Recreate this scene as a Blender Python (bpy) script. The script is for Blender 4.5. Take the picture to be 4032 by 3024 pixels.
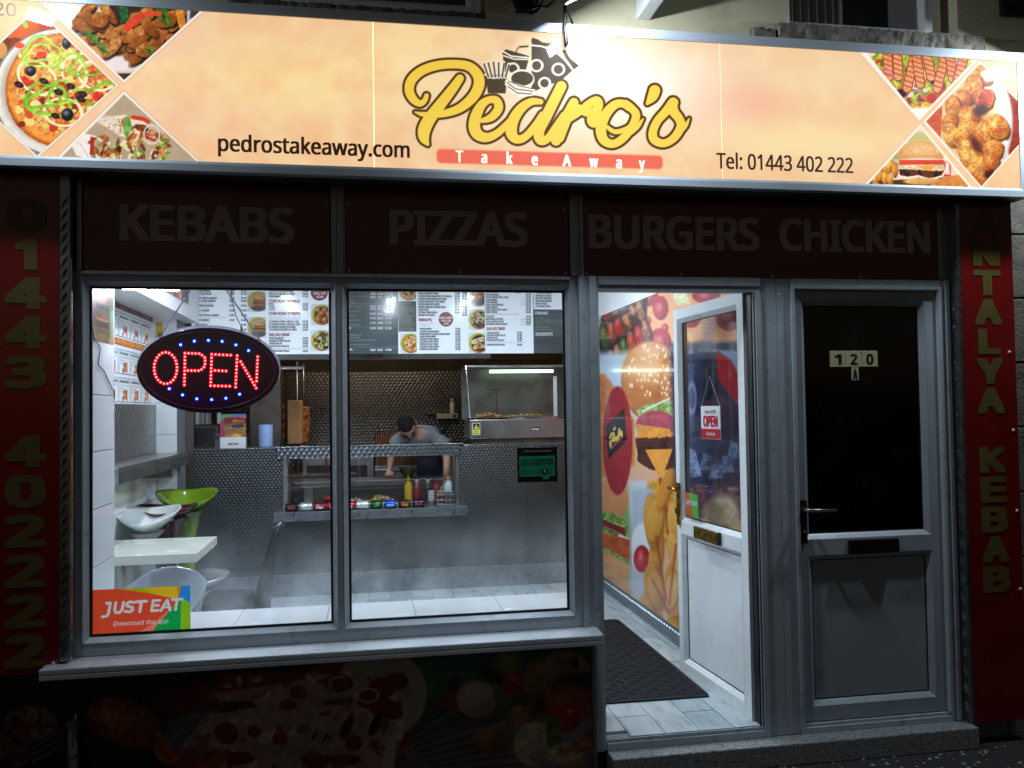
import bpy, bmesh, math, random
import numpy as np
from mathutils import Vector, Matrix, Euler

for o in list(bpy.data.objects):
    bpy.data.objects.remove(o)
sc = bpy.context.scene
col = sc.collection

# ---------------------------------------------------------------- camera
cd = bpy.data.cameras.new("camera")
cam = bpy.data.objects.new("camera", cd)
col.objects.link(cam)
cd.sensor_width = 36.0
cd.lens = 29.464
cd.clip_start = 0.02
cd.clip_end = 200
_r = Vector((0.98563, -0.16822, -0.01509))
_u = Vector((0.00985, -0.03192, 0.99944))
_f = Vector((0.16861, 0.98523, 0.02981))
cam.matrix_world = Matrix(((_r.x, _u.x, -_f.x, 0.0), (_r.y, _u.y, -_f.y, -3.6), (_r.z, _u.z, -_f.z, 1.62), (0, 0, 0, 1)))
sc.camera = cam

# ---------------------------------------------------------------- night sky, exposure
world = bpy.data.worlds.new("World")
sc.world = world
world.use_nodes = True
wn = world.node_tree
sky = wn.nodes.new("ShaderNodeTexSky")
sky.sky_type = 'NISHITA'
sky.sun_disc = False
sky.sun_elevation = math.radians(-2)
sky.sun_rotation = math.radians(200)
wn.links.new(sky.outputs[0], wn.nodes["Background"].inputs[0])
wn.nodes["Background"].inputs[1].default_value = 0.16
sc.view_settings.view_transform = 'Standard'
sc.view_settings.look = 'None'
sc.view_settings.exposure = 0.0
sc.view_settings.gamma = 1.0
sc.view_settings.use_curve_mapping = False
sc.cycles.use_denoising = True
sc.cycles.max_bounces = 8
sc.cycles.diffuse_bounces = 4
sc.cycles.glossy_bounces = 4
sc.cycles.transparent_max_bounces = 16
sc.cycles.sample_clamp_indirect = 4.0
sc.cycles.caustics_reflective = False
sc.cycles.caustics_refractive = False

# ---------------------------------------------------------------- helpers
W = {}          # world position of every root and part


def hexc(h):
    h = h.lstrip('#')
    return tuple(int(h[i:i + 2], 16) / 255 for i in (0, 2, 4))


def lin(c):
    if isinstance(c, str):
        c = hexc(c)
    return tuple(x / 12.92 if x <= 0.04045 else ((x + 0.055) / 1.055) ** 2.4 for x in c[:3])


def tag(o, label=None, cat=None, group=None, kind=None):
    if label: o['label'] = label
    if cat: o['category'] = cat
    if group: o['group'] = group
    if kind: o['kind'] = kind
    return o


def thing(name, label, cat, loc=(0, 0, 0), group=None, rz=0):
    o = bpy.data.objects.new(name, None)
    o.empty_display_size = 0.05
    col.objects.link(o)
    o.location = loc
    o.rotation_euler = (0, 0, rz)
    W[o.name] = Vector(loc)
    return tag(o, label, cat, group)


def link(name, me, mats, parent=None, bevel=0, smooth=False):
    me.name = name
    if not isinstance(mats, (list, tuple)):
        mats = [mats]
    if len(me.materials) == 0:
        for m in mats:
            me.materials.append(m)
    o = bpy.data.objects.new(name, me)
    col.objects.link(o)
    if parent is not None:
        o.parent = parent
        W[o.name] = W[parent.name].copy()
    else:
        W[o.name] = Vector((0, 0, 0))
    if bevel:
        b = o.modifiers.new("bevel", 'BEVEL')
        b.width = bevel
        b.segments = 2
        b.limit_method = 'ANGLE'
        b.angle_limit = math.radians(40)
    if smooth:
        me.polygons.foreach_set('use_smooth', [True] * len(me.polygons))
    return o


class MB:
    """collects shapes and links them as one mesh object; coordinates are world metres unless local"""

    def __init__(s):
        s.v = []
        s.f = []
        s.m = []
        s.mi = 0

    def add(s, vs, fs):
        n = len(s.v)
        s.v += [tuple(p) for p in vs]
        s.f += [tuple(i + n for i in f) for f in fs]
        s.m += [s.mi] * len(fs)
        return s

    def box(s, x0, x1, y0, y1, z0, z1):
        return s.add([(x0, y0, z0), (x1, y0, z0), (x1, y1, z0), (x0, y1, z0), (x0, y0, z1), (x1, y0, z1), (x1, y1, z1), (x0, y1, z1)],
                     [(0, 3, 2, 1), (4, 5, 6, 7), (0, 1, 5, 4), (1, 2, 6, 5), (2, 3, 7, 6), (3, 0, 4, 7)])

    def quad(s, a, b, c, d):
        return s.add([a, b, c, d], [(0, 1, 2, 3)])

    def prism(s, pts, d):
        """closed polygon pts extruded by vector d"""
        n = len(pts)
        d = Vector(d)
        P = [Vector(p) for p in pts]
        fs = [tuple(range(n)), tuple(range(2 * n - 1, n - 1, -1))]
        for i in range(n):
            j = (i + 1) % n
            fs.append((i, i + n, j + n, j))
        return s.add(P + [p + d for p in P], fs)

    def tube(s, pts, r, n=10, cap=True):
        pts = [Vector(p) for p in pts]
        rs = r if isinstance(r, (list, tuple)) else [r] * len(pts)
        vs = []
        fs = []
        up0 = None
        for i, p in enumerate(pts):
            t = (pts[min(i + 1, len(pts) - 1)] - pts[max(i - 1, 0)])
            if t.length < 1e-9: t = Vector((0, 0, 1))
            t.normalize()
            if up0 is None:
                up0 = Vector((0, 0, 1)) if abs(t.z) < .9 else Vector((1, 0, 0))
            a = t.cross(up0).normalized()
            b = a.cross(t).normalized()
            up0 = b
            for k in range(n):
                an = 2 * math.pi * k / n
                vs.append(p + (a * math.cos(an) + b * math.sin(an)) * rs[i])
        for i in range(len(pts) - 1):
            for k in range(n):
                fs.append((i * n + k, i * n + (k + 1) % n, (i + 1) * n + (k + 1) % n, (i + 1) * n + k))
        if cap:
            fs.append(tuple(range(n - 1, -1, -1)))
            fs.append(tuple((len(pts) - 1) * n + k for k in range(n)))
        return s.add(vs, fs)

    def lathe(s, c, prof, n=20, axis='z', cap=True):
        """prof: list of (radius, height) along the axis from c"""
        c = Vector(c)
        vs = []
        for r, h in prof:
            for k in range(n):
                a = 2 * math.pi * k / n
                if axis == 'z': p = (r * math.cos(a), r * math.sin(a), h)
                elif axis == 'y': p = (r * math.cos(a), h, r * math.sin(a))
                else: p = (h, r * math.cos(a), r * math.sin(a))
                vs.append(c + Vector(p))
        fs = []
        for i in range(len(prof) - 1):
            for k in range(n):
                fs.append((i * n + k, i * n + (k + 1) % n, (i + 1) * n + (k + 1) % n, (i + 1) * n + k))
        if cap:
            fs.append(tuple(range(n - 1, -1, -1)))
            fs.append(tuple((len(prof) - 1) * n + k for k in range(n)))
        return s.add(vs, fs)

    def rim(s, x0, x1, z0, z1, prof, bottom=True):
        """mitred profile running round a rectangle in the xz plane; prof = [(outset, y), ...] from the inside out"""
        vs = []
        for d, y in prof:
            vs += [(x0 - d, y, z0 - d), (x1 + d, y, z0 - d), (x1 + d, y, z1 + d), (x0 - d, y, z1 + d)]
        fs = []
        for i in range(len(prof) - 1):
            for k in range(4):
                if k == 0 and not bottom: continue
                a, b = i * 4 + k, i * 4 + (k + 1) % 4
                fs.append((a, b, b + 4, a + 4))
        return s.add(vs, fs)

    def build(s, name, mats, parent=None, bevel=0, smooth=False, local=False):
        me = bpy.data.meshes.new(name)
        off = Vector((0, 0, 0)) if (parent is None or local) else W[parent.name]
        me.from_pydata([(p[0] - off.x, p[1] - off.y, p[2] - off.z) for p in s.v], [], s.f)
        if any(s.m):
            me.polygons.foreach_set('material_index', s.m)
        me.update()
        bm = bmesh.new()
        bm.from_mesh(me)
        bmesh.ops.recalc_face_normals(bm, faces=bm.faces)
        bm.to_mesh(me)
        bm.free()
        return link(name, me, mats, parent, bevel, smooth)


def copy_tree(o, parent=None):
    c = o.copy()
    col.objects.link(c)
    c.parent = parent
    W[c.name] = W[o.name].copy()
    for ch in list(o.children):
        copy_tree(ch, c)
    return c


# ---------------------------------------------------------------- materials
def nt(name):
    m = bpy.data.materials.new(name)
    m.use_nodes = True
    n = m.node_tree
    b = n.nodes['Principled BSDF']
    return m, n, b


def N(n, t, **k):
    nd = n.nodes.new(t)
    for a, v in k.items():
        if hasattr(nd, a): setattr(nd, a, v)
        else: nd.inputs[a.replace('_', ' ')].default_value = v
    return nd


def surf(name, c, rough=.5, metal=0, var=.12, vs=6., bump=0, bs=60., coat=0, spec=.5, streak=None, dirt=None, emis=None, es=0, trans=0):
    """general painted / plain surface with slight mottling, roughness variation and fine relief"""
    m, n, b = nt(name)
    L = n.links.new
    c = lin(c) if isinstance(c, str) else c
    tc = N(n, 'ShaderNodeTexCoord')
    mp = N(n, 'ShaderNodeMapping')
    if streak: mp.inputs['Scale'].default_value = streak
    L(tc.outputs['Object'], mp.inputs['Vector'])
    no = N(n, 'ShaderNodeTexNoise')
    no.inputs['Scale'].default_value = vs
    no.inputs['Detail'].default_value = 5
    L(mp.outputs[0], no.inputs['Vector'])
    mr = N(n, 'ShaderNodeMapRange')
    mr.inputs[1].default_value = .3
    mr.inputs[2].default_value = .7
    mr.inputs[3].default_value = 1 - var
    mr.inputs[4].default_value = 1 + var
    L(no.outputs[0], mr.inputs[0])
    mx = N(n, 'ShaderNodeMix', data_type='RGBA', blend_type='MULTIPLY')
    mx.inputs[0].default_value = 1
    mx.inputs[6].default_value = (*c, 1)
    L(mr.outputs[0], mx.inputs[7])
    out = mx.outputs[2]
    if dirt:
        dc, lo, hi, sc_ = dirt
        n2 = N(n, 'ShaderNodeTexNoise')
        n2.inputs['Scale'].default_value = sc_
        n2.inputs['Detail'].default_value = 8
        n2.inputs['Roughness'].default_value = .7
        L(mp.outputs[0], n2.inputs['Vector'])
        r2 = N(n, 'ShaderNodeMapRange')
        r2.inputs[1].default_value = lo
        r2.inputs[2].default_value = hi
        L(n2.outputs[0], r2.inputs[0])
        m2 = N(n, 'ShaderNodeMix', data_type='RGBA')
        L(r2.outputs[0], m2.inputs[0])
        L(out, m2.inputs[6])
        m2.inputs[7].default_value = (*lin(dc), 1)
        out = m2.outputs[2]
    L(out, b.inputs['Base Color'])
    rr = N(n, 'ShaderNodeMapRange')
    rr.inputs[1].default_value = .3
    rr.inputs[2].default_value = .7
    rr.inputs[3].default_value = max(.02, rough * .8)
    rr.inputs[4].default_value = min(1, rough * 1.25)
    L(no.outputs[0], rr.inputs[0])
    L(rr.outputs[0], b.inputs['Roughness'])
    b.inputs['Metallic'].default_value = metal
    b.inputs['Specular IOR Level'].default_value = spec
    b.inputs['Coat Weight'].default_value = coat
    b.inputs['Coat Roughness'].default_value = .08
    if trans: b.inputs['Transmission Weight'].default_value = trans
    if emis:
        b.inputs['Emission Color'].default_value = (*lin(emis), 1)
        b.inputs['Emission Strength'].default_value = es
    if bump:
        n3 = N(n, 'ShaderNodeTexNoise')
        n3.inputs['Scale'].default_value = bs
        n3.inputs['Detail'].default_value = 4
        L(mp.outputs[0], n3.inputs['Vector'])
        bp = N(n, 'ShaderNodeBump')
        bp.inputs['Strength'].default_value = bump
        bp.inputs['Distance'].default_value = .01
        L(n3.outputs[0], bp.inputs['Height'])
        L(bp.outputs[0], b.inputs['Normal'])
    return m


def quilted(name, c, pitch=.026, rough=.28, ax='xz', strength=.5):
    """engine turned stainless steel: staggered round dimples in fine relief"""
    m, n, b = nt(name)
    L = n.links.new
    tc = N(n, 'ShaderNodeTexCoord')
    sx = N(n, 'ShaderNodeSeparateXYZ')
    L(tc.outputs['Object'], sx.inputs[0])
    cx = N(n, 'ShaderNodeCombineXYZ')
    L(sx.outputs[{'x': 0, 'y': 1}[ax[0]]], cx.inputs[0])
    L(sx.outputs[2], cx.inputs[1])
    def lattice(ox, oz):
        parts = []
        for comp, o_, p_ in ((0, ox, pitch), (1, oz, pitch * 1.5)):
            ad = N(n, 'ShaderNodeMath', operation='ADD')
            L(s2.outputs[comp], ad.inputs[0])
            ad.inputs[1].default_value = o_ * p_ + 50 * p_
            pg = N(n, 'ShaderNodeMath', operation='PINGPONG')
            L(ad.outputs[0], pg.inputs[0])
            pg.inputs[1].default_value = p_ / 2
            dv = N(n, 'ShaderNodeMath', operation='DIVIDE')
            L(pg.outputs[0], dv.inputs[0])
            dv.inputs[1].default_value = pitch
            sqr = N(n, 'ShaderNodeMath', operation='POWER')
            L(dv.outputs[0], sqr.inputs[0])
            sqr.inputs[1].default_value = 2
            parts.append(sqr)
        sm = N(n, 'ShaderNodeMath', operation='ADD')
        L(parts[0].outputs[0], sm.inputs[0])
        L(parts[1].outputs[0], sm.inputs[1])
        return sm
    s2 = N(n, 'ShaderNodeSeparateXYZ')
    L(cx.outputs[0], s2.inputs[0])
    mn = N(n, 'ShaderNodeMath', operation='MINIMUM')
    L(lattice(0, 0).outputs[0], mn.inputs[0])
    L(lattice(.5, .5).outputs[0], mn.inputs[1])
    sq = N(n, 'ShaderNodeMath', operation='POWER')
    sq.inputs[1].default_value = .8
    L(mn.outputs[0], sq.inputs[0])
    bp = N(n, 'ShaderNodeBump')
    bp.inputs['Strength'].default_value = strength
    bp.inputs['Distance'].default_value = .012
    L(sq.outputs[0], bp.inputs['Height'])
    no = N(n, 'ShaderNodeTexNoise')
    no.inputs['Scale'].default_value = 3.5
    no.inputs['Detail'].default_value = 6
    L(tc.outputs['Object'], no.inputs['Vector'])
    mr = N(n, 'ShaderNodeMapRange')
    mr.inputs[1].default_value = .3
    mr.inputs[2].default_value = .7
    mr.inputs[3].default_value = rough * .75
    mr.inputs[4].default_value = rough * 1.4
    L(no.outputs[0], mr.inputs[0])
    L(mr.outputs[0], b.inputs['Roughness'])
    L(bp.outputs[0], b.inputs['Normal'])
    b.inputs['Base Color'].default_value = (*lin(c), 1)
    b.inputs['Metallic'].default_value = .9
    return m


def printed(name, emis=0, base=1., rough=.35, coat=0, trans=0, spec=.5):
    m, n, b = nt(name)
    L = n.links.new
    at = N(n, 'ShaderNodeAttribute', attribute_name='print')
    mx = N(n, 'ShaderNodeMix', data_type='RGBA', blend_type='MULTIPLY')
    mx.inputs[0].default_value = 1
    mx.inputs[7].default_value = (base, base, base, 1)
    L(at.outputs['Color'], mx.inputs[6])
    L(mx.outputs[2], b.inputs['Base Color'])
    b.inputs['Roughness'].default_value = rough
    b.inputs['Coat Weight'].default_value = coat
    b.inputs['Specular IOR Level'].default_value = spec
    b.inputs['Coat Roughness'].default_value = .04
    if emis:
        L(at.outputs['Color'], b.inputs['Emission Color'])
        b.inputs['Emission Strength'].default_value = emis
    if trans:
        tl = N(n, 'ShaderNodeBsdfTranslucent')
        L(at.outputs['Color'], tl.inputs[0])
        ms = N(n, 'ShaderNodeMixShader')
        ms.inputs[0].default_value = trans
        L(b.outputs[0], ms.inputs[1])
        L(tl.outputs[0], ms.inputs[2])
        L(ms.outputs[0], n.nodes['Material Output'].inputs['Surface'])
    return m


def glass_pane(name, tint=(1, 1, 1), fog=None, dark=0):
    """thin pane: mirror by Fresnel over a clear pass; fog=(z0,z1,amount) adds breath and run marks low on the pane"""
    m, n, b = nt(name)
    L = n.links.new
    n.nodes.remove(b)
    out = n.nodes['Material Output']
    tr = N(n, 'ShaderNodeBsdfTransparent')
    tr.inputs[0].default_value = (*tint, 1)
    gl = N(n, 'ShaderNodeBsdfGlossy')
    gl.inputs['Roughness'].default_value = .01
    fr = N(n, 'ShaderNodeFresnel')
    fr.inputs[0].default_value = 1.45
    mix = N(n, 'ShaderNodeMixShader')
    ge0 = N(n, 'ShaderNodeNewGeometry')
    io = N(n, 'ShaderNodeMix', data_type='FLOAT')
    io.inputs[2].default_value = 1.45
    io.inputs[3].default_value = 1 / 1.45
    L(ge0.outputs['Backfacing'], io.inputs[0])
    L(io.outputs[0], fr.inputs[0])
    L(fr.outputs[0], mix.inputs[0])
    L(tr.outputs[0], mix.inputs[1])
    L(gl.outputs[0], mix.inputs[2])
    last = mix.outputs[0]
    if fog:
        z0, z1, amt = fog
        ge = N(n, 'ShaderNodeNewGeometry')
        sx = N(n, 'ShaderNodeSeparateXYZ')
        L(ge.outputs['Position'], sx.inputs[0])
        mr = N(n, 'ShaderNodeMapRange', interpolation_type='SMOOTHSTEP')
        mr.inputs[1].default_value = z1
        mr.inputs[2].default_value = z0
        L(sx.outputs[2], mr.inputs[0])
        ml = N(n, 'ShaderNodeMapRange', interpolation_type='SMOOTHSTEP')
        ml.inputs[1].default_value = -.95
        ml.inputs[2].default_value = -.72
        L(sx.outputs[0], ml.inputs[0])
        st = N(n, 'ShaderNodeTexNoise')
        st.inputs['Scale'].default_value = 1
        st.inputs['Detail'].default_value = 3
        mp = N(n, 'ShaderNodeMapping')
        mp.inputs['Scale'].default_value = (28, 1, 1.6)
        L(ge.outputs['Position'], mp.inputs[0])
        L(mp.outputs[0], st.inputs['Vector'])
        s2 = N(n, 'ShaderNodeMapRange')
        s2.inputs[1].default_value = .36
        s2.inputs[2].default_value = .46
        s2.inputs[3].default_value = .78
        s2.inputs[4].default_value = 1
        L(st.outputs[0], s2.inputs[0])
        fn = N(n, 'ShaderNodeTexNoise')
        fn.inputs['Scale'].default_value = 5
        fn.inputs['Detail'].default_value = 7
        L(ge.outputs['Position'], fn.inputs['Vector'])
        f2 = N(n, 'ShaderNodeMapRange')
        f2.inputs[1].default_value = .35
        f2.inputs[2].default_value = .65
        f2.inputs[3].default_value = .35
        f2.inputs[4].default_value = 1.2
        L(fn.outputs[0], f2.inputs[0])
        cur = None
        for q in (mr, ml, s2, f2):
            if cur is None: cur = q.outputs[0]; continue
            mu = N(n, 'ShaderNodeMath', operation='MULTIPLY')
            L(cur, mu.inputs[0]); L(q.outputs[0], mu.inputs[1])
            cur = mu.outputs[0]
        mu = N(n, 'ShaderNodeMath', operation='MULTIPLY')
        mu.inputs[1].default_value = amt
        L(cur, mu.inputs[0])
        tl = N(n, 'ShaderNodeBsdfTranslucent')
        tl.inputs[0].default_value = (.8, .85, .9, 1)
        m2 = N(n, 'ShaderNodeMixShader')
        L(mu.outputs[0], m2.inputs[0])
        L(last, m2.inputs[1])
        L(tl.outputs[0], m2.inputs[2])
        last = m2.outputs[0]
    # faint film of dust and smears
    fi = N(n, 'ShaderNodeTexNoise')
    fi.inputs['Scale'].default_value = 3.2
    fi.inputs['Detail'].default_value = 9
    fi.inputs['Distortion'].default_value = 1.2
    g2 = N(n, 'ShaderNodeNewGeometry')
    L(g2.outputs['Position'], fi.inputs['Vector'])
    fm = N(n, 'ShaderNodeMapRange')
    fm.inputs[1].default_value = .45
    fm.inputs[2].default_value = .75
    fm.inputs[3].default_value = .0
    fm.inputs[4].default_value = .018
    L(fi.outputs[0], fm.inputs[0])
    df_ = N(n, 'ShaderNodeBsdfDiffuse')
    df_.inputs[0].default_value = (.5, .52, .55, 1)
    m3 = N(n, 'ShaderNodeMixShader')
    L(fm.outputs[0], m3.inputs[0])
    L(last, m3.inputs[1])
    L(df_.outputs[0], m3.inputs[2])
    L(m3.outputs[0], out.inputs['Surface'])
    return m


M = {}
M['alu'] = surf('grey_powder_coated_frame', '#b3bfc8', .42, .15, var=.06, vs=9, dirt=('#6f7a80', .56, .8, 14))
M['alu_sign'] = surf('satin_sign_trim', '#bac6cf', .45, .1, var=.05, vs=3)
M['sill_metal'] = surf('pale_sill_metal', '#ccd4da', .3, .1, var=.05, vs=6, dirt=('#8c949a', .6, .85, 12))
M['gasket'] = surf('black_gasket_and_gap', '#0c0d10', .5, var=.1)
M['upvc'] = surf('white_upvc', '#e4e8ea', .28, var=.04, vs=4, dirt=('#b5b2a4', .6, .85, 5), coat=.2)
M['upvc_grey'] = surf('grey_upvc_door', '#a5b0b8', .34, .05, var=.06, vs=5, dirt=('#7d8688', .58, .82, 9))
M['panel_grey'] = surf('grey_door_panel', '#9aa3a8', .4, 0, var=.07, vs=3, dirt=('#70706a', .55, .8, 4))
M['chequer'] = surf('chequer_plate_aluminium', '#8f959a', .32, .9, var=.15, vs=20)
M['red'] = surf('red_sign_panel', '#780a0f', .3, 0, var=.1, vs=5, coat=.35, dirt=('#5a0a0c', .58, .85, 6))
M['fascia'] = surf('dark_red_fascia_panel', '#6a1812', .35, 0, var=.12, vs=5, coat=.3)
M['gold'] = surf('gold_vinyl', '#645a28', .5, 0, var=.08)
M['cream_vinyl'] = surf('faded_white_vinyl', '#b9b4a4', .5, 0, var=.08)
M['screw'] = surf('white_screw_cap', '#c9c9c9', .35, .1)
M['tile'] = surf('glazed_white_tile', '#e8eef2', .1, 0, var=.03, vs=5, coat=.5)
M['grout'] = surf('grey_grout', '#6d747a', .8, 0, var=.1, vs=40)
M['plank'] = surf('blue_grey_wood_effect_tile', '#a6b4bb', .32, 0, var=.14, vs=5, streak=(6, 1, 1), dirt=('#75838c', .5, .75, 7))
M['plank2'] = surf('pale_grey_wood_effect_tile', '#b8c3c7', .32, 0, var=.14, vs=5, streak=(6, 1, 1), dirt=('#7f8d94', .52, .78, 7))
M['white'] = surf('white_paint', '#e6e9ea', .5, 0, var=.04)
M['plaster'] = surf('cream_masonry_paint', '#cdc6a6', .8, 0, var=.1, vs=3, bump=.25, bs=90, dirt=('#8e8a72', .55, .8, 3.5))
M['stone'] = surf('weathered_stone', '#7a766b', .9, 0, var=.4, vs=22, bump=1.0, bs=45, dirt=('#24241f', .45, .7, 16))
M['granite'] = surf('speckled_granite', '#8a8f90', .7, 0, var=.5, vs=160, bump=.5, bs=120, dirt=('#3a3b3a', .5, .66, 60))
M['pave'] = surf('wet_dark_tarmac', '#2b2c2d', .75, 0, var=.45, vs=40, bump=1.0, bs=90, dirt=('#4a4b48', .6, .72, 18))
M['steel'] = surf('brushed_stainless', '#a9aaaa', .3, .95, var=.05, vs=4, dirt=('#85857f', .6, .85, 5))
M['steel_dark'] = surf('greasy_stainless', '#6c675e', .38, .9, var=.2, vs=4, dirt=('#2b2722', .5, .8, 5))
M['quilt'] = quilted('engine_turned_steel', '#565a5b', pitch=.029, rough=.34, strength=.85)
M['quilt_back'] = quilted('engine_turned_steel_back', '#5d5851', pitch=.04, rough=.33, strength=.85)
M['quilt_band'] = quilted('engine_turned_steel_band', '#7f868c', pitch=.042, rough=.2, strength=.9)
M['quilt_y'] = quilted('engine_turned_steel_side', '#8f8d8a', pitch=.055, rough=.3, ax='yz', strength=1.0)
M['chrome'] = surf('chrome', '#c9cdd0', .08, 1, var=.05)
M['brass'] = surf('polished_brass', '#b08a35', .25, .95, var=.12, vs=30)
M['black'] = surf('black_plastic', '#101114', .4, 0, var=.15)
M['blackgloss'] = surf('black_gloss_plastic', '#0b0810', .12, 0, var=.1, coat=.6)
M['rubber'] = surf('black_ribbed_matting', '#15171a', .85, 0, var=.3, vs=60, bump=.8, bs=200)
M['table'] = surf('cream_laminate', '#dcded2', .25, 0, var=.04, dirt=('#9a9a8c', .63, .7, 45), coat=.2)
M['glass'] = glass_pane('clear_shop_glass')
M['glass_fog'] = glass_pane('clear_shop_glass_misted', fog=(.74, 1.25, .14))
M['tape'] = surf('grey_cable', '#22262b', .6)
M['white_plastic'] = surf('white_plastic', '#dfe4ea', .35, var=.03)
M['lens'] = surf('lit_led_lens', '#ffffff', .3, emis='#eaf3ff', es=22)
M['tube'] = surf('lit_tube', '#ffffff', .3, emis='#ece8ff', es=14)
M['tube_warm'] = surf('lit_cabinet_tube', '#ffffff', .3, emis='#d9ffe2', es=4)
M['print'] = printed('printed_vinyl')
_m, _n, _b = nt('frosted_white_plastic')
_b.inputs['Base Color'].default_value = (.8, .8, .88, 1)
_b.inputs['Roughness'].default_value = .25
_t = N(_n, 'ShaderNodeBsdfTranslucent')
_t.inputs[0].default_value = (.85, .84, .95, 1)
_x = N(_n, 'ShaderNodeMixShader')
_x.inputs[0].default_value = .6
_n.links.new(_b.outputs[0], _x.inputs[1]); _n.links.new(_t.outputs[0], _x.inputs[2]); _n.links.new(_x.outputs[0], _n.nodes['Material Output'].inputs['Surface'])
M['frost'] = _m
M['print_lit'] = printed('backlit_printed_acrylic', emis=.97, base=.10, rough=.6, coat=.22, spec=.08)
M['print_trans'] = printed('translucent_sticker', rough=.4, trans=.75)
M['print_gloss'] = printed('glossy_printed_board', rough=.18, coat=.5)
M['print_riser'] = printed('glossy_printed_riser', base=.6, rough=.35, coat=.15)


# ---------------------------------------------------------------- printed pictures (colour per vertex on a fine flat grid)
def vnoise(x, y, seed):
    xi = np.floor(x).astype(np.int64)
    yi = np.floor(y).astype(np.int64)
    fx = x - xi
    fy = y - yi
    fx = fx * fx * (3 - 2 * fx)
    fy = fy * fy * (3 - 2 * fy)

    def h(a, b):
        k = (a * 374761393 + b * 668265263 + seed * 974634777) & 0x7fffffff
        k = ((k ^ (k >> 13)) * 1274126177) & 0x7fffffff
        return ((k ^ (k >> 16)) & 0xffff) / 65535.
    return (h(xi, yi) * (1 - fx) + h(xi + 1, yi) * fx) * (1 - fy) + (h(xi, yi + 1) * (1 - fx) + h(xi + 1, yi + 1) * fx) * fy


def fbm(x, y, seed, o=4):
    s = 0
    a = .5
    t = 0
    for i in range(o):
        s = s + a * vnoise(x * 2 ** i, y * 2 ** i, seed + i)
        t += a
        a *= .55
    return s / t


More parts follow.
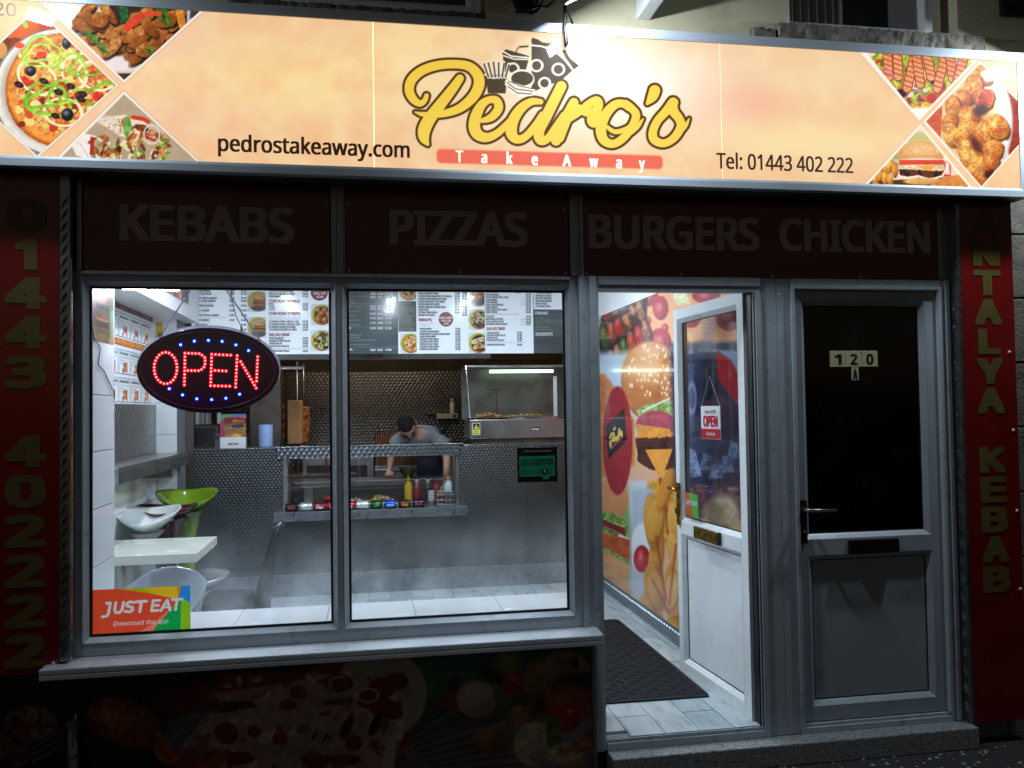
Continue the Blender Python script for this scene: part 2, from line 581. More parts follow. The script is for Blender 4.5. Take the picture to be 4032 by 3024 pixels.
class Art:
    """a flat picture. a, b are the two surface coordinates in metres; H turns them into drawing units"""

    def __init__(s, A, B, H, freq=1.):
        s.A = np.asarray(A)
        s.B = np.asarray(B)
        a, b = np.meshgrid(s.A, s.B)
        H = np.array(H).reshape(3, 3)
        w = H[2, 0] * a + H[2, 1] * b + H[2, 2]
        s.X = (H[0, 0] * a + H[0, 1] * b + H[0, 2]) / w
        s.Y = (H[1, 0] * a + H[1, 1] * b + H[1, 2]) / w
        s.U, s.V = s.X, s.Y
        s.C = np.zeros(a.shape + (3,)) + .5
        s.k = 1.
        s.fr = freq
        s._n()

    def _n(s):
        f = s.fr
        s.n1 = fbm(s.X * .012 * f, s.Y * .012 * f, 3) - .5
        s.n2 = fbm(s.X * .045 * f, s.Y * .045 * f, 17) - .5
        s.n3 = fbm(s.X * .16 * f, s.Y * .16 * f, 31, 3) - .5

    def view(s, ox, oy, k):
        """drawing units of the next shapes: k units per base unit, origin ox, oy"""
        s.U = (s.X - ox) * k
        s.V = (s.Y - oy) * k
        s.k = k
        return s

    def clip(s, m):
        s.cm = m
        return s
    cm = None

    def put(s, m, c, tex=0., lo=None, op=1.):
        c = np.array(hexc(c) if isinstance(c, str) else c)
        cc = c[None, None, :] * np.ones(s.C.shape)
        if tex:
            t = (s.n2 * 1.6 + s.n3 * 1.2) * 2 * tex
            if lo is not None:
                l = np.array(hexc(lo))
                k = np.clip(.5 + t * 1.6, 0, 1)[..., None]
                cc = l * (1 - k) + cc * k
            else:
                cc = cc * (1 + t[..., None])
        m = m * op
        if s.cm is not None: m = m * s.cm
        m = m[..., None]
        s.C = s.C * (1 - m) + np.clip(cc, 0, 1) * m
        return s

    def sd(s, d, soft):
        return np.clip(.5 - d / (soft * s.k), 0, 1)

    def ell(s, x, y, rx, ry, c, rot=0, tex=0., lo=None, soft=3., wob=0., op=1., shade=0.):
        r = math.radians(rot)
        dx = s.U - x
        dy = s.V - y
        u = dx * math.cos(r) + dy * math.sin(r)
        v = -dx * math.sin(r) + dy * math.cos(r)
        q = np.sqrt((u / rx) ** 2 + (v / ry) ** 2) + s.n2 * wob
        d = (q - 1) * min(rx, ry)
        m = s.sd(d, soft)
        s.put(m, c, tex, lo, op)
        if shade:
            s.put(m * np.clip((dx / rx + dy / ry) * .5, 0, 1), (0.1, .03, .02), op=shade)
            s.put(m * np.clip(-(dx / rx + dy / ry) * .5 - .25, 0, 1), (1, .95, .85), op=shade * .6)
        return m

    def ring(s, x, y, rx, ry, w, c, rot=0, soft=3., tex=0, wob=0., a0=None, a1=None):
        r = math.radians(rot)
        dx = s.U - x
        dy = s.V - y
        u = dx * math.cos(r) + dy * math.sin(r)
        v = -dx * math.sin(r) + dy * math.cos(r)
        d = np.abs((np.sqrt((u / rx) ** 2 + (v / ry) ** 2) + s.n2 * wob - 1) * min(rx, ry)) - w / 2
        m = s.sd(d, soft)
        s.put(m, c, tex)

    def poly(s, pts, c, tex=0., lo=None, soft=2.5, op=1., wob=0.):
        m = s.pm(pts, soft, wob)
        s.put(m, c, tex, lo, op)
        return m

    def pm(s, pts, soft=2.5, wob=0.):
        n = len(pts)
        ins = np.zeros(s.U.shape, bool)
        dist = np.full(s.U.shape, 1e9)
        U = s.U + (s.n2 * wob if wob else 0)
        V = s.V + (s.n3 * wob if wob else 0)
        for i in range(n):
            x0, y0 = pts[i]
            x1, y1 = pts[(i + 1) % n]
            if y0 != y1:
                c = ((y0 > V) != (y1 > V)) & (U < (x1 - x0) * (V - y0) / (y1 - y0) + x0)
                ins ^= c
            dx, dy = x1 - x0, y1 - y0
            t = np.clip(((U - x0) * dx + (V - y0) * dy) / max(dx * dx + dy * dy, 1e-9), 0, 1)
            dist = np.minimum(dist, np.hypot(U - x0 - t * dx, V - y0 - t * dy))
        return s.sd(np.where(ins, -dist, dist), soft)

    def lm(s, pts, w):
        """signed distance to a polyline with a width per point"""
        ws = w if isinstance(w, (list, tuple)) else [w] * len(pts)
        D = np.full(s.U.shape, 1e9)
        for i in range(len(pts) - 1):
            x0, y0 = pts[i]
            x1, y1 = pts[i + 1]
            dx, dy = x1 - x0, y1 - y0
            t = np.clip(((s.U - x0) * dx + (s.V - y0) * dy) / max(dx * dx + dy * dy, 1e-9), 0, 1)
            D = np.minimum(D, np.hypot(s.U - x0 - t * dx, s.V - y0 - t * dy) - (ws[i] * (1 - t) + ws[i + 1] * t) / 2)
        return D

    @staticmethod
    def smooth(pts, w, k=4):
        """Catmull-Rom resampling of a stroke and its widths"""
        w = list(w) if isinstance(w, (list, tuple)) else [w] * len(pts)
        P = [(*p, a) for p, a in zip(pts, w)]
        if len(P) < 3: return pts, w
        P = [P[0]] + P + [P[-1]]
        out = []
        for i in range(1, len(P) - 2):
            for j in range(k):
                t = j / k
                out.append(tuple(.5 * (2 * P[i][c] + (P[i + 1][c] - P[i - 1][c]) * t + (2 * P[i - 1][c] - 5 * P[i][c] + 4 * P[i + 1][c] - P[i + 2][c]) * t * t + (3 * P[i][c] - P[i - 1][c] - 3 * P[i + 1][c] + P[i + 2][c]) * t ** 3) for c in range(3)))
        out.append(P[-2])
        return [(a, b) for a, b, c in out], [c for a, b, c in out]

    def line(s, pts, w, c, tex=0., soft=3., op=1., lo=None):
        m = s.sd(s.lm(pts, w), soft)
        s.put(m, c, tex, lo, op)
        return m

    def text(s, t, x0, y0, cap, x1, c, shear=0.):
        """fine print drawn into the picture from font outlines; y runs down"""
        cu = bpy.data.curves.new('t', 'FONT')
        cu.body = t
        if FONT: cu.font = FONT
        cu.resolution_u = 2
        o = bpy.data.objects.new('t', cu)
        me = bpy.data.meshes.new_from_object(o)
        me.calc_loop_triangles()
        P = [(v.co.x, v.co.y) for v in me.vertices]
        T = [tuple(q.vertices) for q in me.loop_triangles]
        w = max(p[0] for p in P) - min(p[0] for p in P)
        m0 = min(p[0] for p in P)
        k = cap / CAPH
        P = [(x0 + (p[0] - m0) * (x1 - x0) / w + p[1] * k * shear, y0 - p[1] * k) for p in P]
        m = np.zeros(s.U.shape, bool)
        for a, b, d in T:
            (ax, ay), (bx, by), (cx, cy) = P[a], P[b], P[d]
            e1 = (bx - ax) * (s.V - ay) - (by - ay) * (s.U - ax)
            e2 = (cx - bx) * (s.V - by) - (cy - by) * (s.U - bx)
            e3 = (ax - cx) * (s.V - cy) - (ay - cy) * (s.U - cx)
            m |= ((e1 >= 0) & (e2 >= 0) & (e3 >= 0)) | ((e1 <= 0) & (e2 <= 0) & (e3 <= 0))
        s.put(m.astype(float), c)
        bpy.data.objects.remove(o); bpy.data.curves.remove(cu); bpy.data.meshes.remove(me)

    def scatter(s, mask_fn, n, seed, fn):
        rnd = random.Random(seed)
        k = 0
        while k < n:
            p = mask_fn(rnd)
            fn(rnd, *p)
            k += 1

    def mesh(s, name, frame, mat, parent=None):
        """frame(a, b) -> world point; the grid becomes one mesh with its colours"""
        na, nb = len(s.A), len(s.B)
        a, b = np.meshgrid(s.A, s.B)
        co = frame(a.ravel(), b.ravel())
        if parent is not None:
            co = co - np.array(W[parent.name])[None, :]
        me = bpy.data.meshes.new(name)
        me.vertices.add(na * nb)
        me.vertices.foreach_set('co', co.astype(np.float32).ravel())
        i = (np.arange(nb - 1)[:, None] * na + np.arange(na - 1)[None, :]).ravel()
        q = np.stack([i, i + 1, i + 1 + na, i + na], 1).ravel()
        nq = len(i)
        me.loops.add(nq * 4)
        me.loops.foreach_set('vertex_index', q.astype(np.int32))
        me.polygons.add(nq)
        me.polygons.foreach_set('loop_start', np.arange(0, nq * 4, 4, dtype=np.int32))
        me.update(calc_edges=True)
        at = me.color_attributes.new('print', 'FLOAT_COLOR', 'POINT')
        C = np.clip(s.C, 0, 1)
        C = np.where(C <= .04045, C / 12.92, ((C + .055) / 1.055) ** 2.4)
        rgba = np.ones((na * nb, 4), np.float32)
        rgba[:, :3] = C.reshape(-1, 3)
        at.data.foreach_set('color', rgba.ravel())
        return link(name, me, mat, parent)


def fy(y):
    return lambda a, b: np.stack([a, np.full_like(a, y), b], 1)


def fx(x):
    return lambda a, b: np.stack([np.full_like(a, x), a, b], 1)


# ---------------------------------------------------------------- lettering
FONT, CAPH = None, .69
try:
    import os
    _fd = os.path.join(bpy.utils.system_resource('DATAFILES'), 'fonts')
    _fn = sorted(x for x in os.listdir(_fd) if x.startswith('NotoSansHebrew'))
    if _fn:
        FONT = bpy.data.fonts.load(os.path.join(_fd, _fn[0]))
    _c = bpy.data.curves.new('t', 'FONT')
    _c.body = 'H'
    if FONT: _c.font = FONT
    _o = bpy.data.objects.new('t', _c)
    _m = bpy.data.meshes.new_from_object(_o)
    _ys = [v.co.y for v in _m.vertices]
    CAPH = max(_ys) - min(_ys)
    bpy.data.objects.remove(_o); bpy.data.curves.remove(_c); bpy.data.meshes.remove(_m)
except Exception:
    pass


class Letters:
    """flat lettering collected into one mesh; frame = origin, right, up, out (unit vectors)"""

    def __init__(s, o, r, u, n):
        s.o, s.r, s.u, s.n = Vector(o), Vector(r), Vector(u), Vector(n)
        s.v = []
        s.f = []
        s.d = 0
        s.marks = []

    def text(s, t, a0, b0, cap, a1=None, bold=0, res=3, align='l', shear=0., rot=0., font=True, wide=1.):
        c = bpy.data.curves.new('t', 'FONT')
        c.body = t
        if FONT and font: c.font = FONT
        c.size = 1
        c.resolution_u = res
        c.fill_mode = 'BOTH'
        o = bpy.data.objects.new('t', c)
        me = bpy.data.meshes.new_from_object(o)
        n = len(me.vertices)
        co = np.zeros(n * 3)
        me.vertices.foreach_get('co', co)
        co = co.reshape(-1, 3)
        fs = [tuple(p.vertices) for p in me.polygons]
        bpy.data.objects.remove(o)
        bpy.data.curves.remove(c)
        bpy.data.meshes.remove(me)
        if n == 0: return s
        H = CAPH
        x = co[:, 0]
        k = cap / H
        w = x.max() - x.min()
        x = x - x.min()
        kx = k * wide
        if a1 is not None:
            if align == 'l': kx = (a1 - a0 - bold) / w
        y = co[:, 1] * k
        x = x * kx + bold / 2
        if align == 'r': x = x - w * kx + 0
        if align == 'c': x = x - w * kx / 2
        x = x + y * shear
        if rot:
            cr, sr = math.cos(rot), math.sin(rot)
            x, y = x * cr - y * sr, x * sr + y * cr
        s.marks.append((len(s.v), len(s.f)))
        offs = [(0, 0)]
        if bold:
            h = bold / 2
            nx = 7 if bold > .01 else (3 if bold > .004 else 2)
            nz = 3 if bold > .01 else 2
            offs = [(-h + 2 * h * i / (nx - 1), -h * .5 + h * j / (nz - 1)) for i in range(nx) for j in range(nz)]
        for ox, oy in offs:
            s.d += 1
            dn = .0009 + (s.d % 23) * .00007
            b = len(s.v)
            for i in range(n):
                s.v.append(s.o + s.r * (a0 + x[i] + ox) + s.u * (b0 + y[i] + oy) + s.n * dn)
            s.f += [tuple(j + b for j in f) for f in fs]
        return s

    def each(s, name, mat, parent):
        """one object per text item"""
        mk = s.marks + [(len(s.v), len(s.f))]
        off = W[parent.name]
        for (a, c), (b, d) in zip(mk, mk[1:]):
            me = bpy.data.meshes.new(name)
            me.from_pydata([tuple(p - off) for p in s.v[a:b]], [], [tuple(i - a for i in f) for f in s.f[c:d]])
            me.update()
            link(name, me, mat, parent)

    def build(s, name, mat, parent=None, local=False):
        off = W[parent.name] if (parent is not None and not local) else Vector((0, 0, 0))
        me = bpy.data.meshes.new(name)
        me.from_pydata([tuple(p - off) for p in s.v], [], s.f)
        me.update()
        return link(name, me, mat, parent)


VX, VY, VZ = Vector((1, 0, 0)), Vector((0, 1, 0)), Vector((0, 0, 1))
# ================================================================ SETTING: ground, walls, room shell
rng = random.Random(7)

MB().box(-12, 14, -14, .0, -.2, .02).build('pavement', M['pave']); tag(bpy.data.objects['pavement'], 'dark wet tarmac pavement with specks of litter in front of the shop', kind='structure')

# small grit and litter lying on the pavement
g = MB()
for i in range(340):
    x = rng.uniform(.9, 4.2); y = -.1 - abs(rng.gauss(0, .35)); s = rng.uniform(.004, .013); a = rng.uniform(0, 3.1)
    c_, s_ = math.cos(a) * s, math.sin(a) * s
    g.add([(x - c_, y - s_, .021), (x + s_, y - c_, .0225), (x + c_, y + s_, .021), (x - s_, y + c_ * .6, .0215), (x, y, .021 + s * .6)], [(0, 1, 4), (1, 2, 4), (2, 3, 4), (3, 0, 4)])
tag(g.build('litter', surf('pale_grit', '#8b8b84', .8, var=.5, vs=90)), kind='stuff')

st = thing('doorstep', 'speckled granite doorstep running under both shop doors', 'doorstep', (1.9, 0, .02))
tag(MB().box(1.012, 2.765, -.1, .0, .02, .118).build('stone_slab', M['granite'], st, bevel=.006))

# upper masonry wall with two window openings
uw = MB()
y0, y1 = .02, .22
uw.box(-3.2, -.52, y0, y1, 2.6, 4.8)
uw.box(-.52, .53, y0, y1, 2.6, 3.345)
uw.box(.53, 1.965, y0, y1, 2.6, 4.8)
uw.box(1.965, 2.86, y0, y1, 2.6, 3.405)
uw.box(2.86, 3.75, y0, y1, 2.6, 4.8)
uw.box(-.52, .53, y0, y1, 4.5, 4.8)
uw.box(1.965, 2.86, y0, y1, 4.5, 4.8)
tag(uw.build('wall_upper', M['plaster']), 'cream painted masonry wall above the illuminated shop sign', kind='structure')

# grey block wall at the right hand side
bw = MB().box(2.77, 3.75, .03, .3, -.1, 2.6).box(3.06, 6.5, .03, .3, 2.6, 4.8).box(3.75, 6.5, .03, .3, -.1, 2.6).build('wall_right', M['grout'])
tag(bw, 'grey block wall beside the right red sign panel', kind='structure')
mblk = surf('grey_wall_block', '#77736a', .85, var=.2, vs=12, bump=.5, bs=70, dirt=('#3d3b35', .5, .75, 8))
zb = [-.08 + .315 * i for i in range(9)]
for i, z in enumerate(zb):
    xs = 3.02 - (.22 if i % 2 else 0)
    for k in range(5):
        a = xs + k * .45
        MB().box(a + .004, a + .446, .012 + rng.uniform(0, .004), .06, z + .004, z + .311).build('block', mblk, bw, bevel=.004)
# left hand side masonry behind the sign panel
tag(MB().box(-4.5, -1.17, .03, .3, -.1, 2.6).build('wall_left', surf('dark_render', '#3a3936', .85, var=.2, bump=.3)), kind='structure')
# soffit board behind the fascia so that no daylight gap is left
tag(MB().box(-1.17, 2.77, .03, .2, 2.205, 2.6).build('lintel', M['black']), kind='structure')
# riser wall under the window and reveal
tag(MB().box(-1.17, 1.0, .0, .3, -.1, .64).build('wall_under_window', surf('dark_render2', '#2c2b29', .85)), kind='structure')

# ---- interior shell
FZ = .17
fl = MB().box(-1.75, 2.9, .071, 5.2, .05, FZ - .012).build('floor', M['grout'])
tag(fl, kind='structure')
# wood effect floor tiles, staggered
MB().box(1.012, 1.78, .0, .071, .05, FZ - .012).build('threshold_bed', M['grout'], fl)
xs0 = 1.125 - .162 * 18
proto = {}
for i in range(26):
    x0 = xs0 + .162 * i - .162
    if x0 > 1.83 or x0 + .16 < -1.55: continue
    off = .23 if i % 2 else -.02
    y = off - .505
    while y < 3.3:
        a, b_ = max(y + .0025, .073), min(y + .5025, 3.3)
        xa, xb = max(x0 + .002, -1.55), min(x0 + .16, 1.829)
        if xa >= 1.01 and xb <= 1.83 and a <= .08: a = .004
        y += .505
        if b_ - a < .02 or xb - xa < .02: continue
        MB().box(xa, xb, a, b_, FZ - .012, FZ + rng.uniform(-.0006, .0006)).build('tile', M['plank'] if rng.random() < .6 else M['plank2'], fl)

tag(MB().box(-1.9, 2.9, .0, 5.2, 2.78, 2.86).build('ceiling', surf('white_ceiling', '#dfe2e4', .7)), kind='structure')
rw = MB().box(1.83, 1.93, .08, 3.3, .15, 2.8).box(2.9, 3.0, .2, 5.2, .0, 2.8).box(1.93, 3.0, 3.2, 3.3, .1, 2.8).build('wall_right_inside', M['white'])
tag(rw, kind='structure')
lw = MB().box(-1.75, -1.56, .35, 3.3, .1, 2.8).build('wall_left_inside', M['grout'])
tag(lw, kind='structure')
# glazed tiles on the left wall (rows share the same joints as the pier)
zj = [.170 + .2345 * i + .128 - .2345 for i in range(13)]
for i in range(12):
    z0, z1 = max(zj[i] + .0015, .17), zj[i + 1] - .0015
    if z1 > 1.36: break
    for k in range(8):
        a = .36 + .36 * k
        MB().box(-1.56, -1.55 + rng.uniform(-.0005, .0005), a + .0015, min(a + .3585, 2.949), z0, z1).build('tile', M['tile'], lw, bevel=.001)
MB().box(-1.56, -1.5505, .36, 2.95, 1.364, 2.8).build('plaster_face', M['white'], lw)
# short tiled wall facing the window at the back left
fw = MB().box(-1.56, -1.405, 2.96, 3.25, .1, 2.8).build('wall_end_inside', M['grout'])
tag(fw, kind='structure')
for i in range(12):
    z0, z1 = max(zj[i] + .0015, .17), min(zj[i + 1] - .0015, 2.78)
    MB().box(-1.549, -1.406, 2.95, 2.96, z0, z1).build('tile', M['tile'], fw, bevel=.001)
# tiled pier beside the window
pw = MB().box(-1.75, -1.118, .07, .338, .1, 2.8).build('wall_pier', M['grout'])
tag(pw, kind='structure')
for i in range(12):
    z0, z1 = max(zj[i] + .0015, .734), min(zj[i + 1] - .0015, 1.928)
    if z1 - z0 < .02: continue
    MB().box(-1.118, -1.109, .03, .0435, z0, z1).build('tile', M['tile'], pw)
    MB().box(-1.118, -1.109, .0455, .3375, z0, z1).build('tile', M['tile'], pw, bevel=.0012)
MB().box(-1.75, -1.109, .338, .35, .1, 2.8).build('return_face', M['tile'], pw)
# inside window board of glazed tiles
sb = MB().box(-1.109, 1.0, .062, .36, .17, .7245).build('wall_window_board', M['grout'])
tag(sb, kind='structure')
for a, b_ in ((-1.108, -.953), (-.95, -.566), (-.563, -.188), (-.185, .19), (.193, .573), (.576, .95)):
    MB().box(a, b_, .03, .0985, .7245, .734).build('tile', M['tile'], sb, bevel=.001)
    MB().box(a, b_, .101, .365, .7245, .734).build('tile', M['tile'], sb, bevel=.001)
# room back and kitchen shell
kb = MB().box(-1.6, 2.9, 4.95, 5.05, .1, 2.8).build('wall_kitchen_back', M['quilt_back'])
tag(kb, 'engine turned steel clad wall at the back of the kitchen', kind='structure')
tag(MB().box(-1.62, -1.52, 3.25, 5.05, .1, 2.8).build('wall_kitchen_left', M['quilt_back']), kind='structure')
for x in (-.06, .98):
    MB().box(x, x + .012, 4.944, 4.95, .9, 2.2).build('joint_strip', M['steel_dark'], kb)
# bulkhead along the left wall
bh = MB().box(-1.55, -1.3, .35, 3.24, 2.325, 2.78).build('bulkhead_beam', M['white'])
tag(bh, 'white boxed bulkhead running back along the left wall', kind='structure')

# ================================================================ SHOPFRONT
# ---- illuminated sign
SX0, SX1, SZ0, SZ1, SY = -2.6, 3.03, 2.618, 3.222, -.15
sg = thing('illuminated_sign', "long backlit fascia sign reading Pedro's TakeAway with food pictures at both ends", 'shop sign', (.3, 0, 2.577))
MB().box(SX0 - .0, SX1 + .02, -.12, .019, 2.58, 3.262).build('light_box', surf('dark_sign_tray', '#3a3634', .6), sg)
MB().rim(SX0, SX1, SZ0, SZ1, [(0, -.146), (0, -.154), (.012, -.158), (.041, -.158), (.041, -.119)]).build('frame', M['alu_sign'], sg, bevel=.0015)
MB().box(SX0 - .041, SX1 + .041, -.1185, .019, 2.5775, 2.5795).build('underside', surf('dark_underside', '#57504c', .6), sg)
MB().box(SX1 + .0205, SX1 + .041, -.1185, .019, 2.581, 3.26).build('end_cap', M['alu_sign'], sg)
for x in (-1.484, .032, 1.546):
    w = .0022 if x < 1 else .0012
    MB().box(x - w, x + w, -.1475, -.146, SZ0, SZ1).build('seam', surf('light_leak', '#fff4cf', .5, emis='#fff0b8', es=1.6), sg)

# ---- fascia panels with bolts
def bolt_row(par, pts, y, r=.0075, mat=None):
    for x, z in pts:
        MB().lathe((x, y, z), [(r, 0), (r, -.002), (r * .7, -.0045), (0.001, -.0055)], n=12, axis='y').build('bolt', mat or M['screw'], par, smooth=True)


fas = []
for nm, x0, x1, words in (('KEBABS', -1.13, -.157, [('KEBABS', -.999, -.295, .333, .149)]),
                          ('PIZZAS', -.092, .879, [('PIZZAS', .088, .703, .336, .15)]),
                          ('BURGERS CHICKEN', .946, 2.752, [('BURGERS', .964, 1.793, .336, .152), ('CHICKEN', 1.879, 2.669, .34, .15)])):
    t = thing('fascia_panel', 'dark red fascia panel with faded lettering %s' % nm, 'sign panel', ((x0 + x1) / 2, .01, 2.2), 'red fascia panels under the lit sign')
    MB().box(x0, x1, .004, .012, 2.205, 2.5768).build('board', M['fascia'], t)
    Lt = Letters((0, .004, 2), VX, VZ, -VY)
    for s_, a, b_, z, h in words:
        Lt.text(s_, a + .008, z, h - .008, b_ - .008, bold=.017, res=5)
    Lt.each('lettering', M['cream_vinyl'], t)
    n = 3 if x1 - x0 < 1.2 else 5
    xs = [x0 + .014 + (x1 - x0 - .028) * k / (n - 1) for k in range(n)]
    bolt_row(t, [(x, 2.217) for x in xs] + [(xs[0], 2.503), (xs[-1], 2.503)], .004)

# ---- shop window
win = thing('shop_window', 'grey framed two pane shop window looking into the takeaway', 'shop window', (-.13, 0, .662))
panes = ((-1.109, -.156), (-.087, .86))
GZ0, GZ1 = .734, 2.141
f = MB()
f.box(-1.168, -1.1295, .0, .06, .662, 2.205)
f.box(-.1355, -.1075, .0, .06, .7135, 2.1615)
f.box(.8805, .9025, -.002, .06, .662, 2.205)
f.box(-1.1295, .8805, .0, .06, 2.1615, 2.2048)
f.box(-1.1295, .8805, .0, .06, .662, .7135)
f.build('frame', M['alu'], win, bevel=.0015)
MB().box(-1.13, .88, -.012, -.0005, 2.187, 2.2).box(-1.15, -1.131, -.01, -.0005, 2.2055, 2.5768).box(-.15, -.128, -.006, .02, 2.2055, 2.5768).box(-.127, -.1, .0, .02, 2.2055, 2.5768).box(-.0985, -.0935, -.008, .02, 2.2055, 2.5768).build('transom', M['alu'], win, bevel=.001)
for a, b_ in panes:
    MB().rim(a, b_, GZ0, GZ1, [(0, .03), (.0, .021), (.004, .016), (.0205, -.003), (.0205, .0)]).build('bead', M['alu'], win)
    MB().rim(a + .008, b_ - .008, GZ0 + .008, GZ1 - .008, [(0, .03), (0, .022), (.0085, .0185)]).build('gasket', M['gasket'], win)
    MB().box(a, b_, .031, .037, GZ0, GZ1).build('pane', M['glass_fog'], win)
# sill
sl = thing('window_sill', 'grey metal sill running under the shop window', 'sill', (-.13, -.06, .62))
MB().box(-1.165, .972, -.045, .0, .64, .6612).box(-1.246, .972, -.13, -.045, .633, .655).box(-1.246, .972, -.13, -.118, .612, .633).build('ledge', M['sill_metal'], sl, bevel=.004)
MB().prism([(-1.165, -.0448, .656), (-1.165, -.129, .6555), (-1.165, -.0448, .661)], (2.137, 0, 0)).build('top_slope', M['sill_metal'], sl)

# ---- ribbed mullions between window and door, door frame, boarded pier
mu = thing('ribbed_mullion', 'ribbed grey mullion between the shop window and the open door', 'mullion', (.95, 0, .12))
m_ = MB()
for a, b_, y, z0 in ((.903, .919, .006, .662), (.9195, .9455, -.012, .662), (.946, .9655, -.005, .662), (.966, .998, -.016, .12), (.9985, 1.0115, -.004, .12)):
    m_.box(a, b_, y, .06, z0, 2.205)
m_.box(.885, .9105, -.01, .02, 2.2055, 2.5768).box(.911, .93, .0, .02, 2.2055, 2.5768).box(.9305, .9445, -.012, .02, 2.2055, 2.5768)
m_.build('profile', M['alu'], mu, bevel=.0012)

df = thing('door_frame', 'grey frame around the open shop door', 'door frame', (1.4, 0, .12))
d_ = MB()
d_.box(1.012, 1.7795, -.01, .03, 2.166, 2.205).box(1.012, 1.74, .03, .06, 2.1415, 2.1655).box(1.012, 1.7795, -.004, .03, 2.141, 2.1655)
d_.box(1.752, 1.7795, -.012, .05, .12, 2.1405)
d_.box(1.742, 1.7515, -.004, .05, .166, 2.1405)
d_.build('jamb', M['alu'], df, bevel=.0012)
MB().box(1.7345, 1.7415, .002, .05, .166, 2.1405).box(1.7475, 1.7518, -.0055, -.0045, .166, 2.1405).build('gap_strip', M['gasket'], df)  # black strips put in for the shaded gaps between door and frame
t_ = MB().box(1.012, 1.7515, -.012, .0035, .1185, .150).box(1.012, 1.7515, .0045, .07, .1185, .157)
for y in (-.004, .014, .03):
    t_.box(1.012, 1.7515, y, y + .006, .1575 if y > 0 else .1505, .166)
t_.build('threshold', M['alu'], df, bevel=.0015)

bp_ = thing('boarded_pier', 'grey grooved boards between the open door and the closed door', 'panelling', (1.85, 0, .12))
for a, b_ in ((1.78, 1.811), (1.8125, 1.86), (1.8615, 1.9285)):
    MB().box(a, b_, .0, .06, .1185, 2.205).build('board', M['alu'], bp_, bevel=.0012)
MB().lathe((1.877, .0, 2.13), [(.006, 0), (.005, -.003), (.001, -.004)], n=10, axis='y').build('bolt', M['screw'], bp_)


# ---- doors (leaf built from its hinge side: local x runs from -w to 0, outside face at y = 0)
def door_leaf(root, w, h, gl, pn, mat, matp, glass, st=.022):
    """gl, pn: (x0, x1, z0, z1) of the glass and of the lower panel"""
    b = MB()
    (a0, a1, a2, a3), (c0, c1, c2, c3) = gl, pn
    g0, g1 = a0 - st, a1 + st
    p0, p1 = c0 - st, c1 + st
    L_ = min(g0, p0); R_ = max(g1, p1)
    b.box(-w, L_, 0, .062, 0, h).box(R_, 0, 0, .062, 0, h)
    b.box(L_, R_, 0, .062, a3 + st, h).box(L_, R_, 0, .062, c3 + st, a2 - st).box(L_, R_, 0, .062, 0, c2 - st)
    for q, z0, z1 in ((gl, a2 - st, a3 + st), (pn, c2 - st, c3 + st)):
        if q[0] - st > L_ + 1e-4: b.box(L_, q[0] - st, 0, .062, z0, z1)
        if q[1] + st < R_ - 1e-4: b.box(q[1] + st, R_, 0, .062, z0, z1)
    b.build('leaf', mat, root, local=True, bevel=.0015)
    for q in (gl, pn):
        MB().rim(*q, [(0, .026), (0, .02), (.006, .014), (st, .0), (st, .002)]).build('bead', mat, root, local=True)
        MB().rim(q[0] + .005, q[1] - .005, q[2] + .005, q[3] - .005, [(0, .026), (0, .022), (.0052, .021)]).build('gasket', M['gasket'], root, local=True)
    MB().box(a0, a1, .027, .033, a2, a3).build('pane', glass, root, local=True)
    MB().box(c0, c1, .024, .04, c2, c3).build('lower_panel', matp, root, local=True)


# open shop door
d1 = thing('open_door', 'white half glazed shop door standing open inwards with brass handle', 'door', (1.722, .058, .172), rz=math.radians(-86.2))
door_leaf(d1, .772, 1.982, (-.702, -.082, .845, 1.905), (-.70, -.09, .083, .735), M['upvc'], M['upvc'], M['glass'])
hd = MB().box(-.757, -.722, -.01, -.0005, .80, 1.03).build('handle_plate', M['brass'], d1, bevel=.002, local=True)
MB().tube([(-.74, -.01, 1.005), (-.74, -.05, 1.005), (-.745, -.058, 1.005), (-.64, -.06, 1.0)], .0085, n=10).build('lever', M['brass'], hd, smooth=True, local=True)
MB().box(-.748, -.731, -.024, -.0105, .86, .895).build('cylinder', M['brass'], hd, bevel=.002, local=True)
lp = MB().box(-.525, -.27, -.022, -.001, .762, .822).build('letter_plate', M['brass'], d1, bevel=.002, local=True)
MB().box(-.512, -.283, -.027, -.0225, .772, .812).build('flap', M['brass'], lp, bevel=.002, local=True)
MB().box(-.27 + .0005, -.262, -.021, -.001, .762, .822).build('plate_edge', M['black'], lp, local=True)
ke = MB()
for z in (.12, .9, 1.75):
    ke.box(.002, .012, .02, .045, z, z + .08)
ke.build('hinge', M['upvc'], d1, local=True)


# closed side door
d2 = thing('closed_door', 'grey side door with dark glass carrying the number 120 A', 'door', (2.682, .008, .165))
door_leaf(d2, .732, 1.985, (-.673, -.081, .853, 1.918), (-.664, -.076, .09, .734), M['upvc_grey'], M['panel_grey'], surf('dark_door_glass', '#06080a', .07, var=.4, vs=3, spec=.4, dirt=('#1c2022', .55, .8, 6)))
hp = MB().box(-.7295, -.694, -.013, -.0005, .815, 1.015).build('handle_plate', M['black'], d2, bevel=.005, local=True)
MB().tube([(-.712, -.013, .972), (-.712, -.05, .972), (-.70, -.058, .972), (-.575, -.058, .968)], [.011, .009, .0085, .007], n=10).build('lever', M['steel'], hp, smooth=True, local=True)
MB().lathe((-.712, -.0135, .87), [(.008, 0), (.008, -.008), (.003, -.009)], n=12, axis='y').build('cylinder', M['steel'], hp, local=True)
MB().box(-.49, -.237, -.02, -.001, .757, .822).build('letter_plate', surf('dark_bronze', '#2c211a', .35, .6), d2, bevel=.003, local=True)
mplq = surf('cream_number_tile', '#b9b088', .5, var=.12, vs=60)
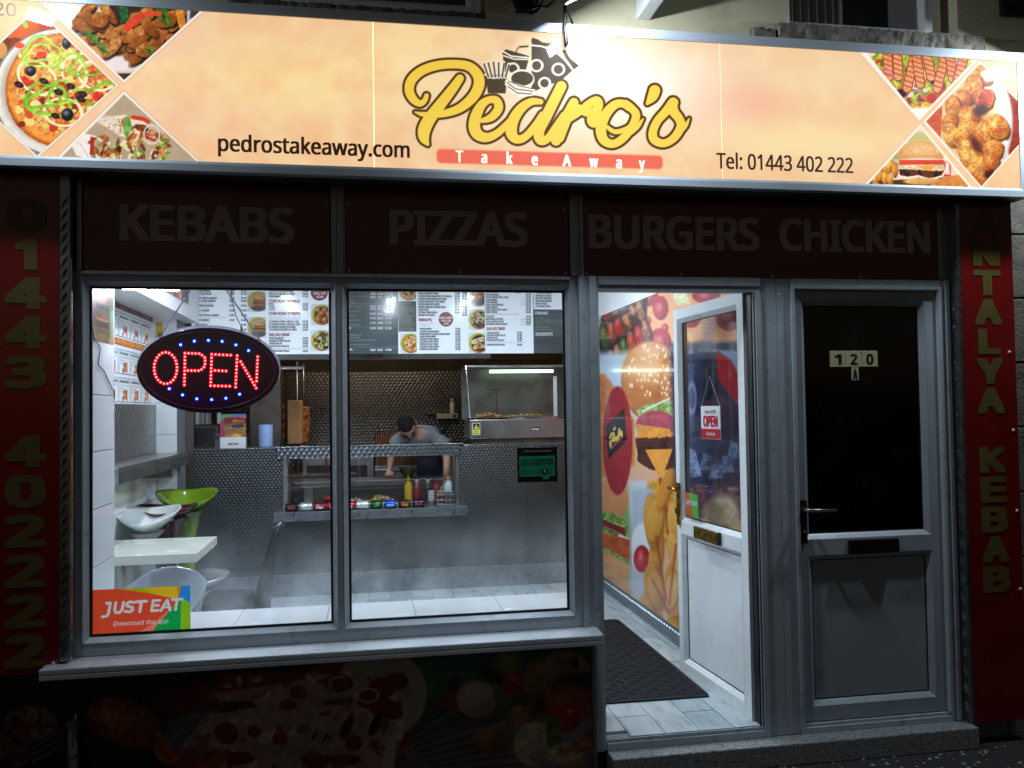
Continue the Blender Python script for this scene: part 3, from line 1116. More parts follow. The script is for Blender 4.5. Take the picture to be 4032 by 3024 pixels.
for k, dg in enumerate('120'):
    x = -.54 + k * .0825
    q = MB().box(x, x + .081, .0235, .0265, 1.63, 1.706).build('number_tile', mplq, d2, bevel=.001, local=True)
    l = Letters((0, .0235, 0), VX, VZ, -VY)
    l.text(dg, x + .022, 1.643, .046, x + .058, bold=.005)
    l.build('numeral', M['black'], q, local=True)
q = MB().box(-.43, -.395, .0235, .0265, 1.567, 1.6285).build('letter_tile', mplq, d2, local=True)
l = Letters((0, .0235, 0), VX, VZ, -VY); l.text('A', -.424, 1.573, .045, -.402, bold=.005); l.build('letter', M['black'], q, local=True)
df2 = thing('side_door_frame', 'grey stepped frame around the closed side door', 'door frame', (2.32, 0, .12))
f2 = MB().rim(1.9505, 2.6835, .165, 2.152, [(0, .03), (0, -.006), (.006, -.012), (.02, -.012), (.0205, .03)], bottom=False)
f2.box(2.7045, 2.722, -.004, .04, .12, 2.204).box(2.7225, 2.739, -.016, .04, .12, 2.204).box(2.7395, 2.755, -.006, .04, .12, 2.204)
f2.box(1.93, 2.704, -.006, .03, 2.1735, 2.2045)
f2.build('frame', M['alu'], df2, bevel=.001)
MB().box(1.93, 2.704, -.01, .07, .1185, .145).box(1.93, 2.704, -.002, .07, .1455, .16).build('threshold', M['alu'], df2, bevel=.0015)
MB().box(1.93, 2.71, .072, .12, .0, 2.2).build('backing', M['black'], df2)


# ---- chequer plate corner strips with raised treads
def tread_strip(par, x0, x1, y, z0, z1, pitch=.058, side=None):
    b = MB()
    k = 0
    z = z0 + pitch * .5
    cx = (x0 + x1) / 2
    while z < z1 - .01:
        sgn = 1 if x0 < 0 else -1
        for j in range(5):
            o = (j - 2) * .0068
            dx, dz = .5 * (x1 - x0) * .62, .012 * sgn
            zc, xc = z + o, cx + o * .35 * sgn
            w = .0019
            p = [(xc - dx, zc - dz), (xc + dx, zc + dz)]
            vs = []
            for px, pz in p:
                vs += [(px, y, pz - w), (px, y, pz + w)]
            vs += [(xc - dx * .6, y - .0026, zc - dz * .6), (xc + dx * .6, y - .0026, zc + dz * .6)]
            b.add(vs, [(0, 4, 1), (2, 3, 5), (0, 2, 5, 4), (1, 4, 5, 3)])
        z += pitch * .8
        k += 1
    tag(b.build('tread', M['chequer'], par), kind='stuff')


cs = thing('corner_strip', 'chequer plate corner strip beside the left red number panel', 'corner strip', (-1.18, -.05, .66), 'chequer plate corner strips')
MB().box(-1.198, -1.158, -.058, -.0005, .662, 2.5765).build('plate', M['chequer'], cs, bevel=.003)
tread_strip(cs, -1.197, -1.16, -.0585, .67, 2.5)
MB().tube([(-1.1565, -.05, .664), (-1.1565, -.05, 2.24)], .004, n=8).build('edge_bead', M['chrome'], cs)
cs2 = thing('corner_strip', 'chequer plate corner strip beside the right red letter panel', 'corner strip', (2.74, -.05, .12), 'chequer plate corner strips')
MB().box(2.7565, 2.775, -.058, -.0, .119, 2.5765).box(2.7, 2.7563, -.001, .0, 2.21, 2.5765).build('plate', M['chequer'], cs2, bevel=.003)
tread_strip(cs2, 2.757, 2.776, -.0585, .13, 2.5)
sd = MB()
z = .15; k = 0
while z < 2.28:
    sgn = 1 if k % 2 else -1
    for j in range(5):
        o = (j - 2) * .008
        sd.add([(2.7564, -.05, z + o - .01 * sgn - .002), (2.7564, -.05, z + o - .01 * sgn + .002), (2.7564, -.008, z + o + .01 * sgn - .002), (2.7564, -.008, z + o + .01 * sgn + .002), (2.7538, -.03, z + o)],
               [(0, 1, 4), (1, 3, 4), (3, 2, 4), (2, 0, 4)])
    z += .042; k += 1
tag(sd.build('tread_side', M['chequer'], cs2), kind='stuff')
cs3 = thing('corner_strip', 'short chequer plate strip at the door end of the riser mural', 'corner strip', (.955, -.02, .02), 'chequer plate corner strips')
MB().box(.945, .9655, -.026, -.0005, .02, .6115).build('plate', M['chequer'], cs3, bevel=.003)
tread_strip(cs3, .946, .965, -.0265, .03, .6)

# ---- red vertical sign panels
def wide_chars(par, chars, cx, top, pitch, h, w, y):
    L_ = Letters((0, y, 0), VX, VZ, -VY)
    for k, c in enumerate(chars):
        if c == ' ': continue
        ww = {'1': .62, '-': 1, 'L': .85}.get(c, 1) * w
        L_.text(c, cx - ww / 2 + .012, top - k * pitch - h + .008, h - .016, cx + ww / 2 - .012, bold=.03, res=6)
    L_.each('character', M['gold'], par)


lp_ = thing('number_panel', 'red vertical panel with the gold digits 01443 402222 left of the window', 'sign panel', (-1.4, -.05, .62))
MB().box(-1.62, -1.1985, -.058, -.0, .624, 2.5765).build('board', M['red'], lp_)
wide_chars(lp_, '01443 402222', -1.319, 2.473, .1545, .125, .172, -.058)
bolt_row(lp_, [(-1.218, .66), (-1.5, 1.6)], -.058, .007)
rp = thing('letter_panel', 'red vertical panel with the gold letters ANTALYA KEBAB right of the door', 'sign panel', (2.91, -.05, .12))
MB().box(2.7755, 3.053, -.058, .0115, .12, 2.5765).build('board', M['red'], rp)
wide_chars(rp, 'ANTALYA KEBAB', 2.912, 2.53, .1405, .122, .168, -.058)
bolt_row(rp, [(3.02, 1.855), (3.028, 1.482), (3.033, 1.1), (3.038, .73)], -.058, .0085)

# ---- mural riser under the window, drain pipe
rm = thing('riser_mural', 'dark printed pizza and kebab mural on the riser under the sill', 'mural', (-.1, -.02, .02))
pp = thing('drain_pipe', 'grey capped pipe standing against the left riser mural', 'pipe', (-1.141, -.06, .02))
MB().tube([(-1.141, -.075, .02), (-1.141, -.075, .435)], .02, n=14).lathe((-1.141, -.075, .30), [(.0205, 0), (.024, .004), (.024, .012), (.0205, .016)], n=14).lathe((-1.141, -.075, .425), [(.0205, 0), (.0235, .003), (.0235, .012), (.012, .016)], n=14).build('pipe_run', surf('grey_pipe', '#6d6d69', .6), pp, smooth=True)
MB().tube([(-1.135, -.075, .44), (-1.13, -.078, .452), (-1.128, -.08, .468)], .003, n=6).build('wire_stub', M['white_plastic'], pp)

# ---- upper windows, stone sills, projecting box sign
def upper_window(nm, label, x0, x1, z0, z1, y, cur=None):
    t = thing(nm, label, 'window', ((x0 + x1) / 2, y, z0))
    fr = MB().rim(x0 + .034, x1 - .06, z0 + .053, z1 - .04, [(0, y + .03), (0, y + .018), (.014, y + .004), (.02, y), (.033, y), (.033, y + .05)])
    fr.box(x0, x1, y + .001, y + .05, z0, z0 + .02).box(x1 - .0265, x1, y + .0015, y + .05, z0 + .0205, z1)
    fr.build('frame', M['upvc'], t, bevel=.001)
    MB().box(x0 + .03, x1 - .055, y + .03, y + .036, z0 + .05, z1 - .04).build('pane', M['glass'], t)
    MB().box(x0 + .02, x1 - .02, y + .32, y + .33, z0 + .0, z1).build('room_dark', surf('dark_room', '#15110f', .9), t)
    if cur:
        cb = MB()
        vs = []
        n = 40
        for i in range(n):
            a = cur[0] + (cur[1] - cur[0]) * i / (n - 1)
            yy = y + .1 + .018 * math.sin(i * 1.1)
            vs += [(a, yy, z0 + .02), (a, yy, z1)]
        cb.add(vs, [(2 * i, 2 * i + 2, 2 * i + 3, 2 * i + 1) for i in range(n - 1)])
        cb.build('curtain', surf('grey_net_curtain', '#8e8c86', .9), t, smooth=True)
    return t


upper_window('upper_window', 'white framed upper window with a grey curtain above the sign', 1.97, 2.75, 3.402, 4.5, .055, (2.02, 2.32))
upper_window('upper_window', 'upper window mostly out of view, its white frame edge left of the cable bundle', -.5, .505, 3.372, 4.5, .055)


def rough_sill(nm, label, x0, x1, z0, z1, y0, y1):
    t = MB()
    n = int((x1 - x0) / .02)
    m = 6
    vs = []
    ring = [(y1, z0), (y0, z0), (y0 - .004, (z0 + z1) / 2), (y0, z1), ((y0 + y1) / 2, z1 + .002), (y1, z1)]
    for i in range(n + 1):
        for j, (yy, zz) in enumerate(ring):
            k = .005 if 0 < j < 5 else 0
            vs.append((x0 + (x1 - x0) * i / n, yy + rng.uniform(-k, k), zz + rng.uniform(-k, k) * .7))
    fs = [(i * m + j, i * m + j + 1, (i + 1) * m + j + 1, (i + 1) * m + j) for i in range(n) for j in range(m - 1)]
    fs += [tuple(range(m - 1, -1, -1)), tuple(n * m + j for j in range(m))]
    t.add(vs, fs)
    o = t.build(nm, M['stone'])
    return tag(o, label, 'stone sill', 'weathered stone sills above the sign')


rough_sill('stone_sill', 'weathered stone sill under the curtained upper window', 1.895, 2.965, 3.30, 3.396, -.03, .03)
rough_sill('stone_sill', 'dark weathered stone sill above the lit web address', -.56, .52, 3.25, 3.345, -.03, .03)
rough_sill('stone_sill', 'low rubble edge of stone left of the curtained window sill', 1.77, 1.88, 3.29, 3.37, -.02, .02)

pb = thing('projecting_sign', 'corner of a white projecting box sign with a green and blue flash', 'projecting sign', (1.25, -.4, 3.39))
MB().box(1.218, 1.285, -.42, .02, 3.388, 3.9).build('sign_box', M['white_plastic'], pb, bevel=.006)
MB().box(1.2855, 1.287, -.41, -.1, 3.43, 3.89).build('green_face', surf('lime_vinyl', '#a4d61f', .4), pb)
MB().box(1.2855, 1.2865, -.1, -.02, 3.43, 3.89).build('blue_face', surf('blue_vinyl', '#3f9ad8', .4), pb)


# ---- floodlights over the sign
def floodlight(label, x, y, z, nrm, power, full=True, size=.1, color=(.80, .90, 1.0)):
    t = thing('floodlight', label, 'floodlight', (x, .02, 3.45), 'black floodlights over the sign')
    a = Vector((x, y, z))
    MB().tube([(x + .05, .02, 3.58), (x + .055, -.12, 3.56), (x + .02, y * .8, 3.42), (x, y, z + .10)], .011, n=8).build('arm', M['black'], t, smooth=True)
    MB().box(x - .03, x + .12, -.004, .019, 3.52, 3.64).build('bracket', M['black'], t, bevel=.004)
    d = Vector(nrm).normalized()
    rot = d.to_track_quat('-Z', 'Y').to_matrix().to_4x4()
    mt = Matrix.Translation(a) @ rot
    b = MB().box(-.065, .065, -.05, .05, .004, .022)
    for k in range(7):
        b.box(-.06, .06, -.045 + k * .014, -.041 + k * .014, .022, .036)
    b.v = [tuple(mt @ Vector(p)) for p in b.v]
    b.build('head', M['black'], t)
    l = MB().box(-.055, .055, -.04, .04, .0, .0035)
    l.v = [tuple(mt @ Vector(p)) for p in l.v]
    l.build('lens', M['lens'], t)
    ld = bpy.data.lights.new('floodlight_lamp', 'AREA')
    ld.shape = 'RECTANGLE'
    ld.size, ld.size_y = .10, .075
    ld.energy = power
    ld.color = color
    lo = bpy.data.objects.new('floodlight_lamp', ld)
    col.objects.link(lo)
    lo.matrix_world = Matrix.Translation(a + d * .004) @ rot
    return t


floodlight('black floodlight over the left food pictures of the sign', -1.32, -.39, 3.27, (.15, .2, -.95), 8)
ct = floodlight('black floodlight on an arm above the middle logo', .853, -.39, 3.27, (.5, .2, -.84), 17)
floodlight('black floodlight over the right food pictures of the sign', 3.12, -.39, 3.27, (-.35, .2, -.92), 17)
# slim black stem and cable in front of the middle of the sign
cb_ = thing('cable_bundle', 'bundle of black cable and clips above the middle of the sign', 'cable', (.8, -.1, 3.3))
MB().tube([(.842, -.165, 3.42), (.838, -.17, 3.36), (.842, -.172, 3.30), (.836, -.173, 3.24), (.842, -.175, 3.17), (.838, -.172, 3.155)], [.006, .008, .009, .007, .01, .004], n=8).build('stem', M['black'], cb_, smooth=True)
b = MB()
rr_ = random.Random(3)
for k in range(9):
    cx, cz = .70 + rr_.uniform(-.03, .04), 3.42 + rr_.uniform(-.02, .04)
    R_ = rr_.uniform(.03, .055)
    ph = rr_.uniform(0, 6)
    b.tube([(cx + R_ * math.cos(ph + i * .42), -.07 + .02 * math.sin(i + k), cz + R_ * 1.1 * math.sin(ph + i * .42)) for i in range(15)], .006, n=6)
b.tube([(.73, -.06, 3.38), (.78, -.1, 3.36), (.842, -.165, 3.40)], .005, n=6)
b.build('coil', M['black'], cb_, smooth=True)
MB().box(.655, .745, -.055, .0, 3.37, 3.50).build('junction_box', M['black'], cb_, bevel=.004)
MB().tube([(.84, -.15, 3.34), (.87, -.12, 3.33), (.895, -.08, 3.30)], .005, n=6).build('clip', M['chrome'], cb_)
# ================================================================ INTERIOR
# ---- counter
ct = thing('steel_counter', 'engine turned steel clad serving counter with lit display opening', 'counter', (.2, 3.4, .17))
CY = 3.25
kick = .342
MB().box(-1.345, -.678, CY, 3.62, kick + .001, 1.338).build('front_panel', M['quilt'], ct, bevel=.003)
MB().box(-.6775, .7235, CY, 3.27, kick + .001, .777).build('front_panel', M['quilt'], ct)
MB().box(.724, 1.2865, CY, 3.62, kick + .001, 1.325).build('front_panel', M['quilt'], ct, bevel=.003)
MB().box(1.288, 1.8295, CY, 3.62, kick + .001, 1.325).build('front_panel', M['quilt'], ct, bevel=.003)
MB().box(-.715, .7235, CY - .02, 3.31, 1.253, 1.341).build('top_band', M['quilt_band'], ct, bevel=.002)
MB().box(-.72, .76, CY - .024, 3.34, 1.3415, 1.347).build('top_edge', M['steel'], ct, bevel=.001)
MB().box(-1.345, -.7205, CY - .004, 3.62, 1.3385, 1.343).build('worktop', M['steel'], ct, bevel=.001)
MB().box(.7605, 1.8295, CY - .004, 3.62, 1.3255, 1.332).build('worktop', M['steel'], ct, bevel=.001)
kp = MB().box(-1.345, 1.2865, CY - .012, CY + .01, .171, kick).box(1.288, 1.8295, CY - .012, CY + .01, .171, kick).build('kick_plate', M['chequer'], ct, bevel=.001)


def plate_treads(par, x0, x1, y, z0, z1, px=.052, pz=.052):
    b = MB()
    r = 0
    z = z0 + pz * .5
    while z < z1 - pz * .3:
        x = x0 + px * (.5 if r % 2 else 1.0)
        k = 0
        while x < x1 - .02:
            sg = 1 if (k + r) % 2 else -1
            for j in range(5):
                o = (j - 2) * .0058
                xc, zc = x + o * .7, z - o * .7 * sg
                dx, dz = .011, .011 * sg
                w = .0014
                b.add([(xc - dx, y, zc - dz), (xc + w, y, zc - w * sg), (xc + dx, y, zc + dz), (xc - w, y, zc + w * sg), (xc, y - .0022, zc)], [(0, 1, 4), (1, 2, 4), (2, 3, 4), (3, 0, 4)])
            x += px
            k += 1
        z += pz
        r += 1
    tag(b.build('tread', M['chequer'], par), kind='stuff')


plate_treads(ct, -1.34, 1.82, CY - .0122, .18, kick)
sh = MB().box(-.73, .769, 3.09, CY, .79, .846).box(-.73, .769, 3.084, 3.09, .778, .848).build('can_shelf', M['chequer'], ct, bevel=.001)
plate_treads(ct, -.725, .765, 3.0838, .785, .845, .05, .056)
# display well inside the opening
MB().box(-.6775, .7235, CY + .021, 3.80, .78, .83).box(-.6775, -.64, CY + .021, 3.5, .8305, 1.2525).box(.7, .7235, CY + .021, 3.5, .8305, 1.2525).build('display_well', M['steel'], ct)
MB().box(-.6395, .6995, CY + .012, CY + .018, .79, 1.2525).build('display_glass', M['glass'], ct)
MB().box(-1.402, -1.346, 3.2505, 3.34, .17, 2.05).build('end_post', M['steel_dark'], ct)
# prep bench behind the opening
pbn = thing('prep_bench', 'stainless preparation bench behind the display opening', 'bench', (.1, 3.85, .17))
MB().box(-1.2, .80, 3.66, 4.02, .985, 1.03).build('bench_top', M['steel'], pbn, bevel=.003)
MB().box(-1.2, .80, 3.78, 3.80, .8305, .9845).build('bench_front', M['steel_dark'], pbn)
MB().box(-.28, -.2, 3.77, 3.7795, .8305, .9845).build('bench_stay', M['steel'], pbn)
MB().box(-.55, -.48, 3.77, 3.7795, .8305, .9845).build('bench_stay', M['steel'], pbn)

# ---- drinks cans lying in a row on the shelf
can_cols = [('#101318', '#c0304a', 'black can with a red word'), ('#c6cdd6', '#9fb0c4', 'silver can'), ('#7c1420', '#e8e6e8', 'dark red can with white script'), ('#c01822', '#f0e6e6', 'bright red can'),
            ('#a81c2c', '#e6c6c8', 'red and white can'), ('#d5dcde', '#8aa0a8', 'pale silver can with fine blue print'), ('#0c4a1c', '#7aa86c', 'dark green can'), ('#0d49b8', '#9cc4f4', 'blue can'),
            ('#2a1511', '#f08a30', 'black can with an orange flash'), ('#151c33', '#a33a46', 'navy can with a red mark')]
can_words = ['PEPSI', '', 'Dr Pepper', 'Cola', 'Cherry', '', '7', 'pepsi', 'Tango', 'PEPSI']
cx = [-.600, -.491, -.386, -.279, -.163, -.056, .050, .160, .272, .382]
for i, ((c1, c2, d), w_, x) in enumerate(zip(can_cols, can_words, cx)):
    wh = 'between the silver and the bright red cans' if i == 2 else ('on the left end of the counter shelf' if i == 0 else ('on the right end of the can row' if i == 9 else 'lying in the row on the counter shelf'))
    t = thing('drinks_can', d + ' ' + wh, 'can', (x, 3.155, .846), 'drinks cans lying on the counter shelf')
    mt = surf('can_' + c1[1:], c1, .22, .55, var=.08)
    o = MB().lathe((x, 3.155, .8795), [(.024, -.0485), (.031, -.043), (.0325, -.038), (.0325, .038), (.031, .043), (.024, .0485)], n=24, axis='x').build('body', mt, t, smooth=True)
    MB().lathe((x, 3.155, .8795), [(.0245, -.051), (.0255, -.0495), (.0245, -.0486)], n=24, axis='x').build('lid', M['chrome'], t, smooth=True)
    MB().lathe((x, 3.155, .8795), [(.0245, .0486), (.0255, .0495), (.0245, .051)], n=24, axis='x').build('lid', M['chrome'], t, smooth=True)
    if w_:
        l = Letters((0, 3.1215, 0), VX, VZ, -VY)
        l.text(w_, x - .028, .868, .02, x + .028, bold=.003, shear=.2 if i == 2 else 0)
        l.build('lettering', surf('can_print_' + c2[1:], c2, .4), t)

# ---- condiments and food in the display
def bottle(label, x, y, z, r, h, c, capc, nozzle=True, cat='sauce bottle'):
    t = thing('sauce_bottle', label, cat, (x, y, z), 'squeeze bottles in the display')
    MB().lathe((x, y, z), [(r * .9, 0), (r, .006), (r, h * .62), (r * .93, h * .68), (r * .55, h * .78), (r * .5, h * .82)], n=18).build('body', surf('bottle_' + c[1:], c, .35, coat=.2), t, smooth=True)
    pr = [(r * .62, h * .80), (r * .62, h * .88)]
    if nozzle: pr += [(r * .2, h * .93), (r * .08, h)]
    else: pr += [(r * .58, h * .92), (.001, h * .925)]
    MB().lathe((x, y, z), pr, n=14).build('cap', surf('cap_' + capc[1:], capc, .35), t, smooth=True)


bottle('tall yellow mustard squeeze bottle with yellow nozzle', .318, 3.47, .8305, .034, .255, '#c9a21c', '#c9a21c')
bottle('red sauce squeeze bottle with white cap', .392, 3.49, .8305, .028, .225, '#8e1417', '#d9d6d0', False)
bottle('dark brown sauce bottle with white cap', .484, 3.50, .8305, .03, .225, '#2a1a18', '#d9d6d6', False)
bottle('red topped bottle leaning behind the white tubs', .556, 3.52, .8305, .03, .22, '#8f1218', '#a4141c', False)
bottle('white mayonnaise bottle with yellow nozzle', .655, 3.46, .8305, .038, .25, '#c8dde0', '#c9a21c')
tb = thing('cup_stack', 'stack of small white paper cups at the right of the display', 'cups', (.505, 3.40, .8305))
for k in range(4):
    MB().lathe((.505, 3.40, .8305 + k * .024), [(.022, 0), (.028, .045), (.030, .047), (.030, .049), (.027, .049)], n=18).build('cup', M['white_plastic'], tb, smooth=True)
wb = thing('wire_basket', 'small wire basket beside the stack of white cups', 'basket', (.615, 3.38, .8305))
b = MB()
for z in (.84, .875, .92, .945):
    b.tube([(.55, 3.34, z), (.69, 3.34, z), (.69, 3.42, z), (.55, 3.42, z), (.55, 3.34, z)], .0025, n=6)
for x in (.55, .585, .62, .655, .69):
    b.tube([(x, 3.34, .835), (x, 3.34, .945)], .002, n=6)
b.build('wires', surf('dull_wire', '#9a9c9a', .5, .3), wb)
MB().box(.615, .668, 3.36, 3.40, .8305, .935).build('sachets', surf('brown_sachets', '#5a2f2a', .5), wb, bevel=.004)
sa = thing('salad_tray', 'steel tray of shredded lettuce with tomato in the display', 'food tray', (.06, 3.48, .8305))
MB().box(-.22, .25, 3.36, 3.60, .8305, .862).build('tray', M['steel'], sa, bevel=.003)
def heap(par, x0, x1, y0, y1, z, h, n, size, mats, seed, name='heap'):
    r_ = random.Random(seed)
    b = MB()
    for i in range(n):
        x, y = r_.uniform(x0, x1), r_.uniform(y0, y1)
        u = 1 - abs((x - (x0 + x1) / 2) / ((x1 - x0) / 2)) ** 2
        zz = z + h * max(.1, u) * r_.random()
        s_ = size * r_.uniform(.5, 1.3)
        a, e = r_.uniform(0, 6.3), r_.uniform(-1, 1)
        d1_ = Vector((math.cos(a), math.sin(a), e * .6)) * s_
        d2_ = Vector((-math.sin(a), math.cos(a), r_.uniform(-1, 1) * .8)) * s_ * .5
        p = Vector((x, y, zz))
        b.mi = r_.randrange(len(mats))
        b.add([p - d1_, p + d2_, p + d1_, p - d2_, p + Vector((0, 0, s_ * .4))], [(0, 1, 4), (1, 2, 4), (2, 3, 4), (3, 0, 4)])
    o = b.build(name, mats, par)
    return tag(o, kind='stuff')
heap(sa, -.02, .2, 3.38, 3.55, .864, .05, 500, .016, [surf('lettuce', '#93a253', .5, var=.3), surf('lettuce_pale', '#c3c98a', .5, var=.3), surf('tomato_bits', '#b03a20', .4)], 4, 'salad')
heap(sa, -.21, -.04, 3.38, 3.55, .864, .03, 250, .016, [surf('onion_bits', '#d9cfc0', .5, var=.2), surf('red_pepper_bits', '#a3201c', .4)], 5, 'salad')
rt = thing('red_tub', 'small red lidded tub left of the salad tray', 'tub', (-.33, 3.42, .8305))
MB().lathe((-.33, 3.42, .8305), [(.03, 0), (.035, .07), (.05, .075), (.05, .095), (.045, .1), (.001, .1)], n=20).build('tub', surf('red_plastic', '#9e1c1e', .35), rt, smooth=True)
gb = thing('salad_bowl', 'green glass bowl standing on the bench in front of the worker', 'bowl', (.33, 3.86, 1.03))
MB().lathe((.33, 3.86, 1.0305), [(.03, 0), (.055, .03), (.075, .085), (.078, .09), (.072, .088), (.052, .035), (.001, .01)], n=24).build('bowl', surf('olive_glass', '#3d4220', .2), gb, smooth=True)

# ---- objects standing on the left part of the counter
po = thing('till', 'black till box standing on the left end of the counter', 'till', (-1.26, 3.36, 1.343))
MB().prism([(-1.40, 3.30, 1.3435), (-1.40, 3.44, 1.3435), (-1.40, 3.44, 1.535), (-1.40, 3.33, 1.525)], (.225, 0, 0)).build('body', M['black'], po, bevel=.004)
MB().box(-1.392, -1.19, 3.302, 3.306, 1.36, 1.51).build('screen', M['blackgloss'], po)
cr = MB().box(-1.196, -1.158, 3.285, 3.31, 1.345, 1.46).build('card_reader', surf('grey_plastic', '#4d4a4e', .5), po, bevel=.004)
MB().box(-1.19, -1.164, 3.2825, 3.2845, 1.41, 1.45).build('display', M['blackgloss'], cr)
lh = thing('leaflet_holder', "white leaflet stand with food leaflets headed Pedro's", 'leaflet stand', (-1.06, 3.34, 1.343))
bu = thing('blue_cup_stack', 'stack of pale blue cups standing on the counter', 'cups', (-.815, 3.34, 1.343))
MB().lathe((-.815, 3.35, 1.3435), [(.052, 0), (.055, .01), (.055, .176), (.053, .18), (.05, .181), (.001, .181)], n=28).build('stack', surf('pale_blue_card', '#8fa6d8', .5), bu, smooth=True)
for k in range(8):
    z = 1.345 + .021 * (k + 1)
    MB().lathe((-.815, 3.35, z), [(.0553, 0), (.0562, .001), (.0553, .002)], n=28).build('cup_rim', surf('pale_blue_rim', '#a9bde6', .5) if k == 0 else bpy.data.materials['pale_blue_rim'], bu, smooth=True)
hn = thing('hanging_aprons', 'white aprons hanging behind the till', 'aprons', (-1.3, 4.0, 1.5))
def drape(par, x0, x1, y, z0, z1, mat, name, amp=.012, seed=1):
    r_ = random.Random(seed)
    n, m = 26, 10
    vs = []
    ph = r_.uniform(0, 6)
    for j in range(m + 1):
        for i in range(n + 1):
            u = i / n
            vs.append((x0 + (x1 - x0) * u, y + amp * math.sin(u * 14 + ph + j * .1) + amp * .4 * math.sin(u * 31 + j * .3), z0 + (z1 - z0) * j / m + .01 * math.sin(u * 9)))
    return MB().add(vs, [(j * (n + 1) + i, j * (n + 1) + i + 1, (j + 1) * (n + 1) + i + 1, (j + 1) * (n + 1) + i) for j in range(m) for i in range(n)]).build(name, mat, par, smooth=True)
mcl = surf('white_cloth', '#d4d3d6', .8)
drape(hn, -1.50, -1.40, 3.98, 1.5, 2.0, mcl, 'apron', seed=2)
drape(hn, -1.42, -1.34, 3.95, 1.52, 2.0, surf('grey_cloth', '#a3a1a0', .85), 'apron', seed=5)
drape(hn, -1.30, -1.265, 4.0, 1.53, 2.0, mcl, 'strap', amp=.004, seed=7)

# ---- doner grill with the meat spit
dn = thing('doner_grill', 'upright doner kebab grill with wrapped meat on its spit', 'kebab grill', (-.66, 4.4, 1.0))
mmeat = surf('roasting_meat', '#b5682a', .6, var=.5, vs=30, bump=1, bs=40, dirt=('#5a2a12', .45, .62, 26))
MB().box(-1.1, -.12, 4.25, 4.7, .95, 1.05).build('base', M['steel_dark'], dn, bevel=.004)
pr = []
r_ = random.Random(8)
for i in range(26):
    z = i / 25
    pr.append(((.055 + .022 * math.sin(z * 2.4)) * (1 + r_.uniform(-.06, .06)), 1.34 + z * .33))
MB().lathe((-.615, 4.42, 0), [(.001, 1.335)] + pr + [(.001, 1.675)], n=22).build('meat', mmeat, dn, smooth=True)
MB().prism([(-.735, 4.30, 1.33), (-.62, 4.28, 1.33), (-.60, 4.34, 1.33), (-.60, 4.38, 1.33), (-.735, 4.40, 1.33)], (0, 0, .40)).build('wrap', surf('brown_paper', '#b98a58', .6, var=.15, vs=14), dn, bevel=.01)
MB().lathe((-.655, 4.40, 1.29), [(.09, 0), (.1, .012), (.1, .02), (.03, .03)], n=24).build('spit_plate', M['steel'], dn, smooth=True)
MB().tube([(-.657, 4.42, 1.05), (-.657, 4.42, 2.09)], .008, n=10).tube([(-.601, 4.46, 1.7), (-.601, 4.46, 2.07)], .007, n=10).build('spit', M['steel'], dn, smooth=True)
MB().lathe((-.657, 4.42, 2.05), [(.012, 0), (.012, .02), (.008, .024), (.014, .03), (.014, .04), (.001, .046)], n=12).lathe((-.601, 4.46, 2.035), [(.012, 0), (.012, .02), (.008, .024), (.013, .03), (.001, .04)], n=12).box(-1.05, -.59, 4.41, 4.43, 2.02, 2.045).build('top_arm', M['steel'], dn)
MB().box(-1.08, -.80, 4.40, 4.68, 1.0505, 2.06).build('burner_housing', M['steel_dark'], dn, bevel=.005)
mgl = surf('hot_element', '#7a3310', .6, emis='#ff7a20', es=.03)
for k in range(4):
    MB().box(-.799, -.79, 4.45, 4.62, 1.38 + k * .09, 1.43 + k * .09).build('burner', mgl, dn)

# ---- extraction hood
ho = thing('extractor_hood', 'long stainless extractor hood over the kitchen line', 'extractor hood', (.2, 4.5, 2.1))
MB().box(-1.5, 1.12, 4.08, 4.10, 2.09, 2.62).box(-1.5, 1.12, 4.10, 4.16, 2.09, 2.10).box(1.10, 1.12, 4.1005, 4.949, 2.09, 2.62).box(-1.5, 1.12, 4.08, 4.949, 2.6205, 2.64).build('canopy', M['steel'], ho, bevel=.002)
MB().prism([(-1.49, 4.30, 2.55), (-1.49, 4.94, 2.02), (-1.49, 4.94, 2.10), (-1.49, 4.36, 2.60)], (2.58, 0, 0)).build('filter', M['steel_dark'], ho)
ob = thing('wooden_batten', 'orange stained wooden batten fixed high on the kitchen wall', 'batten', (1.5, 4.9, 2.13))
MB().box(1.16, 1.9, 4.88, 4.9495, 2.13, 2.178).box(1.16, 1.178, 4.88, 4.9495, 2.1785, 2.6).build('board', surf('orange_stained_wood', '#9c5a22', .5, var=.25, streak=(1, 1, 14)), ob)

# ---- chargrill and fryer cabinet on the back line
gr = thing('chargrill', 'gas chargrill with a row of upright brown tile slats', 'grill', (.25, 4.6, .95))
MB().box(.05, .62, 4.45, 4.9, .95, 1.10).box(.05, .62, 4.42, 4.45, 1.05, 1.07).build('body', M['steel'], gr, bevel=.003)
mbr = surf('fired_grill_tile', '#8a5432', .7, var=.3, vs=40)
for k in range(24):
    x = .062 + k * .0232
    MB().box(x, x + .012, 4.50, 4.53, 1.105, 1.40).build('slat', mbr, gr)
MB().box(.05, .62, 4.5305, 4.55, 1.101, 1.41).build('back_plate', surf('soot', '#1d1310', .8), gr)
MB().box(.05, .62, 4.495, 4.499, 1.225, 1.24).build('rail', surf('rust_red_bar', '#7a2a1c', .5), gr)
MB().tube([(.10, 4.55, 1.41), (.09, 4.54, 1.47), (.11, 4.53, 1.485), (.125, 4.52, 1.47)], .006, n=8).build('hook', M['brass'], gr, smooth=True)
fr = thing('fryer', 'square stainless fryer cabinet left of the chargrill', 'fryer', (-.07, 4.6, .95))
MB().box(-.62, .04, 4.5, 4.9, .95, 1.185).build('cabinet', M['steel'], fr, bevel=.004)
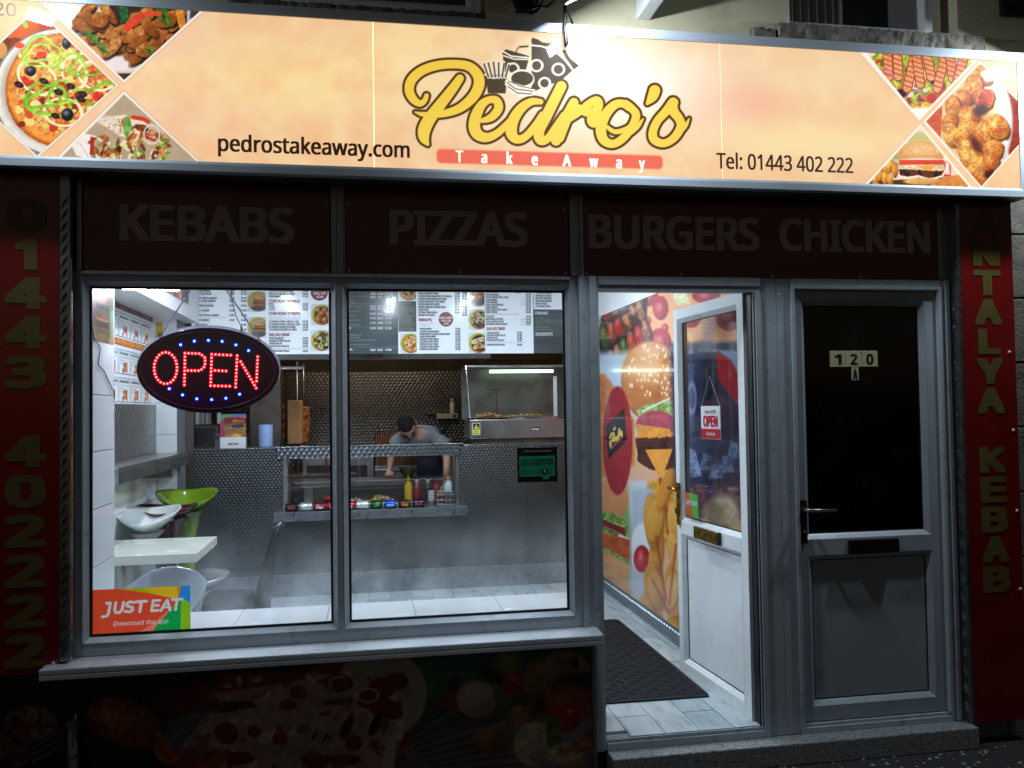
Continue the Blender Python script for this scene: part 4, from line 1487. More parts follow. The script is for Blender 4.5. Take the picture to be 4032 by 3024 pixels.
MB().box(-.20, -.02, 4.492, 4.4995, 1.0, 1.11).box(-.58, -.26, 4.492, 4.4995, 1.0, 1.12).build('door_panel', M['black'], fr, bevel=.003)
MB().tube([(-.40, 4.45, 1.09), (-.40, 4.45, 1.2)], .008, n=8).tube([(-.34, 4.46, 1.08), (-.34, 4.46, 1.19)], .01, n=8).build('utensil', surf('red_handle', '#a02018', .4), fr)
ss = thing('scale_shelf', 'small wall shelf box carrying a plastic bottle', 'shelf', (.77, 4.8, 1.53))
MB().box(.667, .875, 4.75, 4.9495, 1.534, 1.585).box(.575, .70, 4.78, 4.9495, 1.586, 1.592).build('box', surf('beige_metal', '#a09880', .5), ss, bevel=.003)
MB().box(.83, .86, 4.746, 4.7495, 1.545, 1.575).build('badge', M['black'], ss)
MB().tube([(.70, 4.9, 1.2), (.77, 4.86, 1.53)], .008, n=8).build('bracket', M['steel_dark'], ss)
bt = thing('plastic_bottle', 'white squeeze bottle standing on the small wall shelf', 'bottle', (.828, 4.8, 1.586))
MB().lathe((.828, 4.8, 1.586), [(.024, 0), (.026, .004), (.025, .10), (.02, .112)], n=18).build('body', surf('cream_plastic', '#cbc1ad', .4), bt, smooth=True)
MB().lathe((.828, 4.8, 1.699), [(.02, 0), (.019, .02), (.012, .034), (.001, .038)], n=16).build('cap', surf('mauve_cap', '#a894a2', .4), bt, smooth=True)

# ---- heated display cabinet
hc = thing('heated_cabinet', 'heated glass food cabinet with green white tube on the counter', 'food cabinet', (1.25, 3.5, 1.335))
MB().box(.822, 1.80, 3.29, 3.72, 1.378, 1.535).build('base', M['steel'], hc, bevel=.004)
MB().box(.86, 1.80, 3.33, 3.70, 1.3335, 1.3775).build('foot_rail', M['steel_dark'], hc)
MB().prism([(.80, 3.36, 1.99), (.80, 3.72, 1.99), (.80, 3.72, 1.97), (.80, 3.36, 1.975)], (1.0, 0, 0)).build('lid', M['steel'], hc)
g_ = MB().quad((.803, 3.365, 1.975), (1.795, 3.365, 1.975), (1.795, 3.30, 1.55), (.825, 3.30, 1.55)).build('front_glass', M['glass'], hc)
MB().box(.80, 1.80, 3.7, 3.715, 1.5355, 1.9695).build('back_panel', surf('cabinet_back', '#6b6f68', .3, .6), hc)
MB().tube([(.803, 3.362, 1.985), (.824, 3.297, 1.54)], .005, n=8).box(.82, 1.80, 3.29, 3.30, 1.5355, 1.548).build('edge_trim', M['chrome'], hc)
MB().tube([(1.01, 3.42, 1.94), (1.56, 3.42, 1.94)], .013, n=12).build('tube', M['tube_warm'], hc, smooth=True)
MB().box(.84, 1.79, 3.32, 3.70, 1.5485, 1.553).build('tray', M['steel'], hc)
for x in (1.06, 1.32):
    MB().box(x, x + .006, 3.4, 3.41, 1.5535, 1.78).box(x - .05, x + .06, 3.395, 3.415, 1.7805, 1.786).build('divider', M['chrome'], hc)
MB().box(1.58, 1.61, 3.5, 3.52, 1.5535, 1.90).build('stay', M['white_plastic'], hc)
heap(hc, .88, 1.12, 3.34, 3.5, 1.555, .03, 160, .022, [surf('fried_chicken', '#a0662c', .7, var=.4, vs=40), surf('fried_chicken_pale', '#c08a48', .7, var=.4, vs=40)], 6, 'fried_chicken')
heap(hc, 1.15, 1.5, 3.34, 3.5, 1.555, .018, 160, .018, [surf('chips', '#b99a54', .7, var=.3)], 9, 'chips')
mdk = MB().box(1.331, 1.412, 3.287, 3.2895, 1.434, 1.466).build('maker_plate', M['black'], hc)
l = Letters((0, 3.287, 0), VX, VZ, -VY); l.text('Lincat', 1.338, 1.441, .018, 1.405, bold=.002); l.build('plate_lettering', M['white_plastic'], mdk)
wn_ = MB().box(.842, .906, 3.287, 3.2895, 1.41, 1.51).build('warning_label', surf('label_white', '#dfe3dd', .5), hc)
MB().box(.847, .901, 3.2855, 3.2865, 1.452, 1.505).build('label_black', M['black'], wn_)
MB().prism([(.874, 3.2845, 1.50), (.851, 3.2845, 1.457), (.897, 3.2845, 1.457)], (0, .0008, 0)).box(.847, .901, 3.2855, 3.2865, 1.415, 1.448).build('label_yellow', surf('hazard_yellow', '#c9d21e', .5), wn_)
l = Letters((0, 3.2845, 0), VX, VZ, -VY); l.text('!', .871, 1.463, .022, .877, bold=.002); l.text('Caution', .852, 1.434, .009, .896); l.text('hot surface', .852, 1.42, .008, .896); l.build('label_lettering', M['black'], wn_)

# ---- ledge, table and stools along the left wall
lg = thing('wall_ledge', 'steel clad eating ledge fixed along the left wall', 'ledge', (-1.45, 2.0, 1.25))
MB().box(-1.549, -1.335, 1.2, 3.0, 1.325, 1.335).build('ledge_top', M['steel'], lg, bevel=.001)
MB().box(-1.335, -1.328, 1.2, 3.0, 1.245, 1.3355).box(-1.549, -1.3355, 1.2, 1.207, 1.245, 1.3245).build('ledge_front', M['quilt_y'], lg)
MB().box(-1.549, -1.36, 2.55, 2.59, 1.18, 1.324).build('bracket', M['steel_dark'], lg)
MB().box(-1.40, -1.20, .365, .40, 1.18, 1.21).build('rail_end', M['white_plastic'], lg)
sp = thing('splash_panel', 'engine turned steel splash panel on the left wall above the ledge', 'wall panel', (-1.549, 2.1, 1.34))
MB().box(-1.5499, -1.546, 1.2, 2.94, 1.3365, 1.69).build('sheet', M['quilt_y'], sp)

tbl = thing('corner_table', 'cream square edged table fixed to the left wall', 'table', (-1.25, 1.6, .17))
MB().box(-1.549, -.945, 1.275, 1.915, .80, .851).build('table_top', M['table'], tbl, bevel=.002)
MB().box(-1.3, -1.22, 1.55, 1.63, .1705, .7995).box(-1.42, -1.10, 1.43, 1.75, .1705, .18).build('pedestal', M['steel'], tbl, bevel=.003)


def stool(label, x, y, zseat, r, mat, rz, tulip=True, wing=.06, back=.07, ab=90, dip=.045):
    t = thing('tulip_stool', label, 'stool', (x, y, .17), 'moulded bucket stools along the left wall', rz)
    h = zseat - .17
    n, m = 40, 14
    vs = []
    # saddle shell: two raised wings, open at the front
    for side in (0, 1):
        for j in range(m + 1):
            q = j / m
            for i in range(n):
                a = 2 * math.pi * i / n
                rr2 = r * q
                lift = dip * q ** 2 + wing * q ** 2.2 * (.5 + .5 * math.cos(2 * a)) + back * q ** 2.4 * (.5 + .5 * math.cos(a - math.radians(ab))) ** 1.5
                z = h - .05 + lift - (side * (.014 + .012 * (1 - q)))
                if j == m: z = h - .05 + lift - side * .006
                k = 1 + .13 * q * math.cos(2 * a)
                vs.append((rr2 * k * math.cos(a), rr2 * math.sin(a), z))
    fs = []
    for side in (0, 1):
        o_ = side * (m + 1) * n
        for j in range(m):
            for i in range(n):
                q = (o_ + j * n + i, o_ + j * n + (i + 1) % n, o_ + (j + 1) * n + (i + 1) % n, o_ + (j + 1) * n + i)
                fs.append(q if side == 0 else q[::-1])
    o0, o1 = m * n, (m + 1) * n + m * n
    for i in range(n):
        fs.append((o0 + i, o0 + (i + 1) % n, o1 + (i + 1) % n, o1 + i))
    MB().add(vs, fs).build('seat', mat, t, local=True, smooth=True)
    if tulip:
        MB().lathe((0, 0, 0), [(.05, .30), (.055, .36), (.06, h * .72), (r * .52, h - .085), (r * .78, h - .05)], n=28, cap=False).build('seat_stem', mat, t, local=True, smooth=True)
    else:
        MB().lathe((0, 0, 0), [(.035, h - .2), (.05, h - .12), (r * .6, h - .072)], n=24, cap=False).build('seat_stem', mat, t, local=True, smooth=True)
    MB().tube([(0, 0, .02), (0, 0, .45)], .026, n=16).build('column', M['chrome'], t, local=True, smooth=True)
    MB().lathe((0, 0, 0), [(.20, .0), (.20, .006), (.18, .014), (.05, .03), (.028, .06)], n=36).build('base', M['chrome'], t, local=True, smooth=True)
    ft = MB().tube([(0, 0, .26), (.1, 0, .24), (.15, .02, .24), (.16, .09, .24)], .008, n=8).tube([(.16, .09, .24), (.16, -.09, .24)], .008, n=8)
    ft.build('foot_rest', M['chrome'], t, local=True, smooth=True)
    return t


mst = lambda n_, c: surf(n_, c, .12, 0, var=.04, coat=.7)
stool('glossy lime green bucket stool nearest the counter', -1.28, 2.68, .985, .185, mst('lime_gloss', '#71901c'), math.radians(8), back=.09)
stool('dark maroon bucket stool between the green and the white stools', -1.34, 2.36, .975, .175, mst('maroon_gloss', '#4a0f18'), math.radians(-6), back=.02, wing=.04)
stool('glossy white bucket stool behind the cream table', -1.40, 2.08, .945, .18, mst('white_gloss', '#dfe5e6'), math.radians(5), tulip=False)
stool('silver grey bucket stool in front of the table, seen from behind', -1.03, .86, .615, .19, surf('silver_paint', '#b4bcc4', .2, .35, coat=.5), 0, tulip=True, wing=.01, back=.27, ab=-70, dip=.05)
stool('silver rimmed bucket stool tucked under the table corner', -.98, 1.40, .70, .17, M['steel'], math.radians(20), tulip=False, wing=.01, back=.02)

bk = thing('black_chair', 'low black tub chair with a high curved back in front of the counter', 'chair', (-.85, 2.15, .17))
vs = []
n, m = 14, 16
for j in range(m + 1):
    q = j / m
    cx_ = -.715 + .13 * q ** 1.8
    th = .055 * (1 - .55 * q)
    for i in range(n):
        a = 2 * math.pi * i / n
        vs.append((cx_ + th * math.cos(a), 2.15 + (.22 - .06 * q ** 2) * math.copysign(abs(math.sin(a)) ** .6, math.sin(a)), .20 + .68 * q))
MB().add(vs, [(j * n + i, j * n + (i + 1) % n, (j + 1) * n + (i + 1) % n, (j + 1) * n + i) for j in range(m) for i in range(n)] + [tuple(range(n))[::-1], tuple(m * n + i for i in range(n))]).build('backrest', mbc := surf('black_leather', '#060607', .55, var=.3, vs=20, bump=.4, bs=30), bk, smooth=True)
MB().box(-1.10, -.775, 1.94, 2.36, .27, .43).build('seat', mbc, bk, bevel=.03)
MB().box(-1.08, -.70, 1.96, 2.34, .172, .2695).build('plinth', M['black'], bk, bevel=.01)
MB().tube([(-.61, 2.03, .875), (-.585, 2.0, .895), (-.562, 1.98, .915)], [.014, .010, .006], n=8).build('tip_highlight', M['chrome'], bk, smooth=True)  # chrome sliver added for the bright highlight on the back's top edge

# ---- door mat
dm = thing('door_mat', 'black ribbed rubber mat inside the open door', 'door mat', (1.3, 1.2, .17))
pts = [(1.045, .405), (1.655, .395), (1.665, .43), (1.66, 1.93), (1.64, 1.96), (1.07, 1.97), (1.04, 1.94)]
MB().prism([(a, b_, .1712) for a, b_ in pts], (0, 0, .008)).build('mat_base', M['rubber'], dm, bevel=.002)
b = MB()
for i in range(12):
    for j in range(32):
        x, y = 1.075 + i * .048, .43 + j * .0475
        if (i // 1 + j // 1) % 2: b.box(x, x + .04, y + .004, y + .018, .1795, .1822).box(x, x + .04, y + .026, y + .04, .1795, .1822)
        else: b.box(x + .004, x + .016, y, y + .04, .1795, .1822).box(x + .024, x + .036, y, y + .04, .1795, .1822)
tag(b.build('tread_blocks', M['rubber'], dm), kind='stuff')

# ---- right wall skirting
sk = thing('wall_skirting', 'chequer plate skirting along the right wall under the food mural', 'skirting', (1.826, 1.6, .17))
MB().box(1.8255, 1.8295, .09, 3.23, .171, .275).build('plate', M['chequer'], sk)
b = MB()
for r0 in range(2):
    y = .1
    while y < 3.2:
        for j in range(4):
            o = (j - 1.5) * .007
            z = .2 + r0 * .048
            sgn = 1 if r0 else -1
            b.add([(1.8254, y + o - .01, z - .01 * sgn), (1.8254, y + o + .002, z), (1.8254, y + o + .01, z + .01 * sgn), (1.8254, y + o - .002, z), (1.8230, y + o, z)], [(0, 1, 4), (1, 2, 4), (2, 3, 4), (3, 0, 4)])
        y += .05
tag(b.build('tread', M['chequer'], sk), kind='stuff')

# ---- ceiling lights
def batten(label, x, y0, y1, z, power, along='y', vis=True):
    t = thing('strip_light', label, 'strip light', (x, (y0 + y1) / 2, z))
    if along == 'y':
        MB().box(x - .03, x + .03, y0, y1, z + .02, z + .06).build('housing', M['white_plastic'], t)
        MB().tube([(x, y0 + .02, z), (x, y1 - .02, z)], .014, n=10).build('tube', M['tube'], t, smooth=True)
    L_ = bpy.data.lights.new('strip_lamp', 'AREA')
    L_.shape = 'RECTANGLE'
    L_.size, L_.size_y = .08, y1 - y0
    L_.energy = power
    L_.color = (.74, .90, 1.0)
    lo = bpy.data.objects.new('strip_lamp', L_)
    col.objects.link(lo)
    lo.location = (x, (y0 + y1) / 2, z - .016)
    return t


batten('white ceiling strip light mirrored in the kebab menu board', .22, .9, 2.2, 2.70, 26)
batten('white ceiling strip light nearer the right wall', .95, 1.1, 2.3, 2.70, 26)
batten('white ceiling strip light over the left tables', -.75, 1.0, 2.2, 2.70, 22)
tl = thing('window_light', 'bright light fitting at the top left corner of the shop window', 'light fitting', (-.99, .45, 2.2))
MB().tube([(-1.10, .45, 2.203), (-.86, .45, 2.199)], .014, n=12).build('tube', surf('window_tube', '#ffffff', .3, emis='#efeaff', es=110), tl, smooth=True)
MB().box(-1.105, -.855, .435, .465, 2.22, 2.25).build('housing', M['white_plastic'], tl)
L_ = bpy.data.lights.new('window_lamp', 'AREA'); L_.shape = 'RECTANGLE'; L_.size, L_.size_y = .26, .03; L_.energy = 3; L_.color = (.8, .85, 1)
lo = bpy.data.objects.new('window_lamp', L_); col.objects.link(lo); lo.location = (-.98, .45, 2.18)
# warm light under the hood
L_ = bpy.data.lights.new('hood_lamp', 'AREA'); L_.shape = 'RECTANGLE'; L_.size, L_.size_y = 1.2, .12; L_.energy = 4.5; L_.color = (1, .88, .72)
lo = bpy.data.objects.new('hood_lamp', L_); col.objects.link(lo); lo.location = (.05, 4.3, 2.3)
hl = MB().box(-.55, .65, 4.24, 4.36, 2.302, 2.33).build('hood_light', surf('warm_diffuser', '#ffe9c8', .4, emis='#ffd9a0', es=.8), ho)
MB()
MENU_TEXT = {
    'k': [('CHEESE BURGER', -1.326, 2.573, 0.015, -1.216), ('£3.10', -1.073, 2.575, 0.015, -1.034), ('£4.20', -0.985, 2.576, 0.015, -0.943), ('BOSTON BURGER', -1.326, 2.551, 0.015, -1.207), ('£3.80', -1.073, 2.553, 0.015, -1.034), ('£4.70', -0.985, 2.553, 0.016, -0.943), ('GARLIC MAYO BURGER', -1.326, 2.516, 0.015, -1.167), ('£3.70', -1.073, 2.518, 0.015, -1.034), ('£4.70', -0.985, 2.519, 0.015, -0.943), ('BLUE CHEESE BURGER', -1.327, 2.494, 0.015, -1.177), ('£3.80', -1.073, 2.496, 0.015, -1.034), ('£4.60', -0.985, 2.496, 0.016, -0.943), ('HAWAIIAN BURGER', -1.327, 2.457, 0.016, -1.193), ('£3.20', -1.073, 2.459, 0.015, -1.035), ('£4.60', -0.985, 2.459, 0.016, -0.944), ('CHILLI BURGER', -1.327, 2.419, 0.015, -1.223), ('£3.00', -1.074, 2.42, 0.016, -1.035), ('£4.00', -0.986, 2.421, 0.015, -0.944), ('PEDROS SPECIAL BURGER', -1.327, 2.382, 0.015, -1.151), ('£4.40', -1.074, 2.383, 0.015, -1.035), ('£5.20', -0.986, 2.383, 0.015, -0.944), ('TEXAS BURGER', -1.327, 2.344, 0.016, -1.223), ('£3.50', -1.074, 2.345, 0.015, -1.035), ('£4.60', -0.986, 2.345, 0.016, -0.944), ('MIX BURGER', -1.327, 2.307, 0.015, -1.24), ('£4.50', -0.986, 2.308, 0.015, -0.945), ('£4.50', -0.986, 2.27, 0.015, -0.945), ('£9.00', -0.987, 2.232, 0.016, -0.945), ('BLUE BURGER Beef', -1.326, 2.596, 0.011, -1.211), ('2 PCS OF CHICKEN & FRIES', -0.774, 2.598, 0.015, -0.586), ('£4.00', -0.511, 2.6, 0.015, -0.469), ('3 PCS OF CHICKEN & FRIES', -0.774, 2.576, 0.014, -0.584), ('£5.00', -0.511, 2.578, 0.015, -0.469), ('6 PCS OF CHICKEN & 2 FRIES', -0.774, 2.554, 0.015, -0.572), ('£9.00', -0.512, 2.556, 0.015, -0.47), ('CHICKEN BREAST', -0.774, 2.534, 0.014, -0.681), ('£1.50', -0.512, 2.536, 0.014, -0.47), ('8 PCS', -0.775, 2.473, 0.015, -0.736), ('£2.50', -0.512, 2.475, 0.015, -0.47), ('10 PCS', -0.775, 2.453, 0.014, -0.727), ('£3.10', -0.512, 2.454, 0.015, -0.47), ('15 PCS', -0.775, 2.431, 0.015, -0.727), ('£4.80', -0.512, 2.433, 0.014, -0.471), ('4 CHICKEN STRIPS, FRIES & 1 DIP', -0.775, 2.334, 0.015, -0.543), ('£4.50', -0.513, 2.335, 0.015, -0.471), ('6 CHICKEN STRIPS, FRIES & 2 DIPS', -0.776, 2.312, 0.014, -0.531), ('£6.50', -0.513, 2.312, 0.015, -0.471), ('6 CHICKEN NUGGETS & FRIES', -0.776, 2.291, 0.015, -0.569), ('£3.30', -0.513, 2.292, 0.014, -0.472), ('10 CHICKEN NUGGETS & FRIES', -0.776, 2.27, 0.015, -0.56), ('£4.50', -0.514, 2.27, 0.015, -0.472), ('TUNA SALAD (S)', -0.776, 2.202, 0.015, -0.663), ('£4.00', -0.514, 2.202, 0.014, -0.472), ('CHICKEN STRIPS SALAD', -0.776, 2.181, 0.014, -0.61), ('£5.00', -0.514, 2.18, 0.015, -0.473), ('CHEESE SALAD', -0.777, 2.16, 0.015, -0.674), ('£4.80', -0.514, 2.16, 0.014, -0.473), ('PLAIN SALAD BOX (V)', -0.777, 2.139, 0.014, -0.62), ('£2.60', -0.515, 2.138, 0.015, -0.473), ('CHICKEN SHISH SALAD', -0.777, 2.101, 0.015, -0.618), ('£4.50', -0.515, 2.1, 0.015, -0.473), ('DONER KEBAB WITH PITTA BREAD', 0.406, 2.589, 0.015, 0.614), ('£5.60', 0.706, 2.591, 0.016, 0.747), ('£6.50', 0.767, 2.592, 0.015, 0.808), ('DONER KEBAB WITH FRIES', 0.405, 2.568, 0.015, 0.572), ('£5.80', 0.706, 2.57, 0.015, 0.747), ('£6.80', 0.767, 2.571, 0.015, 0.807), ('CHICKEN DONER KEBAB WITH PITTA BREAD', 0.405, 2.545, 0.015, 0.679), ('£5.20', 0.706, 2.547, 0.015, 0.746), ('£6.70', 0.766, 2.547, 0.016, 0.807), ('CHICKEN DONER KEBAB WITH FRIES', 0.405, 2.523, 0.015, 0.637), ('£5.70', 0.705, 2.525, 0.015, 0.746), ('£7.00', 0.766, 2.525, 0.015, 0.807), ('CHICKEN SHISH WITH PITTA BREAD', 0.404, 2.501, 0.015, 0.623), ('£5.50', 0.705, 2.503, 0.015, 0.746), ('£7.00', 0.766, 2.503, 0.015, 0.806), ('CHICKEN SHISH WITH FRIES', 0.404, 2.478, 0.016, 0.579), ('£5.70', 0.705, 2.48, 0.015, 0.745), ('£7.20', 0.766, 2.481, 0.015, 0.806), ('DONER KEBAB & CHICKEN SHISH', 0.404, 2.456, 0.015, 0.629), ('£6.50', 0.705, 2.458, 0.015, 0.745), ('£8.00', 0.765, 2.458, 0.016, 0.806), ('LAMB SHISH', 0.404, 2.435, 0.015, 0.49), ('£6.00', 0.704, 2.437, 0.015, 0.745), ('£7.50', 0.765, 2.437, 0.015, 0.806), ('CHICKEN TIKKA SHISH', 0.403, 2.412, 0.015, 0.557), ('£5.30', 0.704, 2.414, 0.015, 0.744), ('£7.50', 0.765, 2.414, 0.015, 0.805), ('DONER IN THE BUN', 0.403, 2.39, 0.015, 0.538), ('£3.50', 0.764, 2.392, 0.015, 0.805), ('DONER WRAP', 0.414, 2.278, 0.014, 0.512), ('£4.50', 0.706, 2.278, 0.015, 0.748), ('CHICKEN DONER WRAP', 0.414, 2.256, 0.014, 0.573), ('£4.80', 0.706, 2.256, 0.014, 0.747), ('DONER WITH CHICKEN SHISH WRAP', 0.413, 2.235, 0.014, 0.663), ('£6.00', 0.706, 2.235, 0.014, 0.747), ('LAMB SHISH WRAP', 0.413, 2.215, 0.014, 0.547), ('£5.50', 0.705, 2.215, 0.014, 0.747), ('CHICKEN TIKKA WRAP', 0.413, 2.194, 0.014, 0.568), ('£5.00', 0.705, 2.194, 0.014, 0.747), ('CHICKEN SHISH WRAP', 0.413, 2.174, 0.014, 0.568), ('£5.50', 0.705, 2.174, 0.014, 0.746), ('CHICKEN FILLET WRAP', 0.412, 2.153, 0.014, 0.567), ('£4.50', 0.705, 2.152, 0.015, 0.746), ('CHICKEN STRIPS WRAP', 0.412, 2.132, 0.014, 0.573), ('£4.50', 0.704, 2.131, 0.014, 0.746), ('CHEESE SALAD WRAP', 0.412, 2.112, 0.014, 0.559), ('£4.00', 0.704, 2.111, 0.014, 0.745), ('FRIES', 0.962, 2.604, 0.014, 0.999), ('£2.50', 1.301, 2.607, 0.014, 1.343), ('FRIES & CHEESE', 0.961, 2.583, 0.014, 1.065), ('£3.80', 1.301, 2.585, 0.015, 1.342), ('POTATO WEDGES', 0.961, 2.561, 0.014, 1.075), ('£2.70', 1.3, 2.564, 0.014, 1.342), ('POTATO WEDGES WITH CHEESE', 0.961, 2.541, 0.014, 1.154), ('£4.00', 1.3, 2.543, 0.015, 1.342), ('ONION RINGS', 0.96, 2.519, 0.015, 1.056), ('£2.30', 1.3, 2.522, 0.014, 1.341), ('HASH BROWNS', 0.96, 2.499, 0.014, 1.062), ('£2.20', 1.299, 2.501, 0.015, 1.341), ('GARLIC MUSHROOMS', 0.96, 2.479, 0.014, 1.109), ('£2.20', 1.299, 2.481, 0.014, 1.341), ('GARLIC BREAD', 0.96, 2.458, 0.015, 1.06), ('£2.20', 1.299, 2.46, 0.015, 1.34), ('GARLIC BREAD WITH CHEESE', 0.959, 2.438, 0.014, 1.14), ('£4.00', 1.298, 2.44, 0.014, 1.34), ('GARLIC BREAD', 0.959, 2.418, 0.014, 1.059), ('£4.00', 1.298, 2.419, 0.015, 1.34), ('COLESLAW', 0.959, 2.381, 0.014, 1.031), ('£1.50', 1.298, 2.382, 0.015, 1.339), ('MOZZARELLA STICKS', 0.958, 2.36, 0.014, 1.105), ('£3.50', 1.297, 2.361, 0.014, 1.339), ('CHILLI CREAM CHEESE', 0.958, 2.339, 0.014, 1.11), ('£3.50', 1.297, 2.339, 0.015, 1.338), ('JALAPENO CREAM CHEESE', 0.958, 2.318, 0.015, 1.139), ('£3.50', 1.297, 2.319, 0.014, 1.338), ('£1.50', 1.21, 2.606, 0.014, 1.251), ('£2.80', 1.209, 2.585, 0.014, 1.251), ('TUNA SALAD (S)', 0.964, 2.246, 0.014, 1.07), ('£4.00', 1.221, 2.246, 0.015, 1.262), ('CHICKEN STRIPS SALAD', 0.963, 2.225, 0.014, 1.123), ('£5.00', 1.22, 2.225, 0.014, 1.262), ('CHEESE SALAD', 0.963, 2.205, 0.014, 1.059), ('£4.80', 1.22, 2.204, 0.015, 1.262), ('PLAIN SALAD BOX (V)', 0.963, 2.184, 0.015, 1.11), ('£2.60', 1.22, 2.184, 0.014, 1.261), ('CHICKEN SHISH SALAD', 0.962, 2.147, 0.014, 1.117), ('£4.50', 1.219, 2.146, 0.015, 1.261), ('4 CHICKEN NUGGETS', 1.382, 2.581, 0.015, 1.525), ('POPCORN CHICKEN', 1.382, 2.557, 0.016, 1.516), ('KIDS BEEF BURGERS', 1.381, 2.535, 0.015, 1.52), ('KIDS DONER KEBAB', 1.381, 2.512, 0.016, 1.518), ('KIDS 8" PIZZA', 1.38, 2.49, 0.015, 1.483), ('3 CHICKEN STRIPS', 1.38, 2.468, 0.015, 1.509)],
    'r': [('CHICKEN WINGS', -0.774, 2.494, 0.022, -0.533), ('CHICKEN STRIPS', -0.775, 2.394, 0.022, -0.53), ('SALAD BAR', -0.776, 2.226, 0.023, -0.615), ('WRAPS', 0.407, 2.346, 0.024, 0.516), ('SALAD BAR', 0.963, 2.276, 0.024, 1.12)],
